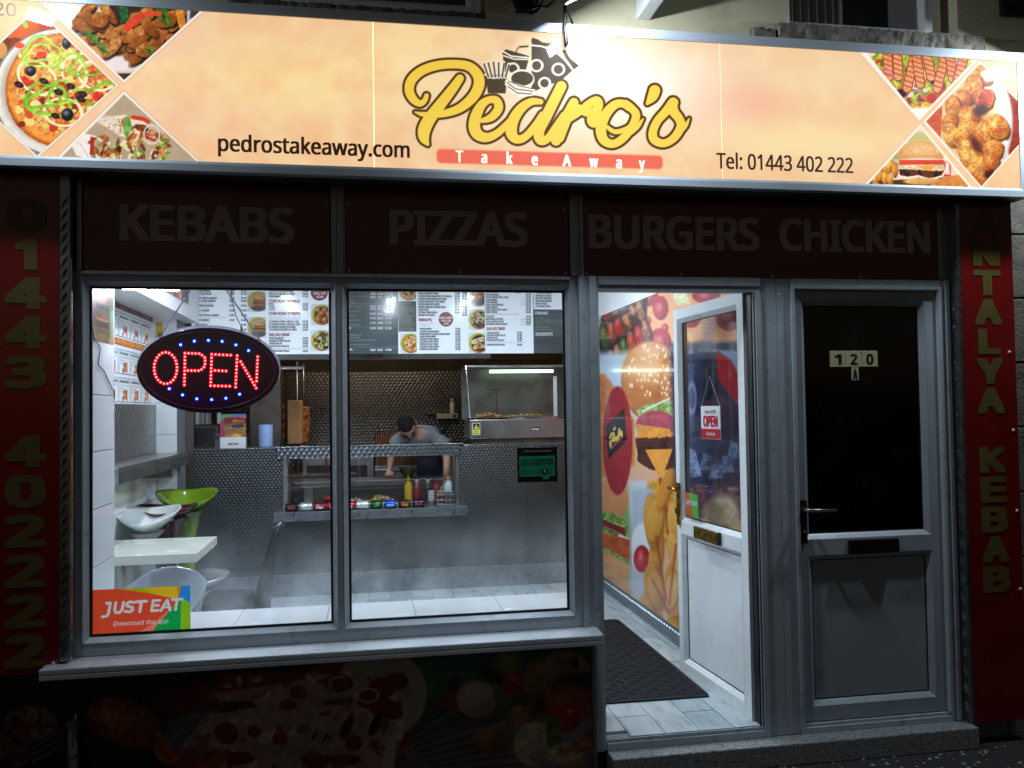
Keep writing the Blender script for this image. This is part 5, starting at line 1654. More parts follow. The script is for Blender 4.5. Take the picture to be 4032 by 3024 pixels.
    'w': [('MAKE A MEAL', -0.448, 2.587, 0.017, -0.31), ('DEAL FOR', -0.427, 2.56, 0.017, -0.329), ('£2.00', -0.404, 2.533, 0.016, -0.35), ('£5.50', 0.02, 2.56, 0.015, 0.062), ('£7.50', 0.077, 2.56, 0.015, 0.121), ('£9.50', 0.14, 2.561, 0.015, 0.189), ('£6.30', 0.019, 2.532, 0.015, 0.061), ('£8.50', 0.077, 2.532, 0.015, 0.12), ('£10.50', 0.14, 2.533, 0.015, 0.189), ('£6.50', 0.019, 2.459, 0.015, 0.061), ('£8.50', 0.076, 2.46, 0.015, 0.119), ('£10.50', 0.139, 2.46, 0.015, 0.188), ('£7.80', 0.018, 2.437, 0.015, 0.061), ('£9.50', 0.076, 2.438, 0.015, 0.119), ('£11.50', 0.139, 2.438, 0.015, 0.188), ('£7.50', 0.018, 2.4, 0.015, 0.06), ('£9.50', 0.076, 2.4, 0.015, 0.119), ('£11.50', 0.139, 2.4, 0.015, 0.188), ('£7.20', 0.018, 2.363, 0.015, 0.06), ('£9.00', 0.075, 2.363, 0.015, 0.118), ('£11.00', 0.138, 2.363, 0.015, 0.187), ('£7.20', 0.017, 2.325, 0.015, 0.059), ('£9.00', 0.075, 2.325, 0.015, 0.118), ('£11.00', 0.138, 2.326, 0.014, 0.187), ('£7.00', 0.017, 2.282, 0.015, 0.059), ('£9.00', 0.075, 2.282, 0.015, 0.118), ('£11.00', 0.137, 2.282, 0.015, 0.186), ('£6.00', 0.015, 2.107, 0.015, 0.057), ('£8.00', 0.073, 2.107, 0.015, 0.116), ('£10.00', 0.135, 2.107, 0.015, 0.185), ('Y', -0.161, 2.53, 0.014, -0.151), ('BBE', -0.162, 2.461, 0.014, -0.144), ('EN', -0.162, 2.439, 0.014, -0.149), ('ONI', -0.164, 2.283, 0.014, -0.137), ('READ', -0.165, 2.11, 0.014, -0.126), ('-', -0.162, 2.545, 0.006, -0.149), ('-', -0.141, 2.545, 0.006, -0.127), ('-', -0.12, 2.546, 0.006, -0.106), ('-', -0.098, 2.546, 0.006, -0.085), ('-', -0.077, 2.546, 0.006, -0.063), ('-', -0.055, 2.546, 0.006, -0.042), ('-', -0.034, 2.546, 0.006, -0.02), ('-', -0.013, 2.546, 0.006, 0.001), ('-', 0.009, 2.547, 0.006, 0.023), ('-', 0.03, 2.547, 0.006, 0.044), ('-', 0.052, 2.547, 0.006, 0.066), ('-', 0.073, 2.547, 0.006, 0.087), ('-', 0.095, 2.547, 0.006, 0.109), ('-', 0.116, 2.547, 0.006, 0.13), ('-', 0.138, 2.548, 0.006, 0.152), ('-', 0.16, 2.548, 0.006, 0.173), ('-', 0.181, 2.548, 0.006, 0.195), ('-', 0.203, 2.548, 0.006, 0.217), ('-', 0.225, 2.548, 0.006, 0.239), ('-', -0.163, 2.483, 0.006, -0.149), ('-', -0.141, 2.483, 0.006, -0.128), ('-', -0.12, 2.483, 0.006, -0.107), ('-', -0.099, 2.483, 0.006, -0.085), ('-', -0.077, 2.484, 0.005, -0.064), ('-', -0.056, 2.484, 0.006, -0.042), ('-', -0.035, 2.484, 0.006, -0.021), ('-', -0.013, 2.484, 0.006, 0.0), ('-', 0.008, 2.484, 0.006, 0.022), ('-', 0.03, 2.484, 0.006, 0.043), ('-', 0.051, 2.484, 0.006, 0.065), ('-', 0.073, 2.484, 0.006, 0.086), ('-', 0.094, 2.485, 0.006, 0.108), ('-', 0.116, 2.485, 0.006, 0.13), ('-', 0.137, 2.485, 0.006, 0.151), ('-', 0.159, 2.485, 0.006, 0.173), ('-', 0.181, 2.485, 0.006, 0.194), ('-', 0.202, 2.485, 0.006, 0.216), ('-', 0.224, 2.485, 0.006, 0.238), ('-', -0.164, 2.296, 0.006, -0.151), ('-', -0.143, 2.296, 0.006, -0.13), ('-', -0.122, 2.296, 0.006, -0.108), ('-', -0.101, 2.296, 0.006, -0.087), ('-', -0.079, 2.296, 0.006, -0.066), ('-', -0.058, 2.296, 0.006, -0.044), ('-', -0.036, 2.296, 0.006, -0.023), ('-', -0.015, 2.296, 0.006, -0.001), ('-', 0.006, 2.297, 0.005, 0.02), ('-', 0.028, 2.297, 0.006, 0.041), ('-', 0.049, 2.297, 0.006, 0.063), ('-', 0.071, 2.297, 0.006, 0.085), ('-', 0.092, 2.297, 0.006, 0.106), ('-', 0.114, 2.297, 0.006, 0.128), ('-', 0.135, 2.297, 0.006, 0.149), ('-', 0.157, 2.297, 0.006, 0.171), ('-', 0.179, 2.297, 0.006, 0.192), ('-', 0.2, 2.297, 0.006, 0.214), ('-', 0.222, 2.297, 0.006, 0.236), ('-', -0.166, 2.134, 0.006, -0.152), ('-', -0.145, 2.134, 0.006, -0.131), ('-', -0.123, 2.134, 0.006, -0.11), ('-', -0.102, 2.134, 0.006, -0.089), ('-', -0.081, 2.134, 0.006, -0.067), ('-', -0.059, 2.134, 0.006, -0.046), ('-', -0.038, 2.134, 0.006, -0.024), ('-', -0.017, 2.134, 0.006, -0.003), ('-', 0.005, 2.134, 0.006, 0.018), ('-', 0.026, 2.134, 0.006, 0.04), ('-', 0.048, 2.134, 0.006, 0.061), ('-', 0.069, 2.134, 0.006, 0.083), ('-', 0.091, 2.134, 0.006, 0.104), ('-', 0.112, 2.134, 0.006, 0.126), ('-', 0.134, 2.134, 0.006, 0.147), ('-', 0.155, 2.134, 0.006, 0.169), ('-', 0.177, 2.134, 0.006, 0.191), ('-', 0.199, 2.134, 0.006, 0.212), ('-', 0.22, 2.134, 0.005, 0.234), ('MAKE A MEAL', 0.577, 2.369, 0.015, 0.685), ('DEAL FOR', 0.592, 2.345, 0.015, 0.671), ('£2.00', 0.61, 2.321, 0.015, 0.652), ('DRINKS', 1.378, 2.406, 0.024, 1.487), ('DESSERTS', 1.379, 2.23, 0.024, 1.523)],
    'g': [('Ham, Pineapple', -0.162, 2.514, 0.011, -0.109), ('Ham & Mushrooms', -0.163, 2.492, 0.011, -0.085), ('Chicken & Mushrooms', -0.138, 2.461, 0.011, -0.035), ('Peppers & Red Onions', -0.163, 2.422, 0.011, -0.062), ('Beef & Chicken', -0.164, 2.386, 0.011, -0.094), ('Peppers & Red Onion', -0.164, 2.349, 0.01, -0.057), ('Onions & Mix Peppers', -0.164, 2.311, 0.011, -0.061), ('Spicy Beef & Green Chilli', -0.165, 2.23, 0.011, -0.053), ('Doner Kebab & Onions', -0.165, 2.21, 0.011, -0.063), ('Sweetcorn, Mix Peppers, Mushrooms & Onions', -0.165, 2.187, 0.011, 0.056), ('Onions, Sweetcorn & Green Chilli', -0.166, 2.152, 0.011, 0.007), ('EXTRA TOPPINGS', 0.244, 2.486, 0.011, 0.345), ('PEPPERONI, HAM', 0.243, 2.455, 0.011, 0.376), ('SPICY BEEF, MINCE BEEF', 0.243, 2.437, 0.011, 0.374), ('BACON, BBQ CHICKEN', 0.243, 2.42, 0.011, 0.368), ('DONER KEBAB', 0.243, 2.403, 0.011, 0.322), ('CHICKEN DONER, SALAMI', 0.243, 2.385, 0.011, 0.375), ('POPCORN CHICKEN', 0.242, 2.368, 0.011, 0.349), ('MIX PEPPERS,', 0.242, 2.351, 0.011, 0.351), ('MUSHROOMS, SWEETCORN', 0.242, 2.334, 0.011, 0.375), ('RED ONIONS, PINEAPPLE,', 0.242, 2.317, 0.011, 0.375), ('JALAPENO, OLIVES,', 0.242, 2.3, 0.011, 0.34), ('FRESH GARLIC, FRESH', 0.242, 2.283, 0.011, 0.368), ('TOMATOES, GREEN CHILLI', 0.241, 2.267, 0.011, 0.376), ('CANS 330ML', 1.379, 2.374, 0.01, 1.458), ('Coke, Diet Coke, Dr Pepper, 7Up, Pepsi Max, Rio,', 1.378, 2.355, 0.01, 1.605), ('Tango Orange, Tango Apple, Tango Cherry, Coke', 1.378, 2.338, 0.01, 1.607), ('WATER', 1.378, 2.318, 0.01, 1.424), ('LARGE BOTTLES', 1.377, 2.296, 0.01, 1.484), ('Coke, Diet Coke, Orange Tango', 1.377, 2.275, 0.01, 1.523)],
    'p': [('Bacon & Cheese', -1.326, 2.537, 0.009, -1.252), ('Beef & Danish Blue Cheese', -1.327, 2.48, 0.008, -1.2), ('Pineapple & Cheese', -1.327, 2.441, 0.009, -1.23), ('Hot Chilli Sauce', -1.327, 2.405, 0.008, -1.253), ('Beef, Cheese, Bacon, Hash Brown & Onion Rings', -1.327, 2.367, 0.009, -1.1), ('Beef, Jalapenos & Cheese', -1.327, 2.33, 0.009, -1.212), ('Chicken, Beef & Cheese', -1.327, 2.292, 0.008, -1.217), ('PLAIN, PERI PERI, BBQ, HOT CHILLI, SWEET CHILLI,', -0.775, 2.371, 0.009, -0.525), ('GARLIC MAYO, MAYO - KETCHUP, BURGER SAUCE', -0.775, 2.356, 0.008, -0.535), ('Lettuce, Tomatoes, Cucumber, Onion, Jalapeno, Red Cabbage, Olive', -0.777, 2.122, 0.009, -0.449), ('All Wraps Served With Any', 0.41, 2.324, 0.009, 0.536), ('Salad & Any Sauce', 0.41, 2.307, 0.009, 0.499), ('WITH HAM/PEPPERONI/MUSHROOMS/CHICKEN', 0.961, 2.401, 0.011, 1.238), ('(10 PCS)', 1.256, 2.522, 0.009, 1.293), ('(6 PCS)', 1.256, 2.501, 0.009, 1.293), ('(10 PCS)', 1.255, 2.481, 0.009, 1.293), ('(6 PCS)', 1.254, 2.361, 0.009, 1.291), ('(6 PCS)', 1.253, 2.339, 0.01, 1.291), ('(6 PCS)', 1.253, 2.319, 0.009, 1.29), ('Lettuce, Tomatoes, Cucumber, Onion, Jalapeno, Red Cabbage, Olive', 0.963, 2.169, 0.008, 1.284)],
    'd': [('CHOCOLATE / STRAWBERRY CAKE', 1.378, 2.201, 0.013, 1.602), ('TENNESSEE TOFFEE CAKE', 1.377, 2.179, 0.012, 1.545), ("BEN & JERRY'S ICE CREAM 500ML", 1.377, 2.156, 0.013, 1.603)],
}
# ================================================================ PRINTS
H_SIGN = [1072.138, 3.076119, 1468.508, 66.38203, -970.8421, 3215.026, 0.0503193, 0.00889622, 1.0]
H_MURAL = [375.9048, 2.7074, 3075.708, 418.96, -854.4722, 2999.419, 0.2587883, 0.007829876, 1.0]
H_RISER = [1032.666, 2.962865, 1467.921, 63.93805, -935.0986, 3156.262, 0.04846669, 0.008568689, 1.0]


def lsp(a, b, d):
    n = max(2, int(round((b - a) / d)) + 1)
    return list(np.linspace(a, b, n))


def crumbs(A, n, seed, x0, x1, y0, y1, s0, s1, cols, rot=True, inside=None, **k):
    r = random.Random(seed)
    for i in range(n):
        x, y = r.uniform(x0, x1), r.uniform(y0, y1)
        if inside and not inside(x, y): continue
        s = r.uniform(s0, s1)
        A.ell(x, y, s, s * r.uniform(.4, .9), r.choice(cols), rot=r.uniform(0, 180) if rot else 0, **k)


def burger(A, x, y, w, layers=('bun', 'lettuce', 'tomato', 'cheese', 'patty', 'lettuce', 'base'), seed=1, h=1.):
    """stacked burger picture, x centre, y top of the bun, w half width"""
    r = random.Random(seed)
    q = w * .55 * h
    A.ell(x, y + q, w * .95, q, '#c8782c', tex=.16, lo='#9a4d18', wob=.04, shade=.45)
    A.ell(x - w * .1, y + q * .72, w * .7, q * .6, '#e2a35c', tex=.1, soft=w * .3, op=.8)
    for i in range(46):
        a, b = r.uniform(-.75, .75), r.uniform(.12, .9)
        if a * a + (b - 1) ** 2 < .72: A.ell(x + a * w, y + b * q, w * .028, w * .016, '#f6e2b4', rot=r.uniform(0, 180))
    yy = y + q * 1.28
    st = w * .2 * h
    for L_ in layers[1:]:
        if L_ == 'lettuce':
            pts = [(x - w * 1.02, yy)] + [(x - w + 2 * w * i / 12, yy + st * (.35 + .75 * (i % 2)) * r.uniform(.7, 1.2)) for i in range(13)] + [(x + w * 1.02, yy), (x + w * .9, yy - st * .4), (x - w * .9, yy - st * .4)]
            A.poly(pts, '#6f9a2a', tex=.35, lo='#2e5310', wob=w * .03)
            yy += st * .55
        elif L_ == 'tomato':
            A.ell(x - w * .3, yy + st * .2, w * .62, st * .5, '#b8261a', tex=.15, shade=.3)
            A.ell(x + w * .38, yy + st * .25, w * .55, st * .45, '#cf3420', tex=.15, shade=.3)
            yy += st * .6
        elif L_ == 'cheese':
            A.poly([(x - w * .98, yy - st * .1), (x + w * .98, yy - st * .1), (x + w * .6, yy + st * .35), (x + w * .2, yy + st * 1.0), (x - w * .25, yy + st * .4), (x - w * .6, yy + st * .7)], '#eaa42c', tex=.1)
            yy += st * .3
        elif L_ == 'patty':
            A.poly([(x - w * .95, yy), (x + w * .95, yy), (x + w * .9, yy + st * 1.2), (x - w * .9, yy + st * 1.2)], '#5a2c16', tex=.6, lo='#2a1008', wob=w * .12, soft=w * .06)
            yy += st * 1.15
        elif L_ == 'base':
            A.ell(x, yy + st * .5, w * .93, st * .95, '#c6843c', tex=.14, lo='#a05c20', shade=.4)


def pepper_ring(A, x, y, r_, c, rot=0, w=.15):
    pts = []
    for i in range(25):
        a = i / 24 * 2 * math.pi
        k = r_ * (1 + .18 * math.cos(3 * a + rot))
        pts.append((x + k * 1.15 * math.cos(a), y + k * .8 * math.sin(a)))
    A.line(pts, r_ * w * 1.5, '#6f9c2c', tex=.2, op=.7)
    A.line(pts, r_ * w, c, tex=.15)


def nugget(A, x, y, rx, ry, rot, c='#d98a2c', lo='#a5501a'):
    A.ell(x + rx * .08, y + ry * .1, rx * 1.05, ry * 1.08, '#6a2a10', rot=rot, wob=.25, soft=rx * .1)
    A.ell(x, y, rx, ry, c, rot=rot, tex=.45, lo=lo, wob=.28, shade=.4)
    A.ell(x - rx * .25, y - ry * .3, rx * .45, ry * .35, '#f6c46c', rot=rot, tex=.3, soft=rx * .35, op=.75, wob=.2)


# ---------------------------------------------------------------- lit sign, three printed panels
def sign_bg(A):  # peach print with the backlight's uneven brightness painted into its colour
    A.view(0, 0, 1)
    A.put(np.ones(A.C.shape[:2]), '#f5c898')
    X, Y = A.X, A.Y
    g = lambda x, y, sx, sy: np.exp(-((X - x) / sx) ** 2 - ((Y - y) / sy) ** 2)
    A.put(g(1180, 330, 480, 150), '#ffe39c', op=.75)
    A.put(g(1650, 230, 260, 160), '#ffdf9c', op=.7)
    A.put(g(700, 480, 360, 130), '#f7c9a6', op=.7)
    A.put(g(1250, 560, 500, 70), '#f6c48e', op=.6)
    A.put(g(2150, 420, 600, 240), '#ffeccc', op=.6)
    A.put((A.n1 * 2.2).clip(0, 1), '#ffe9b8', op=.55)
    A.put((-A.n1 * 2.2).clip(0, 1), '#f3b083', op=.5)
    A.put(g(2480, 330, 380, 180), '#fffaf2', op=.85)  # whitish floodlight wash right of the logo, put into the print colour
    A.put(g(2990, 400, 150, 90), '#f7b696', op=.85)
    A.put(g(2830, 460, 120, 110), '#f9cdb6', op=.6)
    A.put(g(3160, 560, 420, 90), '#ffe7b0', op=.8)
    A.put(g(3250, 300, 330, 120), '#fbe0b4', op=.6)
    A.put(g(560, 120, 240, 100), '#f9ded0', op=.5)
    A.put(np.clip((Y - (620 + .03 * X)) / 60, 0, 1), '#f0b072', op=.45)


FR = fy(SY + .0015)
rows = lsp(SZ0, SZ1, .0023)
# ---- left panel
A = Art(lsp(-1.4826, -.60, .0023)[:-1] + lsp(-.60, .0302, .012), rows, H_SIGN)
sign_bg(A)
A.view(0, 0, 1.4747)
D1 = [(210, 45), (685, 495), (215, 915), (-260, 480)]
D2 = [(235, 12), (720, 480), (1172, 70), (1172, -60), (235, -60)]
D3 = [(720, 530), (285, 960), (1180, 960)]
BR = '#fdeee0'
for Dk in (D1, D2, D3):
    A.put(A.sd(np.abs(A.lm(Dk + [Dk[0]], 1)) - 9, 4), '#d9b8a0', op=.6)
    A.put(A.pm([(x, y) for x, y in Dk], 3), BR)
# pizza picture
m = A.clip(A.pm([(210, 58), (672, 495), (215, 902), (-248, 480)], 2))
A.poly([(-300, 0), (700, 0), (700, 960), (-300, 960)], '#7d3a1c', tex=.2)
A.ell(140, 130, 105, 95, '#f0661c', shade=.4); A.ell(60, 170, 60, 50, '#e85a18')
A.line([(125, 105), (150, 150)], 24, '#8fc832'); A.ell(120, 105, 40, 22, '#5f8f22')
A.ell(290, 130, 70, 60, '#b8321c', soft=20)
A.ell(0, 290, 40, 50, '#d09050')
A.ell(345, 545, 395, 380, '#8d8a84', soft=8); A.ell(350, 535, 380, 365, '#e9e2d8', tex=.04); A.ell(355, 520, 350, 335, '#bfb3a2', soft=20)
A.ell(375, 525, 345, 335, '#c9661c', tex=.25, lo='#9c4210', wob=.03)
A.ell(372, 520, 330, 318, '#ee9440', tex=.2, wob=.03, soft=14)
A.ell(375, 505, 285, 275, '#eccb6a', tex=.5, lo='#cf5a2a', wob=.08)
crumbs(A, 90, 5, 110, 640, 230, 760, 12, 34, ['#d8502a', '#f4e08c', '#c94020', '#f2d878', '#e88a3c', '#8a2a18', '#f7e9b0'], wob=.4)
for x, y, r_ in ((135, 475, 42), (260, 500, 38), (372, 500, 40), (395, 600, 30), (570, 560, 36), (240, 320, 30)):
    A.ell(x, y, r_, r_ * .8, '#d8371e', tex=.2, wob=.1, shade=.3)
for x, y, r_ in ((215, 450, 120), (430, 420, 95), (560, 440, 110), (365, 650, 110), (445, 250, 70)):
    A.ring(x, y, r_, r_ * .72, 13, '#f7eeb8', rot=x, wob=.06)
for x, y, r_, c in ((240, 290, 88, '#b6dc4c'), (235, 330, 80, '#c9e860'), (240, 560, 85, '#7ec226'), (370, 540, 82, '#a2d83a'), (420, 370, 66, '#a6d23c'), (490, 390, 70, '#8dcc30'), (600, 560, 92, '#7cc024'), (290, 590, 105, '#8ccb2e')):
    pepper_ring(A, x, y, r_, c, rot=x * .1)
for x, y, rx, ry in ((385, 250, 27, 34), (178, 412, 31, 31), (391, 665, 36, 38)):
    A.ell(x, y, rx, ry, '#15171c'); A.ell(x - 8, y - 10, rx * .4, ry * .35, '#7d8490', soft=14)
for x, y in ((255, 470), (320, 672), (480, 545), (470, 575), (410, 500), (340, 535), (110, 490)):
    A.ell(x, y, 28, 17, '#1c1518', rot=20, wob=.2); A.ell(x, y, 11, 6, '#6d2a20')
# doner picture
A.clip(A.pm([(252, -60), (252, 10), (720, 464), (1158, 66), (1158, -60)], 2))
A.poly([(200, -80), (1200, -80), (1200, 500), (200, 500)], '#3a2c26', tex=.2)
A.poly([(300, -80), (700, -80), (520, 230), (240, 10)], '#ead9bc', tex=.08); A.ell(400, 110, 130, 90, '#ffffff', soft=70)
A.ell(700, 300, 310, 130, '#e8b070', tex=.2, lo='#c07a3a', soft=10); A.ell(700, 372, 260, 50, '#e9ddda', soft=20)
A.poly([(640, 425), (800, 425), (720, 480)], '#3b3136')
r = random.Random(12)
for i in range(46):
    x, y = r.uniform(480, 1060), r.uniform(60, 330)
    if abs(x - 760) / 360 + max(0, y - 180) / 190 > 1: continue
    w_, h_ = r.uniform(36, 92), r.uniform(18, 46)
    ro = r.uniform(-60, 60)
    A.ell(x + 8, y + 12, w_, h_, '#2c1408', rot=ro, wob=.2, soft=8)
    A.ell(x, y, w_, h_, r.choice(['#c87a30', '#b4662a', '#d9954a', '#a35a24', '#cf8a44']), rot=ro, tex=.4, lo='#8a4618', wob=.3, shade=.3)
for x, y, ro in ((560, 240, 60), (610, 290, 40), (960, 90, 80), (520, 200, 30), (970, 130, 70), (880, 300, -20)):
    A.line([(x - 40, y - 20), (x, y + 5), (x + 35, y + 20)], [8, 22, 6], '#2f6b22', tex=.3)
    A.line([(x - 10, y - 35), (x + 5, y + 5)], 12, '#3f8a2c')
A.poly([(690, 40), (740, 30), (745, 120), (700, 130)], '#2c6034', tex=.3); A.poly([(900, 40), (980, 30), (960, 110), (900, 90)], '#2f5c1e', tex=.4)
A.line([(740, 160), (790, 110), (820, 90)], 40, '#d8402a', tex=.1); A.line([(850, 75), (925, 78)], 26, '#e2492e'); A.line([(1040, 60), (1060, 150)], 44, '#e08a30', tex=.2)
A.poly([(1085, 20), (1110, 20), (1110, 150), (1085, 150)], '#b9b3c4'); A.poly([(1110, 20), (1190, 20), (1100, 110)], '#453e3c')
# wrap picture
A.clip(A.pm([(720, 546), (318, 950), (1158, 950)], 2))
A.poly([(200, 500), (1200, 500), (1200, 980), (200, 980)], '#b7a184', tex=.03)
A.poly([(560, 650), (720, 690), (960, 740), (930, 840), (720, 800), (540, 700)], '#cdb79c')
A.poly([(545, 690), (720, 665), (860, 690), (800, 800), (700, 790)], '#ecdcc6', tex=.06)
crumbs(A, 40, 3, 600, 710, 690, 780, 4, 8, ['#b08a5c', '#c8a678'])
A.poly([(395, 800), (470, 770), (560, 790), (520, 930), (440, 900)], '#f4ece2', tex=.03); A.line([(400, 805), (470, 840), (520, 925)], 5, '#cfc0ae')
for i in range(70):
    x = r.uniform(530, 1000); y = r.uniform(700, 930)
    if y < 690 + abs(x - 790) * .35 and x > 560 and x < 700: continue
    if y < 700 + (x - 760) * .45: continue
    if x < 700 and y < 800: continue
    A.ell(x, y, r.uniform(16, 44), r.uniform(10, 24), r.choice(['#a0582c', '#b56a38', '#8a4422', '#c88850', '#d8a468', '#7a3418']), rot=r.uniform(0, 180), tex=.4, wob=.3, shade=.3)
for i in range(44):
    x = r.uniform(540, 980); y = r.uniform(800, 925)
    A.ell(x, y, r.uniform(8, 22), r.uniform(5, 10), r.choice(['#8fb548', '#b8d070', '#5f8c2c', '#e8e0c0', '#d9e0a0']), rot=r.uniform(0, 180), wob=.5)
A.poly([(720, 680), (755, 665), (765, 740), (740, 800), (715, 770)], '#4f8a34', tex=.5, lo='#8fbc5c', wob=8)
A.line([(770, 680), (830, 690), (860, 705)], 24, '#d63a24'); A.line([(830, 790), (900, 815)], 16, '#c43424'); A.ring(880, 780, 45, 55, 7, '#e8d8cc')
A.poly([(525, 790), (550, 800), (540, 900), (520, 900)], '#b02c1c')
A.clip(None)
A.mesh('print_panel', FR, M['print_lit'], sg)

# ---- middle panel with the logo
A = Art(lsp(.0338, 1.5448, .0025), rows, H_SIGN)
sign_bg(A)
A.view(1400, 0, 1.4747)
YL, DK = '#f6cf4e', '#54381f'
ST = [
    # P: hook, bowl, stem
    ([(412, 555), (400, 585), (372, 600), (335, 575), (312, 525), (325, 465), (385, 410), (480, 378), (590, 372), (665, 388), (712, 440), (715, 500), (680, 565), (610, 625), (530, 655), (455, 665), (385, 662), (345, 650)], [26, 30, 36, 46, 52, 54, 52, 50, 48, 52, 60, 62, 58, 50, 42, 34, 24, 6]),
    ([(606, 455), (560, 520), (490, 610), (430, 690), (400, 750), (398, 800), (420, 838)], [44, 54, 62, 70, 72, 56, 16]),
    # e
    ([(735, 700), (790, 680), (830, 630), (820, 585), (780, 578), (735, 605), (700, 670), (690, 735), (710, 780), (760, 798), (820, 775), (880, 720), (930, 665)], [26, 44, 50, 46, 40, 50, 62, 66, 62, 52, 44, 38, 34]),
    # d: bowl and tall stem
    ([(1075, 590), (1020, 590), (960, 630), (915, 700), (905, 770), (935, 808), (985, 795), (1040, 735), (1085, 665)], [30, 42, 54, 62, 64, 50, 44, 42, 36]),
    ([(1195, 500), (1150, 590), (1105, 680), (1065, 760), (1075, 812), (1115, 805), (1160, 740), (1210, 665)], [58, 60, 62, 62, 56, 44, 38, 34]),
    # r
    ([(1165, 815), (1200, 735), (1240, 650), (1260, 600)], [58, 60, 58, 44]), ([(1260, 600), (1235, 660), (1290, 620), (1340, 655), (1360, 600), (1395, 590)], [34, 36, 34, 40, 36, 50]),
    ([(1268, 595), (1240, 660), (1185, 800)], 52), ([(1240, 690), (1300, 650), (1350, 605), (1400, 585), (1408, 620), (1370, 690), (1390, 715), (1440, 660)], [38, 40, 42, 52, 54, 52, 46, 36]),
    # o
    ([(1590, 625), (1550, 600), (1500, 612), (1450, 670), (1425, 745), (1440, 810), (1490, 835), (1545, 810), (1600, 745), (1630, 670), (1600, 625), (1570, 600)], [40, 44, 50, 56, 60, 54, 46, 46, 46, 46, 44, 40]),
    ([(1620, 690), (1590, 740), (1510, 765), (1460, 735)], [30, 30, 26, 20]), ([(1600, 760), (1640, 730), (1670, 690)], [40, 28, 8]),
    # apostrophe
    ([(1738, 525), (1725, 560), (1695, 600)], [62, 56, 18]),
    # s
    ([(1845, 595), (1800, 650), (1755, 700), (1728, 760), (1735, 810), (1790, 832), (1850, 800), (1890, 735), (1880, 690), (1850, 650), (1838, 605)], [58, 50, 46, 48, 50, 44, 46, 50, 50, 54, 60]),
    ([(1870, 770), (1915, 730), (1938, 688)], [40, 26, 6]),
]
D = np.full(A.U.shape, 1e9)
for p, w in ST:
    D = np.minimum(D, A.lm(*Art.smooth(p, w)))
A.put(A.sd(D - 19, 4), '#e8cfa8', op=.7)
A.put(A.sd(D - 15, 3), DK)
A.put(A.sd(D - 1, 3), YL)
A.put(A.sd(D + 3, 4) * np.clip((A.V - 520) / 500, 0, 1), '#f9df6c', op=.6)
# fast food emblem
WH, EM = '#fff6e4', '#4d4030'
A.poly([(1022, 250), (1150, 282), (1270, 400), (1190, 470), (1100, 500), (1040, 530), (1022, 520)], EM)
A.poly([(1025, 218), (1060, 228), (1085, 245), (1145, 252), (1160, 275), (1050, 262), (1020, 245)], EM)
A.poly([(1200, 290), (1222, 292), (1240, 330), (1262, 352), (1298, 380), (1270, 402), (1215, 330)], EM)
A.line([(1022, 262), (1080, 268), (1150, 290), (1210, 340), (1262, 405)], 9, WH)
A.poly([(852, 300), (875, 285), (1010, 325), (1005, 350), (985, 420), (868, 420), (856, 330)], EM)
A.line([(852, 296), (905, 325), (1008, 335)], 8, WH); A.line([(858, 322), (920, 342), (1005, 345)], 7, WH)
A.line([(935, 296), (950, 272), (1000, 268)], 11, EM); A.line([(938, 298), (950, 274)], 4, WH)
for x, y, r_ in ((1052, 380, 36), (1178, 402, 36), (915, 398, 34), (1098, 482, 34)):
    A.ell(x, y, r_ + 4, r_ + 2, WH); A.ell(x, y, r_ - 9, r_ - 9, EM); A.ring(x, y, r_ - 2, r_ - 3, 2.5, '#dcc8a0')
A.poly([(755, 432), (880, 432), (872, 542), (768, 540)], EM); A.line([(752, 432), (800, 452), (880, 440)], 10, WH)
for i, (x, y) in enumerate(((745, 365), (770, 360), (800, 355), (830, 358), (862, 362), (890, 372))):
    A.line([(x, y), (772 + i * 20, 448)], 17, WH); A.line([(x + 1, y + 5), (772 + i * 20, 446)], 10, EM)
A.ell(965, 460, 74, 58, WH); A.ell(968, 455, 64, 42, EM); A.poly([(870, 462), (1045, 520), (1030, 556), (960, 560), (900, 530), (868, 490)], WH)
A.line([(880, 478), (930, 515), (1030, 530)], 6, EM); A.line([(885, 500), (940, 540), (1025, 545)], 6, EM); A.line([(890, 470), (960, 500), (1036, 516)], 5, EM)
# red banner
bp0, bp1 = [(485, 864), (1770, 903), (1783, 920), (1785, 965), (1768, 982), (488, 946), (472, 930), (470, 882)], None
A.poly(bp0, '#f0705a', soft=8)
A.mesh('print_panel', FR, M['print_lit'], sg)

# ---- right panel
A = Art(lsp(1.5472, 2.24, .012)[:-1] + lsp(2.24, 3.03, .0023), rows, H_SIGN)
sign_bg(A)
A.view(2700, 0, 1.6607)
E1 = [(1120, 318), (1528, 788), (1925, 380), (1925, 300), (1120, 300)]
E2 = [(1535, 812), (1165, 1215), (1880, 1230)]
E3 = [(1928, 395), (1555, 795), (1935, 1232), (2320, 800)]
for Dk in (E1, E2, E3):
    A.put(A.sd(np.abs(A.lm(Dk + [Dk[0]], 1)) - 8, 4), '#e0c09c', op=.5)
    A.put(A.pm(Dk, 3), '#fff5e6')
A.clip(A.pm([(1150, 300), (1528, 770), (1895, 385), (1895, 300)], 2))
A.poly([(1100, 280), (1950, 280), (1950, 800), (1100, 800)], '#f3dcc0')
A.ell(1530, 480, 350, 240, '#7f8a2c', tex=.6, lo='#c6d24a', wob=.1)
crumbs(A, 130, 9, 1210, 1850, 330, 700, 16, 42, ['#b6c83a', '#d8dc58', '#5d7a1c', '#e8e070', '#7a2430', '#a63a4a', '#f0d8c0', '#d2452a', '#e8702c'], wob=.5, inside=lambda x, y: abs(x - 1530) < 340 - max(0, y - 480) * .95)
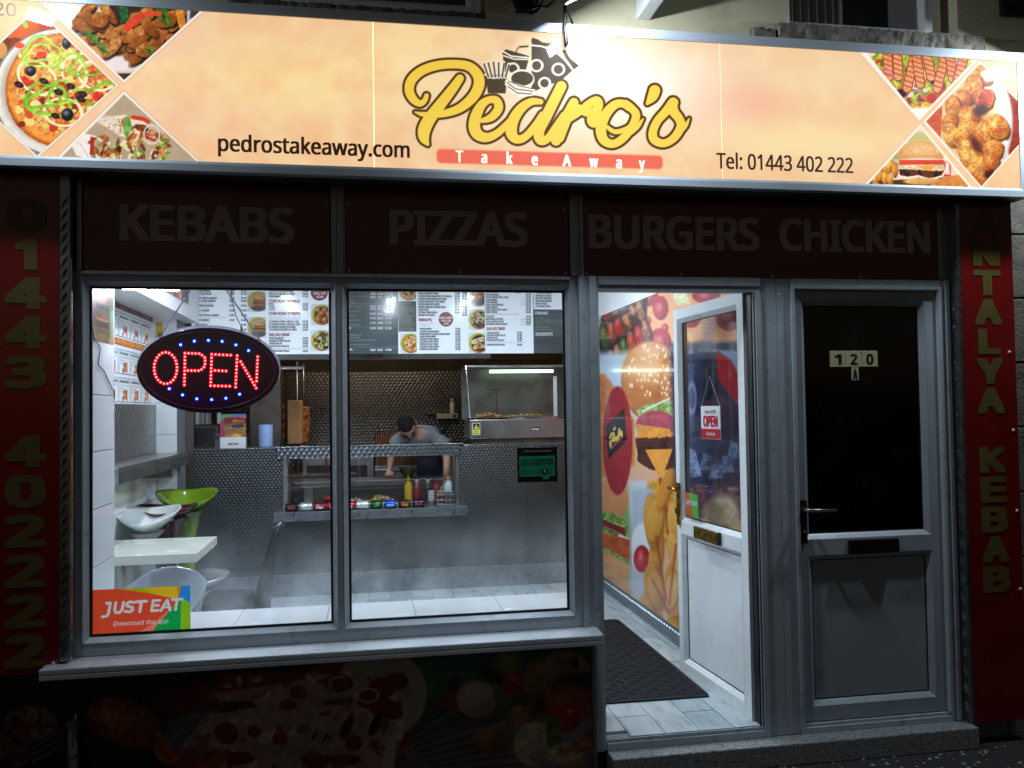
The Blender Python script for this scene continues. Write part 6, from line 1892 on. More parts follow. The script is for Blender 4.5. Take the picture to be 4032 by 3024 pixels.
for x, y, rx in ((1310, 490, 36), (1410, 610, 36), (1640, 520, 44), (1700, 450, 30)): A.ell(x, y, rx, rx * .8, '#3a1822', wob=.25); A.ring(x, y, rx, rx * .8, 6, '#7a4a68')
r = random.Random(4)
for i in range(8):
    x, y, a = 1330 + i * 66 + r.uniform(-14, 14), 430 + r.uniform(-50, 60), r.uniform(70, 112)
    dx, dy = math.cos(math.radians(a)) * 110, math.sin(math.radians(a)) * 110
    A.line([(x - dx, y - dy), (x + dx, y + dy)], 66, '#8a3416', tex=.2)
    A.line([(x - dx, y - dy), (x + dx, y + dy)], 54, '#f2b88a', tex=.18, lo='#e08e54')
    for j in range(-3, 4):
        cx_, cy_ = x + dx * j / 3.4, y + dy * j / 3.4
        A.line([(cx_ - 26, cy_ - 8), (cx_ + 26, cy_ + 10)], 11, '#d04a26', op=.85)
for x0_, y0_, x1_, y1_ in ((1490, 600, 1550, 640), (1750, 420, 1800, 370), (1290, 470, 1360, 500)): A.line([(x0_, y0_), ((x0_ + x1_) / 2 + 10, y0_ - 14), (x1_, y1_)], 10, '#d888b0')
A.ell(1610, 640, 34, 34, '#d0302c', shade=.3); A.ell(1535, 690, 80, 26, '#d9a440', tex=.3)
A.ell(1535, 745, 140, 42, '#fffaf2', soft=14)
# burger
A.clip(A.pm([(1535, 832), (1190, 1210), (1852, 1222)], 2))
A.poly([(1100, 800), (1950, 800), (1950, 1250), (1100, 1250)], '#f4d8bc')
A.ell(1400, 1010, 60, 70, '#9fb06a', soft=30); A.ell(1530, 905, 120, 40, '#c8c47a', soft=20)
A.poly([(1190, 1185), (1900, 1150), (1900, 1240), (1150, 1240)], '#5c2c12'); A.poly([(1620, 1170), (1850, 1130), (1880, 1220), (1600, 1215)], '#e08a3c', tex=.1)
A.poly([(1650, 1040), (1735, 1060), (1735, 1150), (1650, 1160)], '#d43a26'); A.poly([(1700, 1060), (1720, 1060), (1730, 1140), (1700, 1140)], '#f8d8d0')
A.ell(1540, 1010, 150, 88, '#e8a45c', tex=.12, lo='#d08038'); A.ell(1535, 975, 115, 48, '#f3c07e', soft=40)
crumbs(A, 60, 8, 1420, 1660, 930, 1010, 3, 5, ['#fbe6b8', '#f6d898'])
A.ell(1540, 1052, 155, 18, '#fbe9d8', soft=8)
A.poly([(1395, 1045), (1690, 1045), (1688, 1075), (1400, 1078)], '#e0452c', tex=.1)
A.poly([(1400, 1078), (1690, 1075), (1700, 1105), (1620, 1150), (1560, 1110), (1500, 1140), (1440, 1105)], '#f6d6a0', tex=.2)
A.poly([(1520, 1085), (1640, 1080), (1590, 1130)], '#f3a93c')
A.poly([(1395, 1105), (1690, 1120), (1670, 1165), (1400, 1150)], '#6a3018', tex=.8, lo='#2e1008', wob=14)
A.line([(1400, 1150), (1450, 1165), (1520, 1150), (1600, 1175), (1680, 1150), (1720, 1080)], 12, '#fff0dc')
A.ell(1550, 1185, 125, 22, '#ecb060', tex=.1, shade=.3)
for i in range(9): nugget(A, 1240 + (i % 5) * 32, 1090 + (i // 5) * 50 + (i % 3) * 18, 20, 46, 20 - 18 * (i % 3), '#f0a43c', '#d87c20')
# wings
A.clip(A.pm([(1928, 412), (1572, 795), (1935, 1216), (2310, 800)], 2))
A.poly([(1500, 350), (2350, 350), (2350, 1260), (1500, 1260)], '#f8d4a8')
A.poly([(2060, 380), (2350, 380), (2350, 1100), (2120, 1100), (2090, 700)], '#8a2614', tex=.4, lo='#a83a1c')
A.ell(1840, 800, 300, 430, '#c9cdd0', soft=10); A.ell(1832, 800, 288, 420, '#fffdf6', soft=12); A.ell(1810, 820, 240, 350, '#f2c890', soft=50)
A.poly([(1560, 780), (1680, 690), (1670, 900)], '#d8582c', tex=.1)
for x, y, rx, ry, ro in ((1900, 480, 70, 60, 20), (1960, 500, 60, 50, 60), (1870, 590, 100, 62, 115), (1820, 640, 60, 44, 60), (1750, 700, 80, 50, 80), (1960, 650, 60, 74, 20), (1850, 780, 70, 90, 170), (1730, 800, 50, 62, 30), (1740, 880, 82, 52, 70),
                         (1840, 860, 90, 62, 150), (1960, 860, 56, 110, 18), (2040, 830, 70, 90, 150), (1860, 980, 90, 66, 20), (1900, 1070, 110, 84, 40), (2010, 980, 70, 66, 120), (2000, 1050, 60, 50, 60), (1950, 1150, 70, 60, 30)):
    nugget(A, x, y, rx, ry, ro, r.choice(['#f2a83c', '#e8963a', '#f6b84c', '#e07c30']), '#c45a1c')
A.ell(1960, 640, 44, 58, '#c2432a', rot=20, tex=.3); A.ell(1930, 720, 40, 50, '#4a1c10', rot=60, soft=20); A.ell(1900, 950, 26, 60, '#5c1f10', soft=16, rot=150); A.ell(1990, 1140, 40, 30, '#4a1a0c', soft=14)
A.clip(None)
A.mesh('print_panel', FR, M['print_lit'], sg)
# plain panel beyond the left edge of the view
A = Art(lsp(SX0, -1.4862, .02), lsp(SZ0, SZ1, .02), H_SIGN)
A.put(np.ones(A.C.shape[:2]), '#f6d2aa')
A.mesh('print_panel', FR, M['print_lit'], sg)

mtx = surf('dark_brown_vinyl', '#3c2618', .5, emis='#3a2314', es=.5)
LS = Letters((0, SY + .0015, 0), VX, VZ, -VY)
LS.text('pedrostakeaway.com', -.5815, 2.664, .064, .177, res=6, bold=.005)
LS.build('web_address', mtx, sg)
LS = Letters((0, SY + .0015, 0), VX, VZ, -VY)
LS.text('Tel: 01443 402 222', 1.518, 2.665, .068, 2.174, res=6, bold=.0035)
LS.build('telephone_number', mtx, sg)
LS = Letters((0, SY + .0015, 0), VX, VZ, -VY)
LS.text('120', -1.44, 3.158, .049, -1.322, res=5)
LS.build('house_number', mtx, sg)
LS = Letters((0, SY + .0015, 0), VX, VZ, -VY)
for s_, x0_, x1_ in (('T', .3665, .3990), ('a', .4735, .4995), ('k', .5815, .6080), ('e', .6890, .7165), ('A', .8235, .8610), ('w', .9410, .9795), ('a', 1.0585, 1.0855), ('y', 1.1620, 1.1900)):
    LS.text(s_, x0_, 2.6535 - (x0_ - .36) * .004, .047 if s_ in 'TAk' else .047, x1_, bold=.005, res=4)
LS.each('banner_letter', surf('lit_cream_vinyl', '#fff0dc', .5, emis='#ffeccf', es=.9), sg)

# ---------------------------------------------------------------- food mural on the right wall
mw = thing('food_mural', 'wall mural of skewers, burgers, ketchup and fries inside the door', 'mural', (1.829, 1.6, .28))
A = Art(lsp(.085, 3.2, .0075), lsp(.277, 2.35, .005), H_MURAL, freq=.8)
A.view(2300, 1050, 1.6588)
A.put(np.ones(A.C.shape[:2]), '#e7b184')
A.poly([(60, 100), (420, 100), (300, 500), (200, 900), (60, 900)], '#cfdcea', soft=30)
A.poly([(360, 100), (1100, 100), (1100, 900), (560, 900), (400, 560)], '#efb675', tex=.25, lo='#e79a72', soft=20)
# pepperoni pizza
for x, y, r_, ry in ((430, 190, 55, 70), (500, 270, 52, 80), (500, 490, 70, 90), (800, 190, 90, 50), (950, 330, 90, 90), (700, 330, 70, 70), (425, 350, 16, 22), (530, 400, 22, 30), (640, 180, 50, 20)):
    A.ell(x, y, r_, ry, '#c92f38', tex=.22, lo='#a01e2c', wob=.06, shade=.25); A.ell(x - r_ * .2, y - ry * .1, r_ * .4, ry * .35, '#eea6a0', soft=14, op=.6)
A.poly([(560, 130), (700, 130), (690, 240), (600, 260)], '#e9e0b0', tex=.15, soft=20)
# skewers
for x0_, y0_, x1_, y1_ in ((40, 400, 130, 330), (40, 490, 140, 380), (40, 690, 160, 560)): A.line([(x0_, y0_), (x1_, y1_)], 7, '#b98a58')
r = random.Random(21)
A.poly([(150, 190), (300, 90), (420, 90), (400, 520), (250, 640), (100, 640), (95, 420)], '#2a120b', soft=12)
for row, (bx, by) in enumerate(((150, 300), (135, 470), (175, 610))):
    for i in range(6):
        x, y = bx + i * 47 + r.uniform(-4, 4), by - i * 37 + r.uniform(-5, 5)
        k = (i * 2 + row * 3) % 7
        c, lo = [('#c92a22', '#9c1a14'), ('#b4683a', '#54220f'), ('#c07a4a', '#6a2c14'), ('#56702c', '#2f4418'), ('#a85c34', '#4c1d0c'), ('#c6401f', '#8c1c14'), ('#b87044', '#5c2a14')][k]
        A.ell(x + 4, y + 6, 33, 84, '#2a120a', rot=-12, soft=8, wob=.12)
        A.ell(x, y, 29, 78, c, rot=-12, tex=.7 if k in (1, 2, 4, 6) else .15, lo=lo, wob=.16, shade=.35)
        if k in (1, 2, 4, 6): A.ell(x - 7, y - 30, 10, 26, '#e8a884', rot=-12, soft=10, op=.7)
        else: A.ell(x - 9, y - 30, 6, 18, '#f4c4b0', soft=8, op=.6)
A.line([(130, 380), (280, 290)], 16, '#1f0e0a', soft=14); A.line([(140, 560), (280, 430)], 14, '#1f0e0a', soft=12)
# large sesame burger
A.poly([(60, 560), (320, 560), (340, 1100), (60, 1100)], '#c8d9ea', soft=30)
A.poly([(60, 700), (140, 700), (330, 1000), (330, 1300), (60, 1400)], '#d98a4c', tex=.4, lo='#c26a30', soft=12)
A.ell(440, 745, 196, 262, '#a35a30', soft=10); A.ell(440, 740, 190, 250, '#d98f58', tex=.16, lo='#b96a38', shade=.35); A.ell(400, 640, 130, 120, '#e8ac78', soft=60)
A.ell(640, 760, 150, 240, '#d08450', tex=.1)
for i in range(90):
    x, y = r.uniform(290, 640), r.uniform(500, 840)
    if ((x - 440) / 180) ** 2 + ((y - 730) / 235) ** 2 < 1: A.ell(x, y, 6, r.uniform(7, 14), '#f7e2bc', rot=r.uniform(-30, 30))
A.poly([(340, 940), (400, 900), (640, 860), (640, 1000), (560, 1010), (480, 980), (420, 1040), (380, 1010)], '#6d8c3c', tex=.6, lo='#b9c88a', wob=16)
A.ell(470, 1030, 130, 90, '#b34a5a', tex=.1); A.line([(380, 945), (560, 860)], 10, '#fdf6ec', soft=6)
A.poly([(345, 1030), (560, 1060), (600, 1150), (440, 1160), (350, 1110)], '#e8993a', tex=.1)
A.poly([(340, 1120), (640, 1110), (640, 1320), (440, 1330), (350, 1270)], '#5e2c24', tex=.8, lo='#3a1410', wob=22)
A.poly([(400, 1195), (580, 1190), (540, 1300), (500, 1395), (470, 1330)], '#f0a040', tex=.06)
A.poly([(330, 1300), (420, 1330), (480, 1400), (540, 1500), (300, 1500), (270, 1380)], '#e6b49a', soft=30)
A.poly([(300, 1400), (420, 1400), (400, 1700), (280, 1700)], '#cfd6e2', soft=20)
# cheesy fries
A.poly([(420, 1400), (620, 1380), (640, 1800), (400, 1800)], '#d99a34', tex=.2, soft=20); A.line([(500, 1390), (520, 1500), (545, 1620), (560, 1800)], 22, '#a83018', soft=10)
# drink: dark glass with ice behind the door
A.poly([(560, 500), (1300, 480), (1300, 1650), (600, 1650)], '#3c3346', soft=20)
A.ell(760, 1000, 120, 480, '#20264a', soft=20); A.ell(700, 880, 20, 260, '#8a94b4', soft=16, op=.6); A.ring(705, 860, 26, 90, 6, '#aab4cc', soft=8)
A.poly([(860, 560), (1020, 600), (1080, 900), (1000, 900), (880, 740)], '#a6232c', soft=8); A.poly([(860, 540), (1040, 560), (1100, 760), (1040, 760), (960, 610)], '#8ea0bc', soft=10)
for x, y in ((720, 1320), (800, 1270), (860, 1330), (930, 1290), (980, 1200), (700, 1240)):
    A.poly([(x - 46, y + 60), (x - 20, y - 60), (x + 30, y - 40), (x + 50, y + 50)], '#46557a', tex=.5, lo='#8ea2c4', soft=6)
A.poly([(600, 1440), (1300, 1440), (1300, 1560), (600, 1560)], '#4d2a3a', tex=.5, lo='#7c4a58', soft=16)
A.ell(900, 1620, 120, 130, '#cdb89a', soft=30, tex=.1)
A.view(2300, 1950, 1.545)
# lower burger, ketchup pot, chips
A.poly([(60, -60), (260, -60), (290, 200), (290, 540), (60, 420)], '#8aa060', soft=16)
A.ell(165, 30, 105, 130, '#e3a06c', tex=.08, lo='#cf8450', shade=.2)
A.poly([(90, 90), (180, 110), (265, 170), (270, 240), (200, 220), (90, 150)], '#5f7f2c', tex=.6, lo='#a9c070', wob=14)
A.poly([(90, 140), (250, 200), (262, 280), (180, 240), (90, 190)], '#8d1f20', tex=.2); A.line([(120, 200), (270, 270)], 20, '#f0e6d4', soft=8); A.line([(100, 190), (200, 240)], 22, '#56702c', tex=.4)
A.poly([(90, 220), (280, 270), (285, 420), (200, 370), (100, 300)], '#d4642c', tex=.3, lo='#a8401a')
A.poly([(90, 290), (290, 410), (285, 450), (180, 390), (90, 330)], '#56742c', tex=.6, lo='#9cb468', wob=12)
A.poly([(100, 320), (282, 430), (278, 500), (240, 522), (170, 480), (110, 420)], '#dd9a62', tex=.06)
A.poly([(110, 470), (300, 545), (290, 620), (200, 560), (110, 500)], '#c98a62', soft=16)
A.poly([(290, -40), (420, -40), (440, 600), (360, 680), (280, 560)], '#b4bccb', soft=24)
A.ell(355, 300, 66, 130, '#e4e8ee', soft=8); A.ell(350, 388, 58, 90, '#dcdce2', soft=4); A.ell(352, 388, 50, 84, '#b32328', tex=.06); A.ell(345, 370, 14, 30, '#e0787a', soft=14)
for i in range(22):
    x, y = r.uniform(380, 640), r.uniform(-60, 860)
    a, w_, h_ = r.uniform(-22, 18), r.uniform(34, 58), r.uniform(90, 190)
    A.ell(x + 8, y + 10, w_, h_, '#a05a1c', rot=a, soft=12); A.ell(x, y, w_ * .92, h_ * .96, r.choice(['#e6b54a', '#dba040', '#edc768', '#d98c34']), rot=a, tex=.12, lo='#cf8a34', shade=.3)
for x0_, y0_, x1_, y1_ in ((420, 520, 520, 720), (440, 250, 500, 640), (560, 300, 520, 660)): A.line([(x0_, y0_), (x1_, y1_)], 12, '#a8401c', soft=10)
A.view(2300, 1050, 1.6588)
A.ell(220, 1137, 97, 355, '#a3202c', soft=3)
A.poly([(140, 1045), (262, 922), (280, 1135), (160, 1258)], '#1e1a1a', soft=2)
for p, w in (([(170, 1120), (180, 1090), (196, 1090), (192, 1120), (172, 1150), (176, 1185)], 9), ([(196, 1140), (210, 1110), (212, 1135)], 8), ([(216, 1130), (224, 1110), (232, 1060), (226, 1130)], 8), ([(236, 1100), (246, 1075), (248, 1110)], 8)): A.line(p, w + 3, '#f2ecd8'); A.line(p, w, '#f0cc3c')
A.line([(178, 1185), (246, 1118)], 12, '#c8323c'); A.ell(196, 1045, 13, 26, '#d8d4cc', tex=.8, lo='#2a2624')
A.mesh('print', fx(1.8285), M['print_gloss'], mw)
MB().box(1.829, 1.8299, .085, 3.2, .277, 2.35).build('backing_sheet', M['white'], mw)

# ---------------------------------------------------------------- riser mural
A = Art(lsp(-1.62, .943, .0042), lsp(.022, .622, .0042), H_RISER, freq=.7)
A.view(1200, 2500, 1.8131)
A.put(np.ones(A.C.shape[:2]), '#2a1c18')
A.poly([(700, 0), (2200, -60), (2200, 500), (700, 700)], '#3d5a44', tex=.2, soft=60)
A.ell(880, 320, 90, 110, '#6f9a3a', soft=60); A.ell(1450, 200, 90, 90, '#8aa832', soft=50); A.ell(1100, 300, 260, 140, '#4d7a5c', soft=80)
A.poly([(640, 700), (2200, 500), (2200, 1100), (640, 1100)], '#8a8088', soft=60)
A.poly([(-900, 280), (0, 260), (300, 100), (640, 120), (860, 500), (620, 1000), (-900, 1100)], '#a02420', soft=20)
A.ell(540, 420, 330, 330, '#cfc4b4', soft=10)
A.poly([(-700, 420), (-100, 340), (150, 280), (700, 250), (780, 420), (640, 560), (620, 820), (560, 1060), (-900, 1100), (-880, 700)], '#d9cdb8', tex=.25, lo='#b98a6a', wob=20)
r = random.Random(31)
crumbs(A, 120, 32, -860, 700, 300, 1000, 18, 60, ['#e0d6c4', '#c8a888', '#b85a38', '#a83020', '#e8e0d0', '#8a6a3c', '#cfb090'], wob=.4, tex=.2)
for x, y, rx, ry in ((270, 350, 80, 46), (540, 380, 90, 80), (450, 460, 80, 66), (650, 330, 90, 60), (-560, 700, 84, 80), (-360, 690, 50, 44), (-470, 880, 110, 50), (350, 770, 60, 60), (640, 560, 60, 46), (-120, 500, 60, 40), (560, 520, 100, 70), (280, 890, 120, 40), (80, 900, 90, 60)):
    A.ell(x, y, rx, ry, '#a8221e', tex=.25, lo='#7c1412', wob=.1, shade=.3)
A.ring(450, 430, 76, 48, 12, '#e6d8c8'); A.ring(240, 340, 90, 60, 14, '#3a4428')
A.poly([(100, 470), (330, 440), (360, 480), (150, 510)], '#5c6c2c', tex=.4, wob=20)
for x, y, rx, ry in ((300, 660, 34, 90), (505, 640, 34, 90), (70, 720, 10, 40), (150, 730, 9, 32), (180, 735, 8, 30)): A.ell(x, y, rx, ry, '#0c0806', rot=26)
A.poly([(-900, 560), (-640, 470), (-380, 470), (-330, 520), (-620, 560)], '#5a4a20', tex=.4, wob=16)
A.line([(620, 750), (590, 1000)], [70, 90], '#e4dcc8', soft=14)
# skewers on the right
for i in range(9): A.line([(760 + i * 30, 760 + i * 36), (1200 + i * 60, 560 + i * 60)], 14, '#5a3024', soft=10)
A.line([(1200, 730), (1430, 620)], 22, '#c09a64'); A.line([(900, 640), (1100, 530)], 16, '#a88458')
A.poly([(930, 520), (1060, 340), (1130, 400), (1080, 530)], '#a03a30', soft=16); A.ell(1070, 360, 46, 60, '#2c1a20', rot=30, soft=20)
A.ell(1230, 460, 145, 130, '#c8b49a', tex=.12, shade=.3, wob=.06); A.ell(1200, 420, 90, 70, '#e6dac4', soft=50)
A.ell(1410, 420, 60, 150, '#7a8050', tex=.2, shade=.3, rot=-8); A.ell(1340, 290, 110, 44, '#2e2026', rot=34, soft=14)
A.ell(1520, 350, 105, 90, '#b0222c', shade=.4); A.ell(1490, 310, 30, 20, '#e07878', soft=20)
A.ell(1650, 300, 90, 130, '#968038', tex=.3, soft=16, rot=10); A.ell(1850, 240, 180, 120, '#b8a284', tex=.25, lo='#8a5a34', wob=.1); A.ell(1930, 200, 30, 40, '#1c100c', soft=10)
A.ell(1940, 320, 140, 60, '#2a1c14', soft=30); A.ell(1850, 480, 260, 120, '#b4642c', tex=.4, lo='#8a3c18', soft=24)
A.ell(1540, 580, 95, 80, '#b07a54', tex=.3, shade=.3, wob=.1); A.ell(1680, 500, 40, 50, '#2a2440', soft=14)
A.ell(1860, 590, 110, 105, '#b8262a', shade=.4); A.ell(1890, 545, 20, 12, '#f0b0a8', soft=14)
A.ell(1330, 770, 110, 90, '#9a7448', tex=.3, shade=.4, wob=.1); A.ell(1640, 780, 150, 160, '#cdb694', tex=.15, shade=.35, wob=.05); A.ell(1780, 700, 60, 130, '#5c6a30', tex=.3)
A.ell(1900, 860, 170, 100, '#b89a78', tex=.3, shade=.3, wob=.08); A.ell(2010, 760, 130, 60, '#a86848', tex=.3, rot=-30)
A.view(0, 2500, 1.8433)
# fried chicken and fork at the left
A.poly([(-300, 120), (1500, 60), (1600, 350), (1200, 380), (600, 900), (600, 1100), (-300, 1100)], '#1a1210', soft=40)
A.ell(1320, 460, 220, 90, '#6a2418', tex=.3, soft=50)
A.poly([(1220, 620), (1360, 590), (1520, 560), (1420, 700), (1240, 900), (1180, 860)], '#6d7488', soft=20); A.line([(1240, 890), (1400, 730), (1480, 600)], 14, '#a8b4c4', soft=8); A.line([(1220, 800), (1330, 690)], 10, '#9aa6b8', soft=8)
A.ell(900, 640, 290, 170, '#a8562c', tex=.55, lo='#6a2c14', wob=.14, rot=18, soft=12); A.ell(830, 580, 170, 90, '#c8783c', tex=.5, soft=50, op=.7)
A.ell(1180, 820, 70, 130, '#a85a30', tex=.5, rot=-30, wob=.2); A.ell(1430, 900, 230, 90, '#b8563c', tex=.4, wob=.1, soft=20)
A.ell(220, 640, 200, 130, '#a89078', tex=.6, lo='#5c2c1c', wob=.3); A.ell(110, 780, 130, 190, '#8a5c40', tex=.7, lo='#3a1c12', wob=.3)
for i in range(3): A.line([(240, 820 + i * 50), (450, 690 + i * 55)], 12, '#8d8a86')
A.mesh('print', fy(-.0215), M['print_riser'], rm)
MB().box(-1.62, .943, -.0208, -.0003, .02, .624).build('board', M['black'], rm)

# ---------------------------------------------------------------- window stickers and poster
ID = [1, 0, 0, 0, -1, 0, 0, 0, 1]
je = thing('app_sticker', 'orange and green sticker reading JUST EAT Download the app in the window corner', 'sticker', (-.92, .029, .735))
s0 = (-1.104, -.7275, .7345, .918)
A = Art(lsp(s0[0], s0[1], .0015), lsp(s0[2], s0[3], .0015), [1000 / (s0[1] - s0[0]), 0, -1000 * s0[0] / (s0[1] - s0[0]), 0, -500 / (s0[3] - s0[2]), 500 * s0[3] / (s0[3] - s0[2]), 0, 0, 1])
A.put(np.ones(A.C.shape[:2]), '#d9472a')
A.poly([(240, -5), (1005, -5), (1005, 230), (880, 150), (560, 60)], '#d8ae1e'); A.poly([(240, -5), (500, -5), (640, 70), (560, 60)], '#a8a818'); A.poly([(860, -5), (905, -5), (890, 130), (870, 120)], '#d0761c')
A.poly([(905, -5), (1005, -5), (1005, 200), (880, 130)], '#2c82c8')
A.poly([(900, 130), (1005, 200), (1005, 505), (880, 505)], '#86b820'); A.poly([(880, 150), (905, 160), (895, 505), (590, 505), (760, 300)], '#0f9a48')
A.poly([(880, 160), (780, 270), (590, 505), (430, 505), (620, 400)], '#e5836c', op=.85)
A.put(A.sd(A.V * 0 + np.abs(A.V - 250) - 240, 4) * -1 + 1, '#e8e4e0', op=.0)
gy = '#d3ccc6'
def stk(pts, w=30):  # lettering strokes, slanted
    A.line([(x + (360 - y) * .16, y) for x, y in pts], w, gy, soft=3)
stk([(150, 152), (150, 262), (135, 292), (95, 298)]); stk([(112, 150), (150, 150)])
stk([(205, 150), (205, 225), (222, 258), (262, 258), (282, 225), (282, 150)])
stk([(395, 158), (345, 148), (320, 165), (322, 190), (385, 212), (388, 240), (365, 258), (315, 250)])
stk([(415, 150), (515, 150)]); stk([(465, 150), (465, 262)])
stk([(585, 148), (585, 260)]); stk([(585, 148), (650, 148)]); stk([(585, 202), (645, 202)]); stk([(585, 257), (650, 257)])
stk([(680, 262), (728, 150), (775, 262)]); stk([(700, 228), (760, 228)], 22)
stk([(780, 146), (880, 146)]); stk([(830, 146), (830, 258)])
A.text('Download the app', 215, 402, 46, 770, '#d8d2cc', shear=.15)
A.mesh('print', fy(.0285), M['print_trans'], je)
MB().box(s0[0] - .001, s0[1] - .02, .0288, .0302, s0[2] - .0, s0[2] + .003).build('backing', M['white_plastic'], je)

hy = thing('hygiene_sticker', 'green and black food hygiene rating sticker showing 4 in the window', 'sticker', (.729, .029, 1.3))
MB().box(.639, .819, .0285, .0305, 1.297, 1.450).build('card', surf('black_card', '#0d1210', .4), hy, bevel=.0006)
MB().box(.648, .808, .0276, .0284, 1.322, 1.411).box(.752, .782, .0276, .0284, 1.309, 1.3219).build('green_field', surf('hygiene_green', '#2aa882', .4, emis='#1c8a68', es=.0), hy)
l = Letters((0, .0276, 0), VX, VZ, -VY)
l.text('SGÔR HYLENDID BWYD', .655, 1.389, .0115, .80, bold=.0008)
l.text('FOOD HYGIENE RATING', .655, 1.374, .0115, .80, bold=.0008)
l.text('_' * 12, .652, 1.367, .01, .804)
for k, dg in enumerate('012345'):
    if dg != '4': l.text(dg, .664 + k * .024 - .003, 1.339, .009, .664 + k * .024 + .003)
l.build('lettering', surf('dark_green_ink', '#07271c', .5), hy)
b = MB()
for k in range(6):
    x = .664 + k * .024
    if k == 4: b.lathe((x, .0274, 1.344), [(.0135, 0), (.0135, -.0008)], n=24, axis='y')
    else:
        b.tube([(x + .0095 * math.cos(a * .3927), .0274, 1.3435 + .0095 * math.sin(a * .3927)) for a in range(17)], .0006, n=4)
b.build('rating_circle', bpy.data.materials['dark_green_ink'], hy)
l = Letters((0, .0264, 0), VX, VZ, -VY); l.text('4', .755, 1.336, .015, .765, bold=.0015); l.build('rating_figure', M['white_plastic'], hy)
l = Letters((0, .0285, 0), VX, VZ, -VY); l.text('Food Standards Agency  food.gov.uk/ratings', .668, 1.43, .007, .79); l.build('header', M['white_plastic'], hy)

# card hanging on the open door glass (same turn as the door)
oc = thing('open_card', 'red and white card reading Come in WE\'RE OPEN hanging on the open door glass', 'sign', (1.722, .058, .172), rz=math.radians(-86.2))
MB().box(-.445, -.235, -.004, -.001, 1.335, 1.448).box(-.445, -.235, -.004, -.001, 1.282, 1.3345).build('card', M['white_plastic'], oc, local=True)
MB().box(-.443, -.237, -.0048, -.0041, 1.284, 1.333).build('red_band', surf('card_red', '#b81c2a', .4), oc, local=True)
l = Letters((0, -.0041, 0), VX, VZ, -VY); l.text('OPEN', -.42, 1.345, .052, -.262, bold=.009, res=4); l.text("Come in WE'RE", -.40, 1.41, .017, -.28, bold=.001); l.build('lettering', bpy.data.materials['card_red'], oc, local=True)
l = Letters((0, -.005, 0), VX, VZ, -VY); l.text('foodhub', -.385, 1.30, .017, -.29, bold=.001); l.build('band_lettering', M['white_plastic'], oc, local=True)
MB().tube([(-.44, -.002, 1.448), (-.345, -.002, 1.60), (-.24, -.002, 1.448)], .0015, n=5).build('cord', M['white_plastic'], oc, local=True)
dj = thing('door_sticker', 'small JUST EAT sticker low on the open door glass', 'sticker', (1.722, .058, .172), rz=math.radians(-86.2))
MB().box(-.66, -.50, -.003, -.001, .86, .985).build('card', surf('sticker_orange', '#b8602a', .5), dj, local=True)
MB().prism([(-.56, -.0034, .86), (-.50, -.0034, .86), (-.50, -.0034, .985), (-.60, -.0034, .985)], (0, .0003, 0)).build('green_flash', surf('sticker_green', '#4aa03c', .5), dj, local=True)
l = Letters((0, -.0036, 0), VX, VZ, -VY); l.text('JUST EAT', -.65, .925, .022, -.51, bold=.003, shear=.12); l.build('lettering', M['white_plastic'], dj, local=True)

# burger poster on the pier
bq = thing('burger_poster', 'blurred red burger poster high on the tiled pier', 'poster', (-1.108, .19, 1.93))
A = Art(lsp(.032, .337, .005), lsp(1.9295, 2.3, .004), [2000, 0, -64, 0, -2000, 4600, 0, 0, 1], freq=.8)
A.put(np.ones(A.C.shape[:2]), '#8a4a40')
A.poly([(0, 620), (620, 620), (620, 760), (0, 760)], '#c88f5c', soft=20); A.ell(520, 420, 90, 240, '#4f7a44', soft=40); A.ell(560, 560, 60, 120, '#7fae7c', soft=30); A.ell(60, 420, 60, 200, '#a23a2c', soft=40)
burger(A, 300, 230, 190, ('bun', 'patty', 'lettuce', 'tomato', 'cheese', 'patty', 'tomato', 'lettuce', 'base'), h=1.45)
A.C = A.C * .55 + A.C.mean(2, keepdims=True) * .25 + .02
A.mesh('print', fx(-1.1075), M['print'], bq)
MB().box(-1.109, -1.108, .03, .338, 1.929, 2.3).build('sheet', M['white_plastic'], bq)

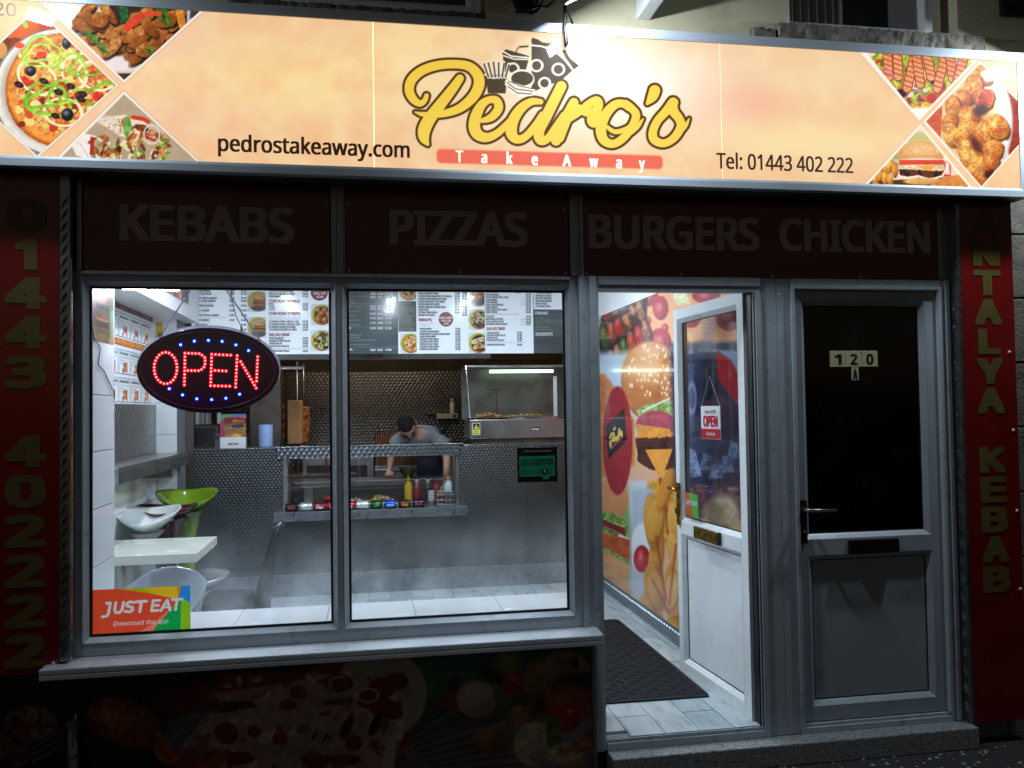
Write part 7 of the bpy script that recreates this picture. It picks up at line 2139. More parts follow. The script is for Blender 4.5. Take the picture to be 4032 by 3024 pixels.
# ---------------------------------------------------------------- posters on the left wall
def lw_card(par, y0, y1, z0, z1, word, num, seed, kind):
    MB().box(-1.5488, -1.5482, y0, y1, z0, z1).build('card', M['white_plastic'], par)
    b = MB()
    w = .0045
    b.box(-1.5481, -1.5478, y0, y1, z1 - w, z1).box(-1.5481, -1.5478, y0, y1, z0, z0 + w).box(-1.5481, -1.5478, y0, y0 + w, z0 + w, z1 - w).box(-1.5481, -1.5478, y1 - w, y1, z0 + w, z1 - w)
    b.build('card_border', surf_ink, par)
    l = Letters((-1.5481, 0, 0), VY, VZ, VX)
    l.text(word + ' %d' % num, y0 + .02, z1 - .032, .018, y1 - .02, bold=.002)
    for k, t in enumerate(('Any 9" Pizza, Fries &', '330ml Drink', '£%d.%02d' % (6 + seed % 4, (seed * 37) % 100))):
        l.text(t, y0 + .02, z1 - .053 - .02 * k, .009, y0 + (y1 - y0) * (.85 if k == 0 else .45))
    l.build('card_lettering', surf_ink, par)
    A = Art(lsp(y0 + .03, y1 - .015, .005), lsp(z0 + .008, z0 + (z1 - z0) * .52, .004), [1000, 0, -1000 * y0, 0, -1000, 1000 * z1, 0, 0, 1], freq=2)
    A.put(np.ones(A.C.shape[:2]), '#e6eaee')
    cx_, cy_ = 1000 * (y1 - y0) * .52, 1000 * (z1 - z0) * .74
    A.poly([(cx_ + 30, cy_ - 50), (cx_ + 60, cy_ - 50), (cx_ + 56, cy_ + 30), (cx_ + 34, cy_ + 30)], '#b83a34')
    if kind == 0: burger(A, cx_, cy_ - 42, 34, ('bun', 'patty', 'cheese', 'patty', 'base'))
    elif kind == 1: A.ell(cx_, cy_ - 5, 36, 34, '#c8944c', tex=.3, lo='#8a4a24'); crumbs(A, 14, seed, cx_ - 24, cx_ + 24, cy_ - 28, cy_ + 18, 4, 8, ['#a03020', '#5c7a2c', '#e8d080'])
    else:
        for i in range(6): nugget(A, cx_ - 20 + (i % 3) * 18, cy_ - 30 + (i // 3) * 28, 15, 22, i * 40)
    A.poly([(cx_ - 60, cy_ + 8), (cx_ - 26, cy_ + 4), (cx_ - 22, cy_ + 34), (cx_ - 56, cy_ + 38)], '#c0464a')
    A.mesh('picture', fx(-1.5479), M['print'], par)


surf_ink = surf('grey_ink', '#4a4c55', .6)
dp = thing('deal_poster', 'large white meal deal poster with three rows of boxed offers', 'poster', (-1.549, 2.3, 1.69))
MB().box(-1.5499, -1.549, 1.55, 2.935, 1.6905, 2.29).build('sheet', M['white_plastic'], dp)
MB().box(-1.5489, -1.5484, 1.55, 2.934, 2.06, 2.105).build('orange_band', surf('poster_orange', '#c4521c', .5), dp)
l = Letters((-1.5483, 0, 0), VY, VZ, VX); l.text('LUNCHTIME SPECIAL OFFERS * FAMILY DEALS', 1.92, 2.073, .024, 2.92, bold=.003); l.build('band_lettering', surf('poster_yellow', '#e8b83c', .5), dp)
k = 0
for row, (z0, z1, wd, kd) in enumerate(((2.115, 2.268, 'BURGER DEAL', 0), (1.88, 2.036, 'PIZZA DEAL', 1), (1.70, 1.857, 'CHICKEN FEAST', 2))):
    for c in range(5):
        y0_ = 1.745 + c * .265 - .265 * .0
        if y0_ + .25 > 2.96: continue
        y1_ = min(y0_ + .248, 2.93)
        lw_card(dp, y0_ - .0, y1_, z0, z1, wd, c, k, kd); k += 1
bpst = thing('brown_menu_header', 'brown header boards over the meal deal poster', 'poster', (-1.549, 2.3, 2.3))
MB().box(-1.5499, -1.549, 1.55, 2.262, 2.2905, 2.324).box(-1.5499, -1.549, 2.267, 2.86, 2.2905, 2.324).build('header', surf('maroon_board', '#6a2a2c', .4), bpst)
l = Letters((-1.549, 0, 0), VY, VZ, VX); l.text('KIDS MEALS', 2.03, 2.298, .018, 2.22, bold=.002); l.text('SIDE ORDERS', 2.58, 2.298, .018, 2.80, bold=.002); l.build('lettering', surf('pink_ink', '#b98a8c', .5), bpst)
yp = thing('yellow_leaflet', 'narrow yellow leaflet taped beside the meal deal poster', 'leaflet', (-1.549, 2.98, 2.0))
MB().box(-1.3998, -1.3995, 2.9, 2.901, 2.0, 2.001).build('tape', M['white_plastic'], yp)
A = Art(lsp(-1.545, -1.50, .004), lsp(1.95, 2.30, .004), [4000, 0, 6200, 0, -1000, 2320, 0, 0, 1])
A.put(np.ones(A.C.shape[:2]), '#c9b23c')
A.ell(110, 130, 60, 40, '#8a5a28', tex=.4); A.ell(110, 260, 60, 40, '#a03c28', tex=.4)
A.mesh('print', fy(2.948), M['print'], yp)
# picture board on the bulkhead
bb = thing('bulkhead_poster', 'slanted red food poster on the side of the white bulkhead', 'poster', (-1.299, 2.2, 2.42))
A = Art(lsp(1.0, 2.86, .008), lsp(2.42, 2.74, .006), [1000, 0, -1000, 0, -1000, 2740, 0, 0, 1])
A.put(np.ones(A.C.shape[:2]), '#7a2c2c', tex=.2)
for i in range(8): A.ell(160 + i * 230, 230, 90, 110, ['#c86a4a', '#d89a7c', '#a8402c'][i % 3], tex=.3, wob=.2, soft=14); A.line([(200 + i * 230, 300), (220 + i * 230, 120)], 30, '#dcd0c8', soft=12)
A.ell(1750, 250, 100, 70, '#2c2426', soft=20)
A.mesh('print', fx(-1.2985), M['print'], bb)
MB().box(-1.2999, -1.299, 1.0, 2.87, 2.41, 2.75).build('sheet', M['white_plastic'], bb)

# leaflet stand
MB().box(-1.158, -.964, 3.30, 3.37, 1.3435, 1.43).build('pocket', M['white_plastic'], lh, bevel=.003)
A = Art(lsp(-1.163, -.968, .003), lsp(1.43, 1.612, .003), [1000, 0, 1163, 0, -1000, 1612, 0, 0, 1], freq=2)
A.put(np.ones(A.C.shape[:2]), '#c8605a'); A.poly([(0, 0), (120, 0), (60, 30), (0, 60)], '#4aa06a'); A.poly([(80, 0), (200, 0), (200, 16), (130, 24)], '#3c78c8'); A.poly([(0, 60), (40, 20), (40, 200), (0, 200)], '#c84a6a')
A.mesh('back_print', fy(3.352), M['print'], lh)
MB().box(-1.163, -.968, 3.353, 3.356, 1.43, 1.612).build('back_board', M['white_plastic'], lh)
for i in range(3):
    x0_ = -1.128 + i * .022
    A = Art(lsp(x0_, x0_ + .122, .003), lsp(1.40, 1.588 - i * .006, .003), [1000, 0, -1000 * x0_, 0, -1000, 1588, 0, 0, 1], freq=2)
    A.put(np.ones(A.C.shape[:2]), '#7a1c22')
    A.poly([(0, 50), (130, 50), (130, 200), (0, 200)], '#6a4a3a', tex=.5, lo='#b89a70')
    A.ell(60, 70, 50, 14, '#2c2c40', tex=.5); A.ell(60, 120, 56, 30, '#b8813c', tex=.5, lo='#8a4a1c', wob=.3); A.ell(50, 150, 40, 20, '#d8a850', tex=.3)
    A.line([(22, 40), (30, 22), (44, 24), (40, 36)], 5, '#d8c030'); A.line([(48, 38), (60, 28), (76, 36), (90, 26), (104, 36)], 5, '#d8c030')
    A.mesh('leaflet', fy(3.325 - i * .006), M['print'], lh)
l = Letters((0, 3.2995, 0), VX, VZ, -VY); l.text('JUST EAT', -1.10, 1.368, .018, -1.015, bold=.003, shear=.15); l.build('lettering', surf('just_red', '#a83c44', .5), lh)

# ---------------------------------------------------------------- menu boards
mwb = surf('white_menu_board', '#dfe9f0', .2, var=.015, coat=.5, emis='#cfe2f2', es=.3)  # printed board, slight emission added to brighten it; no lamp inside
mgb = surf('slate_menu_board', '#4c5a61', .2, var=.05, coat=.5)
mred = surf('menu_red', '#9c2434', .5)
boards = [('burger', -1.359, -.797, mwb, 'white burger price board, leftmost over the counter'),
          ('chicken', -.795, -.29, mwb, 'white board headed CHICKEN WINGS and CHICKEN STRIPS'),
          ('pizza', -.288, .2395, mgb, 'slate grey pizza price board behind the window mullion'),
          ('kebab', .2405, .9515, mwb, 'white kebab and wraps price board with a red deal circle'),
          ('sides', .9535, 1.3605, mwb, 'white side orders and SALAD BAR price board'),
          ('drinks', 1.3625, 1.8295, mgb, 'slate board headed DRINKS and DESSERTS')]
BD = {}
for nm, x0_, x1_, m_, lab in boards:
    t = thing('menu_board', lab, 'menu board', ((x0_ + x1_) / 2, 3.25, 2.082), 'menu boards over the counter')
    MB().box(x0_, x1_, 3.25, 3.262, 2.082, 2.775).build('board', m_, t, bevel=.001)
    BD[nm] = t
MB().box(.244, .388, 3.2475, 3.2494, 2.262, 2.511).build('toppings_field', mgb, BD['kebab'])
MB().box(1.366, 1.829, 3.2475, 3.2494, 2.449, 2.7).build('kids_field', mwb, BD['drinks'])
inks = {'k': surf('menu_black', '#20242c', .5), 'r': mred, 'w': surf('menu_white', '#e6ebec', .5, emis='#e6ebec', es=.1), 'g': surf('menu_pale_green', '#b9c29a', .5), 'p': surf('menu_pale_red', '#a8848c', .5), 'd': surf('menu_faded', '#27333a', .5)}  # white ink also gets a little emission for brightness
LL = {}
for c, lst in MENU_TEXT.items():
    for s_, x, z, h, x1_ in lst:
        nm = next((b_[0] for b_ in boards if b_[1] - .002 <= x < b_[2]), 'burger')
        k = (nm, c)
        if k not in LL:
            LL[k] = Letters((0, 3.2468, 0), VX, VZ, -VY)
        LL[k].text(s_, x, z, h, x1_, bold=.003 if c == 'r' else (.0018 if c in 'kw' else 0), res=2)
def disc_art(par, x, z, r0, kind, seed, clipx=None):
    x0_, x1_ = x - r0, min(x + r0, clipx or 9)
    A = Art(lsp(x0_, x1_, .0028), lsp(z - r0, z + r0, .0028), [100 / r0, 0, -100 * x / r0, 0, -100 / r0, 100 * z / r0, 0, 0, 1], freq=1.3)
    A.put(np.ones(A.C.shape[:2]), '#d6e2ea')
    A.ell(0, 0, 98, 98, '#c8b82c'); A.poly([(-40, 20), (100, -20), (100, 100), (-100, 100), (-60, 40)], '#b02a28', op=.0)
    A.ell(8, 8, 92, 92, '#b8342c'); A.ell(4, -2, 90, 90, '#c9b92e'); A.ell(10, 2, 82, 82, '#3a2c24')
    r_ = random.Random(seed)
    if kind == 'burger': A.ell(10, 2, 80, 80, '#b7aa92', tex=.1); burger(A, 12, -55, 62, seed=seed); A.poly([(-60, 45), (90, 45), (70, 84), (-50, 84)], '#4a4c50', soft=10)
    elif kind == 'chicken':
        for i in range(12): nugget(A, r_.uniform(-45, 60), r_.uniform(-50, 55), r_.uniform(20, 34), r_.uniform(16, 26), r_.uniform(0, 180), '#c98a3c')
    elif kind == 'pizza':
        A.ell(10, 2, 78, 78, '#d8b070', tex=.3); crumbs(A, 26, seed, -50, 70, -60, 60, 8, 18, ['#a83020', '#e8e0b0', '#4c6a2c', '#d88a4c'], wob=.3)
    elif kind == 'wrap':
        A.line([(-50, -10), (40, -40)], 46, '#ded2be', tex=.1); A.line([(-30, 40), (60, 20)], 44, '#d8cbb4', tex=.1); crumbs(A, 40, seed, -20, 70, -40, 60, 6, 14, ['#8a4a28', '#b8783c', '#7c9a3c', '#c8a060'], wob=.3)
    else:
        crumbs(A, 110, seed, -65, 80, -70, 72, 7, 18, ['#7c9a3c', '#3c5a1c', '#d8d0b0', '#a8885c', '#6a3a44', '#c8d88c', '#b84a2c'], wob=.4, inside=lambda a, b_: a * a + b_ * b_ < 5600)
    m = A.sd(np.hypot(A.U, A.V) - 98, 3)
    A.C = A.C * m[..., None] + np.array(hexc('#e2ecf3'))[None, None] * (1 - m[..., None])
    A.mesh('picture', fy(3.2472), M['print_gloss'], par)
disc_art(BD['burger'], -.855, 2.501, .083, 'burger', 1, -.7985); disc_art(BD['burger'], -.855, 2.295, .083, 'burger', 2, -.7985)
disc_art(BD['chicken'], -.364, 2.396, .084, 'chicken', 3, -.312); disc_art(BD['chicken'], -.366, 2.19, .085, 'salad', 4, -.312)
disc_art(BD['kebab'], .328, 2.597, .082, 'pizza', 5, .3885); disc_art(BD['kebab'], .338, 2.167, .081, 'pizza', 6, .3885)
disc_art(BD['kebab'], .901, 2.552, .083, 'chicken', 7, .9505); disc_art(BD['kebab'], .9, 2.364, .084, 'salad', 8, .9505); disc_art(BD['kebab'], .898, 2.168, .084, 'wrap', 9, .9505)
disc_art(BD['drinks'], 1.69, 2.273, .069, 'salad', 10)
mdc = surf('deal_red', '#8f2632', .3, coat=.4)
for nm, x, z, r0 in (('chicken', -.382, 2.576, .067), ('kebab', .631, 2.364, .06)):
    MB().lathe((x, 3.2494, z), [(r0, 0), (r0, -.0015)], n=40, axis='y').build('deal_circle', mdc, BD[nm])
for k in range(3):
    MB().lathe((.043 + .0595 * k, 3.2494, 2.595), [(.0165, 0), (.0165, -.0015)], n=20, axis='y').build('size_circle', surf('size_tan', '#b98a5c', .5) if k == 0 else bpy.data.materials['size_tan'], BD['pizza'])
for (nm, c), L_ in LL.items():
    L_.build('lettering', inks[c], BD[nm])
LED_LINES = [[(-0.826, 1.876), (-0.815, 1.874), (-0.804, 1.867), (-0.794, 1.857), (-0.787, 1.843), (-0.783, 1.827), (-0.781, 1.81), (-0.783, 1.793), (-0.787, 1.777), (-0.795, 1.763), (-0.804, 1.753), (-0.815, 1.747), (-0.827, 1.745), (-0.838, 1.747), (-0.849, 1.754), (-0.858, 1.764), (-0.865, 1.778), (-0.87, 1.794), (-0.871, 1.811), (-0.87, 1.828), (-0.865, 1.843), (-0.858, 1.857), (-0.849, 1.867), (-0.838, 1.874), (-0.826, 1.876)], [(-0.75, 1.872), (-0.753, 1.74)], [(-0.75, 1.872), (-0.69, 1.87), (-0.67, 1.852), (-0.671, 1.818), (-0.69, 1.799), (-0.753, 1.8)], [(-0.644, 1.867), (-0.649, 1.736)], [(-0.644, 1.867), (-0.568, 1.863)], [(-0.646, 1.8), (-0.587, 1.797)], [(-0.649, 1.736), (-0.573, 1.733)], [(-0.542, 1.861), (-0.549, 1.729)], [(-0.542, 1.861), (-0.466, 1.724)], [(-0.459, 1.856), (-0.466, 1.724)]]
LED_BLUE = [(-0.767, 1.907), (-0.713, 1.922), (-0.657, 1.925), (-0.602, 1.921), (-0.547, 1.906), (-0.496, 1.882), (-0.812, 1.725), (-0.76, 1.699), (-0.704, 1.682), (-0.645, 1.678), (-0.588, 1.683), (-0.533, 1.699)]
# ================================================================ OPEN LED SIGN
on = thing('open_sign', 'oval black LED window sign spelling OPEN in red lights with blue dots', 'LED sign', (-.655, .05, 1.80))
OC = (-.655, 1.800)
T_ = math.radians(-1.6)


def oval(a, b, y, n=72):
    return [(OC[0] + a * math.cos(t) * math.cos(T_) - b * math.sin(t) * math.sin(T_), y, OC[1] + a * math.cos(t) * math.sin(T_) + b * math.sin(t) * math.cos(T_)) for t in [2 * math.pi * k / n for k in range(n)]]


def oval_rings(rs, n=72, cap=None):
    b = MB()
    vs = []
    for a, b_, y in rs: vs += oval(a, b_, y, n)
    fs = [(i * n + k, i * n + (k + 1) % n, (i + 1) * n + (k + 1) % n, (i + 1) * n + k) for i in range(len(rs) - 1) for k in range(n)]
    fs.append(tuple((len(rs) - 1) * n + k for k in range(n)))
    if cap: fs.append(tuple(range(n)))
    return b.add(vs, fs)


mface = surf('black_violet_led_board', '#2a1860', .22, 0, coat=.5, var=.1)
oval_rings([(.258, .152, .066), (.280, .174, .066), (.284, .178, .060), (.284, .178, .050), (.2815, .1755, .0485), (.272, .166, .0485), (.262, .156, .0525)], cap=True).build('body', mface, on, smooth=False)
ed = MB()
P0, P1 = [(x, y, z + .008) for x, y, z in oval(.2880, .1820, .0705)], [(x, y, z + .008) for x, y, z in oval(.2880, .1820, .0605)]
Q0, Q1 = oval(.270, .165, .0705), oval(.270, .165, .0605)
n = 72
ed.add(P0 + P1 + Q0 + Q1, sum([[(k, (k + 1) % n, n + (k + 1) % n, n + k), (2 * n + k, 3 * n + k, 3 * n + (k + 1) % n, 2 * n + (k + 1) % n), (n + k, n + (k + 1) % n, 3 * n + (k + 1) % n, 3 * n + k), (k, 2 * n + k, 2 * n + (k + 1) % n, (k + 1) % n)] for k in range(n)], []))
ed.build('rim', M['frost'], on, smooth=True)
MB().tube(oval(.2665, .1605, .0465) + [oval(.2665, .1605, .0465)[0]], .0022, n=6, cap=False).build('inner_rim', surf('violet_plastic', '#4a4270', .25, coat=.6), on, smooth=True)
mr1 = surf('lit_red_led', '#ff4050', .4, emis='#ff5a60', es=9)
mr2 = surf('red_led_lens_glow', '#c00010', .4, emis='#ff0618', es=2.2)  # wide emissive disc paints the red glow round each diode
mb1 = surf('lit_blue_led', '#4060ff', .4, emis='#5a96ff', es=9)
mb2 = surf('blue_led_lens_glow', '#0010c0', .4, emis='#0418ff', es=1.8)
pr_, done = [], []
for L_ in LED_LINES:
    ln = [Vector((p[0], 0, p[1])) for p in L_]
    tot = sum((ln[i + 1] - ln[i]).length for i in range(len(ln) - 1))
    m_ = max(1, round(tot / .0142))
    for k in range(m_ + 1):
        d = tot * k / m_
        i = 0
        while i < len(ln) - 2 and d > (ln[i + 1] - ln[i]).length:
            d -= (ln[i + 1] - ln[i]).length
            i += 1
        p = ln[i].lerp(ln[i + 1], min(1, d / (ln[i + 1] - ln[i]).length))
        if all((p - q).length > .0085 for q in done): done.append(p)


def led(ps, y, r1, r2, core, lens, nm):  # lens disc carries the painted glow, core is the bright diode
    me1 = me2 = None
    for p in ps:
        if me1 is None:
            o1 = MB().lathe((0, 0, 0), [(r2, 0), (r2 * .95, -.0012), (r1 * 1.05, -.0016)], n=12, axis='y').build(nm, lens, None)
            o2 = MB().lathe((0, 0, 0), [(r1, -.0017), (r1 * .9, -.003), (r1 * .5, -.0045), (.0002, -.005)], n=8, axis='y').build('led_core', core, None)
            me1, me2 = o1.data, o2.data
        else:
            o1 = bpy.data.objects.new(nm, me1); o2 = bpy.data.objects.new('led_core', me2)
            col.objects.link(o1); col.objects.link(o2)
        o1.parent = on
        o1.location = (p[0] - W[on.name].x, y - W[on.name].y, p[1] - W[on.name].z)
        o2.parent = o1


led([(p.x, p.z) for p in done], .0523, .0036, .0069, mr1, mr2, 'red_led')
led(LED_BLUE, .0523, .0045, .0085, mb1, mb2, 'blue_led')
# unlit diodes between the lit ones
b = MB()
for k in range(40):
    t = 2 * math.pi * (k + .5) / 40
    x, z = OC[0] + .222 * math.cos(t), OC[1] + .125 * math.sin(t)
    b.lathe((x, .0523, z), [(.0016, 0), (.001, -.002), (.0002, -.0025)], n=6, axis='y')
for x, z in ((-.715, 1.83), (-.715, 1.80), (-.70, 1.76), (-.62, 1.83), (-.60, 1.845), (-.60, 1.78), (-.61, 1.76), (-.575, 1.82), (-.515, 1.80), (-.515, 1.77), (-.83, 1.80), (-.82, 1.78)):
    b.lathe((x, .0523, z), [(.0016, 0), (.001, -.002), (.0002, -.0025)], n=6, axis='y')
tag(b.build('unlit_led', surf('unlit_led', '#7c7890', .3), on), kind='stuff')


def chain(x0, z0, x1, z1, nm):
    b = MB()
    n = int(math.hypot(x1 - x0, z1 - z0) / .0072)
    for i in range(n):
        f_ = i / n
        x, z = x0 + (x1 - x0) * f_, z0 + (z1 - z0) * f_
        dx, dz = (x1 - x0) / n * .62, (z1 - z0) / n * .62
        s_ = .0032 if i % 2 else 0
        b.tube([(x - dx, .055 + s_, z - dz), (x + s_, .055 - s_ * .5, z), (x + dx, .055 + s_, z + dz)],   .0034, n=5)
    b.build(nm, M['frost'], on, smooth=True)


chain(-.721, 2.15, -.838, 1.962, 'chain')
chain(-.594, 2.15, -.459, 1.941, 'chain')
MB().tube([(-.838, .055, 1.962), (-.846, .055, 1.947)], .002, n=5).tube([(-.846 + .006 * math.cos(a * .7), .055, 1.943 + .006 * math.sin(a * .7)) for a in range(10)], .0022, n=5).tube([(-.459, .055, 1.941), (-.455, .055, 1.930)], .002, n=5).tube([(-.453 + .006 * math.cos(a * .7), .055, 1.924 + .006 * math.sin(a * .7)) for a in range(10)], .0022, n=5).build('lug', M['black'], on)
MB().tube([(-.565, .07, 2.15), (-.565, .07, 2.091), (-.545, .07, 2.02), (-.527, .068, 1.985), (-.526, .066, 1.955)], .0018, n=5).tube([(-.527, .068, 1.985), (-.526, .066, 1.958)], .0045, n=8).build('power_lead', M['black'], on, smooth=True)

wc = thing('loose_cable', 'thin dark cable wandering down the tiled pier', 'cable', (-1.106, .1, 1.7))
cb = [(0.036, 2.10), (0.036, 1.991), (0.052, 1.939), (0.091, 1.923), (0.14, 1.901), (0.11, 1.83), (0.147, 1.819), (0.196, 1.804), (0.23, 1.781), (0.264, 1.76), (0.29, 1.74), (0.33, 1.721), (0.334, 1.703), (0.336, 1.693)]
MB().tube([(-1.1045, y, z) for y, z in cb], .0022, n=6).build('lead', M['tape'], wc, smooth=True)

# ================================================================ PERSON
def skinned(name, pts, edges, mat, parent, sub=2, root=0):
    """pts: (x, y, z, rx[, ry]) world; grows one continuous surface round the joints"""
    me = bpy.data.meshes.new(name)
    o_ = W[parent.name]
    me.from_pydata([(p[0] - o_.x, p[1] - o_.y, p[2] - o_.z) for p in pts], edges, [])
    o = link(name, me, mat, parent)
    md = o.modifiers.new('skin', 'SKIN')
    md.use_smooth_shade = True
    for i, p in enumerate(pts):
        v = me.skin_vertices[0].data[i]
        v.radius = (p[3], p[4] if len(p) > 4 else p[3])
        v.use_root = (i == root)
    s_ = o.modifiers.new('sub', 'SUBSURF')
    s_.levels = s_.render_levels = sub
    return o


msk = surf('skin', '#b98a72', .5, var=.08, vs=30)
mhr = surf('short_dark_hair', '#080606', .9, var=.4, vs=90, bump=.6, bs=160)
mbd = surf('dark_stubble', '#3a2a26', .8, var=.3, vs=120)
mts = surf('grey_t_shirt', '#7c8088', .8, var=.08, vs=8, bump=.6, bs=9)
mnv = surf('navy_apron', '#161d2b', .8, var=.2, vs=8, bump=.4, bs=14)
pe = thing('person', 'worker in grey t-shirt bending over the counter with a fist on the bench', 'person', (.55, 4.3, .17))
bp_ = [(.62, 4.42, 1.02, .14, .11), (.60, 4.32, 1.18, .135, .10), (.53, 4.20, 1.32, .145, .10), (.455, 4.09, 1.41, .13, .09), (.39, 3.99, 1.44, .055), (.36, 3.93, 1.46, .05),
       (.30, 4.02, 1.385, .058), (.215, 3.97, 1.33, .048), (.196, 3.94, 1.25, .038), (.178, 3.915, 1.15, .028), (.170, 3.90, 1.10, .022), (.166, 3.89, 1.075, .024),
       (.58, 4.02, 1.39, .058), (.655, 3.92, 1.31, .05), (.675, 3.80, 1.215, .038), (.655, 3.66, 1.09, .028), (.635, 3.58, 1.01, .022), (.625, 3.55, .98, .024),
       (.54, 4.45, .95, .085), (.53, 4.42, .62, .062), (.53, 4.46, .26, .04), (.53, 4.36, .20, .035), (.71, 4.45, .95, .085), (.72, 4.42, .62, .062), (.72, 4.46, .26, .04), (.72, 4.36, .20, .035)]
be_ = [(0, 1), (1, 2), (2, 3), (3, 4), (4, 5), (3, 6), (6, 7), (7, 8), (8, 9), (9, 10), (10, 11), (3, 12), (12, 13), (13, 14), (14, 15), (15, 16), (16, 17), (0, 18), (18, 19), (19, 20), (20, 21), (0, 22), (22, 23), (23, 24), (24, 25)]
skinned('body', bp_, be_, msk, pe)
# shirt: trunk and short sleeves a little proud of the body
sp_ = [(.62, 4.42, 1.06, .155, .125), (.60, 4.32, 1.18, .152, .118), (.53, 4.20, 1.32, .162, .118), (.45, 4.085, 1.41, .148, .105), (.405, 4.01, 1.435, .075),
       (.295, 4.025, 1.385, .075), (.222, 3.975, 1.335, .064), (.203, 3.955, 1.29, .057),
       (.585, 4.02, 1.39, .076), (.652, 3.93, 1.32, .066), (.668, 3.86, 1.265, .058)]
skinned('t_shirt', sp_, [(0, 1), (1, 2), (2, 3), (3, 4), (3, 5), (5, 6), (6, 7), (3, 8), (8, 9), (9, 10)], mts, pe)
skinned('apron', [(.55, 4.16, 1.22, .13, .09), (.56, 4.24, 1.10, .145, .11), (.58, 4.30, .98, .15, .12), (.59, 4.34, .80, .155, .12), (.60, 4.36, .60, .16, .12)], [(0, 1), (1, 2), (2, 3), (3, 4)], mnv, pe)
# head
hc_ = Vector((.335, 3.90, 1.475))
fw = Vector((.20, -.50, -.84)).normalized()
upv = Vector((-.28, -.80, .52))
upv = (upv - fw * upv.dot(fw)).normalized()
rt_ = fw.cross(upv).normalized()


def head_pt(u, v, w):  # right, forward, up in head units
    return hc_ + rt_ * u + fw * v + upv * w


def head_surf(scale=1., keep=None):
    n, m = 40, 30
    vs = []
    for j in range(m + 1):
        ph = math.pi * j / m
        for i in range(n):
            th = 2 * math.pi * i / n
            x, y, z = math.sin(ph) * math.sin(th), math.sin(ph) * math.cos(th), math.cos(ph)
            X_, Y_, Z_ = .078 * x, .095 * y, .115 * z
            if z < 0: X_ *= 1 + .28 * z; Y_ *= 1 + (.12 * z if y > 0 else .30 * z)
            if y > 0:
                f_ = math.exp(-(x / .16) ** 2)
                Y_ += .026 * f_ * math.exp(-((z + .12) / .13) ** 2) + .010 * f_ * math.exp(-((z - .05) / .2) ** 2)   # nose
                Y_ += .007 * math.exp(-(x / .45) ** 2) * math.exp(-((z + .52) / .09) ** 2)                              # lips
                Y_ += .012 * math.exp(-(x / .4) ** 2) * math.exp(-((z + .82) / .12) ** 2)                               # chin
                Y_ += .006 * math.exp(-((z - .24) / .1) ** 2)                                                           # brow
                for s_ in (-1, 1): Y_ -= .011 * math.exp(-((x - s_ * .38) / .17) ** 2 - ((z - .05) / .12) ** 2)         # eye sockets
            vs.append((X_ * scale, Y_ * scale, Z_ * scale, x, y, z))
    return vs, n, m


vs, n, m = head_surf()
fs = [(j * n + i, j * n + (i + 1) % n, (j + 1) * n + (i + 1) % n, (j + 1) * n + i) for j in range(m) for i in range(n)]
MB().add([head_pt(*v[:3]) for v in vs], fs).build('head', msk, pe, smooth=True)
vs2, n, m = head_surf(1.075)
r_ = random.Random(2)
hv = [head_pt(v[0] + r_.uniform(-.0015, .0015), v[1] - .004, v[2] + .004 + r_.uniform(-.0015, .0015)) for v in vs2]
def hairy(i):
    x, y, z = vs2[i][3:]
    return z > .42 or (y < .15 and z > -.45) or (y < .35 and z > .1)
MB().add(hv, [f_ for f_ in fs if all(hairy(i) for i in f_)]).build('hair', mhr, pe, smooth=True)
vs3, n, m = head_surf(1.018)
def beardy(i):
    x, y, z = vs3[i][3:]
    return y > -.1 and (z < -.45 or (abs(x) > .72 and z < -.02)) and not (abs(x) < .24 and -.58 < z < -.46)
MB().add([head_pt(v[0], v[1], v[2]) for v in vs3], [f_ for f_ in fs if all(beardy(i) for i in f_)]).build('beard', mbd, pe, smooth=True)
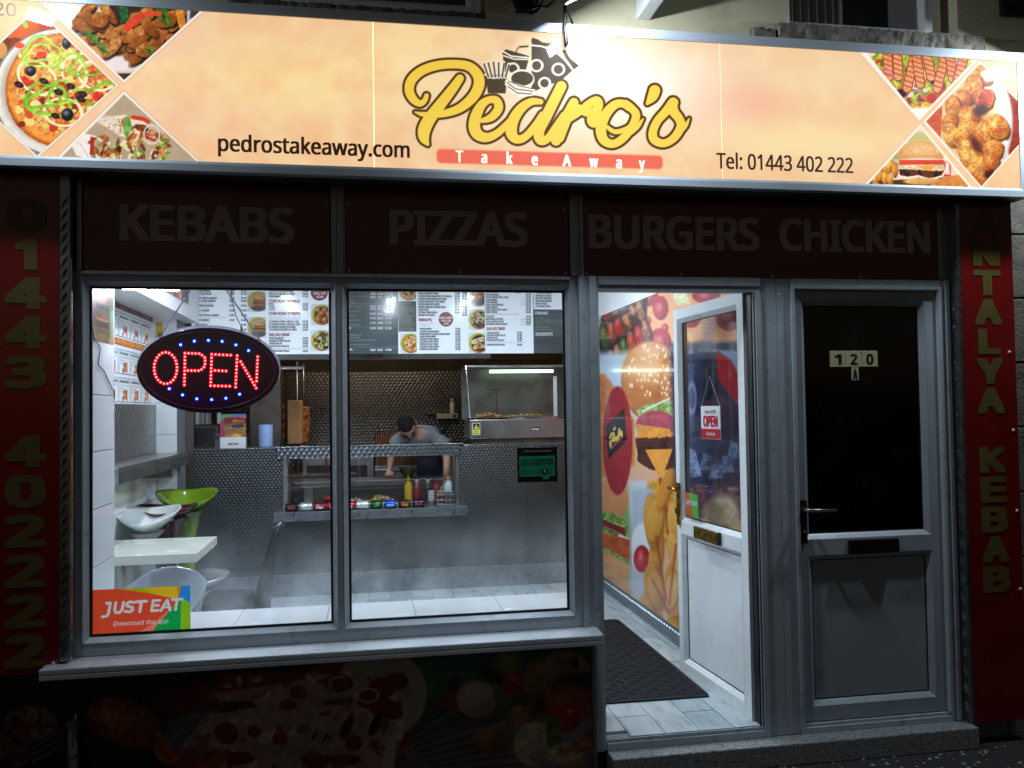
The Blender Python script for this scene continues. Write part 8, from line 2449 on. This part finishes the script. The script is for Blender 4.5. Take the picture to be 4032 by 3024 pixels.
for s_ in (-1, 1):
    b = MB()
    c0 = (s_ * .077, -.008, -.005)
    ring = []
    for k in range(12):
        a = 2 * math.pi * k / 12
        ring.append((.017 * math.cos(a), .029 * math.sin(a) * (1.1 if math.sin(a) > 0 else .9)))
    v_ = [head_pt(c0[0] + s_ * .002, c0[1] + q[0] * .7, c0[2] + q[1] * .7) for q in ring] + [head_pt(c0[0] + s_ * .014, c0[1] - .006 + q[0], c0[2] + q[1]) for q in ring] + [head_pt(c0[0] + s_ * .009, c0[1] - .004 + q[0] * .5, c0[2] + q[1] * .5) for q in ring]
    b.add(v_, [(k, (k + 1) % 12, 12 + (k + 1) % 12, 12 + k) for k in range(12)] + [(12 + k, 12 + (k + 1) % 12, 24 + (k + 1) % 12, 24 + k) for k in range(12)] + [tuple(24 + k for k in range(12))])
    b.build('ear', msk, pe, smooth=True)
    MB().lathe(head_pt(s_ * .030, .083, .006), [(.0001, -.009), (.007, -.006), (.0095, 0), (.007, .006), (.0001, .009)], n=12, cap=False).build('eye', surf('eye', '#2a2220', .2), pe, smooth=True)
    a_, b_ = head_pt(s_ * .016, .094, .024), head_pt(s_ * .050, .082, .026)
    MB().tube([a_, (a_ + b_) / 2 + upv * .004, b_], [.003, .004, .002], n=6).build('eyebrow', mhr, pe, smooth=True)


def fist(wr, d, side, nm, open_=0.):
    """palm with four curled fingers and a thumb; d = direction of the forearm"""
    d = Vector(d).normalized()
    s_ = Vector(side).normalized()
    k_ = d.cross(s_).normalized()
    w_ = Vector(wr)
    P_ = [(*(w_ - d * .012), .021, .017), (*(w_ + d * .018), .027, .017), (*(w_ + d * .045), .032, .017), (*(w_ + d * .060), .028, .014)]
    skinned(nm, P_, [(0, 1), (1, 2), (2, 3)], msk, pe, sub=2)
    for i, ln in enumerate((.036, .041, .038, .030)):
        b0 = w_ + d * .058 + s_ * (.024 - .016 * i)
        a1 = b0 + (d * .5 + k_ * .5) * ln * (.9 + open_)
        a2 = a1 + (k_ * .9 - d * (.3 - open_)) * ln * .8
        a3 = a2 + (-d * (.9 - open_ * 1.6) - k_ * .15) * ln * .6
        skinned('finger', [(*(b0 - d * .012), .0088), (*b0, .0092), (*a1, .0088), (*a2, .008), (*a3, .0068)], [(0, 1), (1, 2), (2, 3), (3, 4)], msk, pe, sub=1)
    t0 = w_ + d * .015 + s_ * .024
    skinned('thumb', [(*t0, .011), (*(t0 + d * .022 + s_ * .014 + k_ * .008), .0105), (*(t0 + d * .045 + s_ * .006 + k_ * .024), .009), (*(t0 + d * .056 - s_ * .010 + k_ * .03), .0075)], [(0, 1), (1, 2), (2, 3)], msk, pe, sub=1)


fist((.166, 3.89, 1.100), (-.05, -.35, -.75), (1, 0, 0), 'fist')
fist((.628, 3.555, .985), (-.12, -.5, -.8), (-1, .1, 0), 'hand', .35)
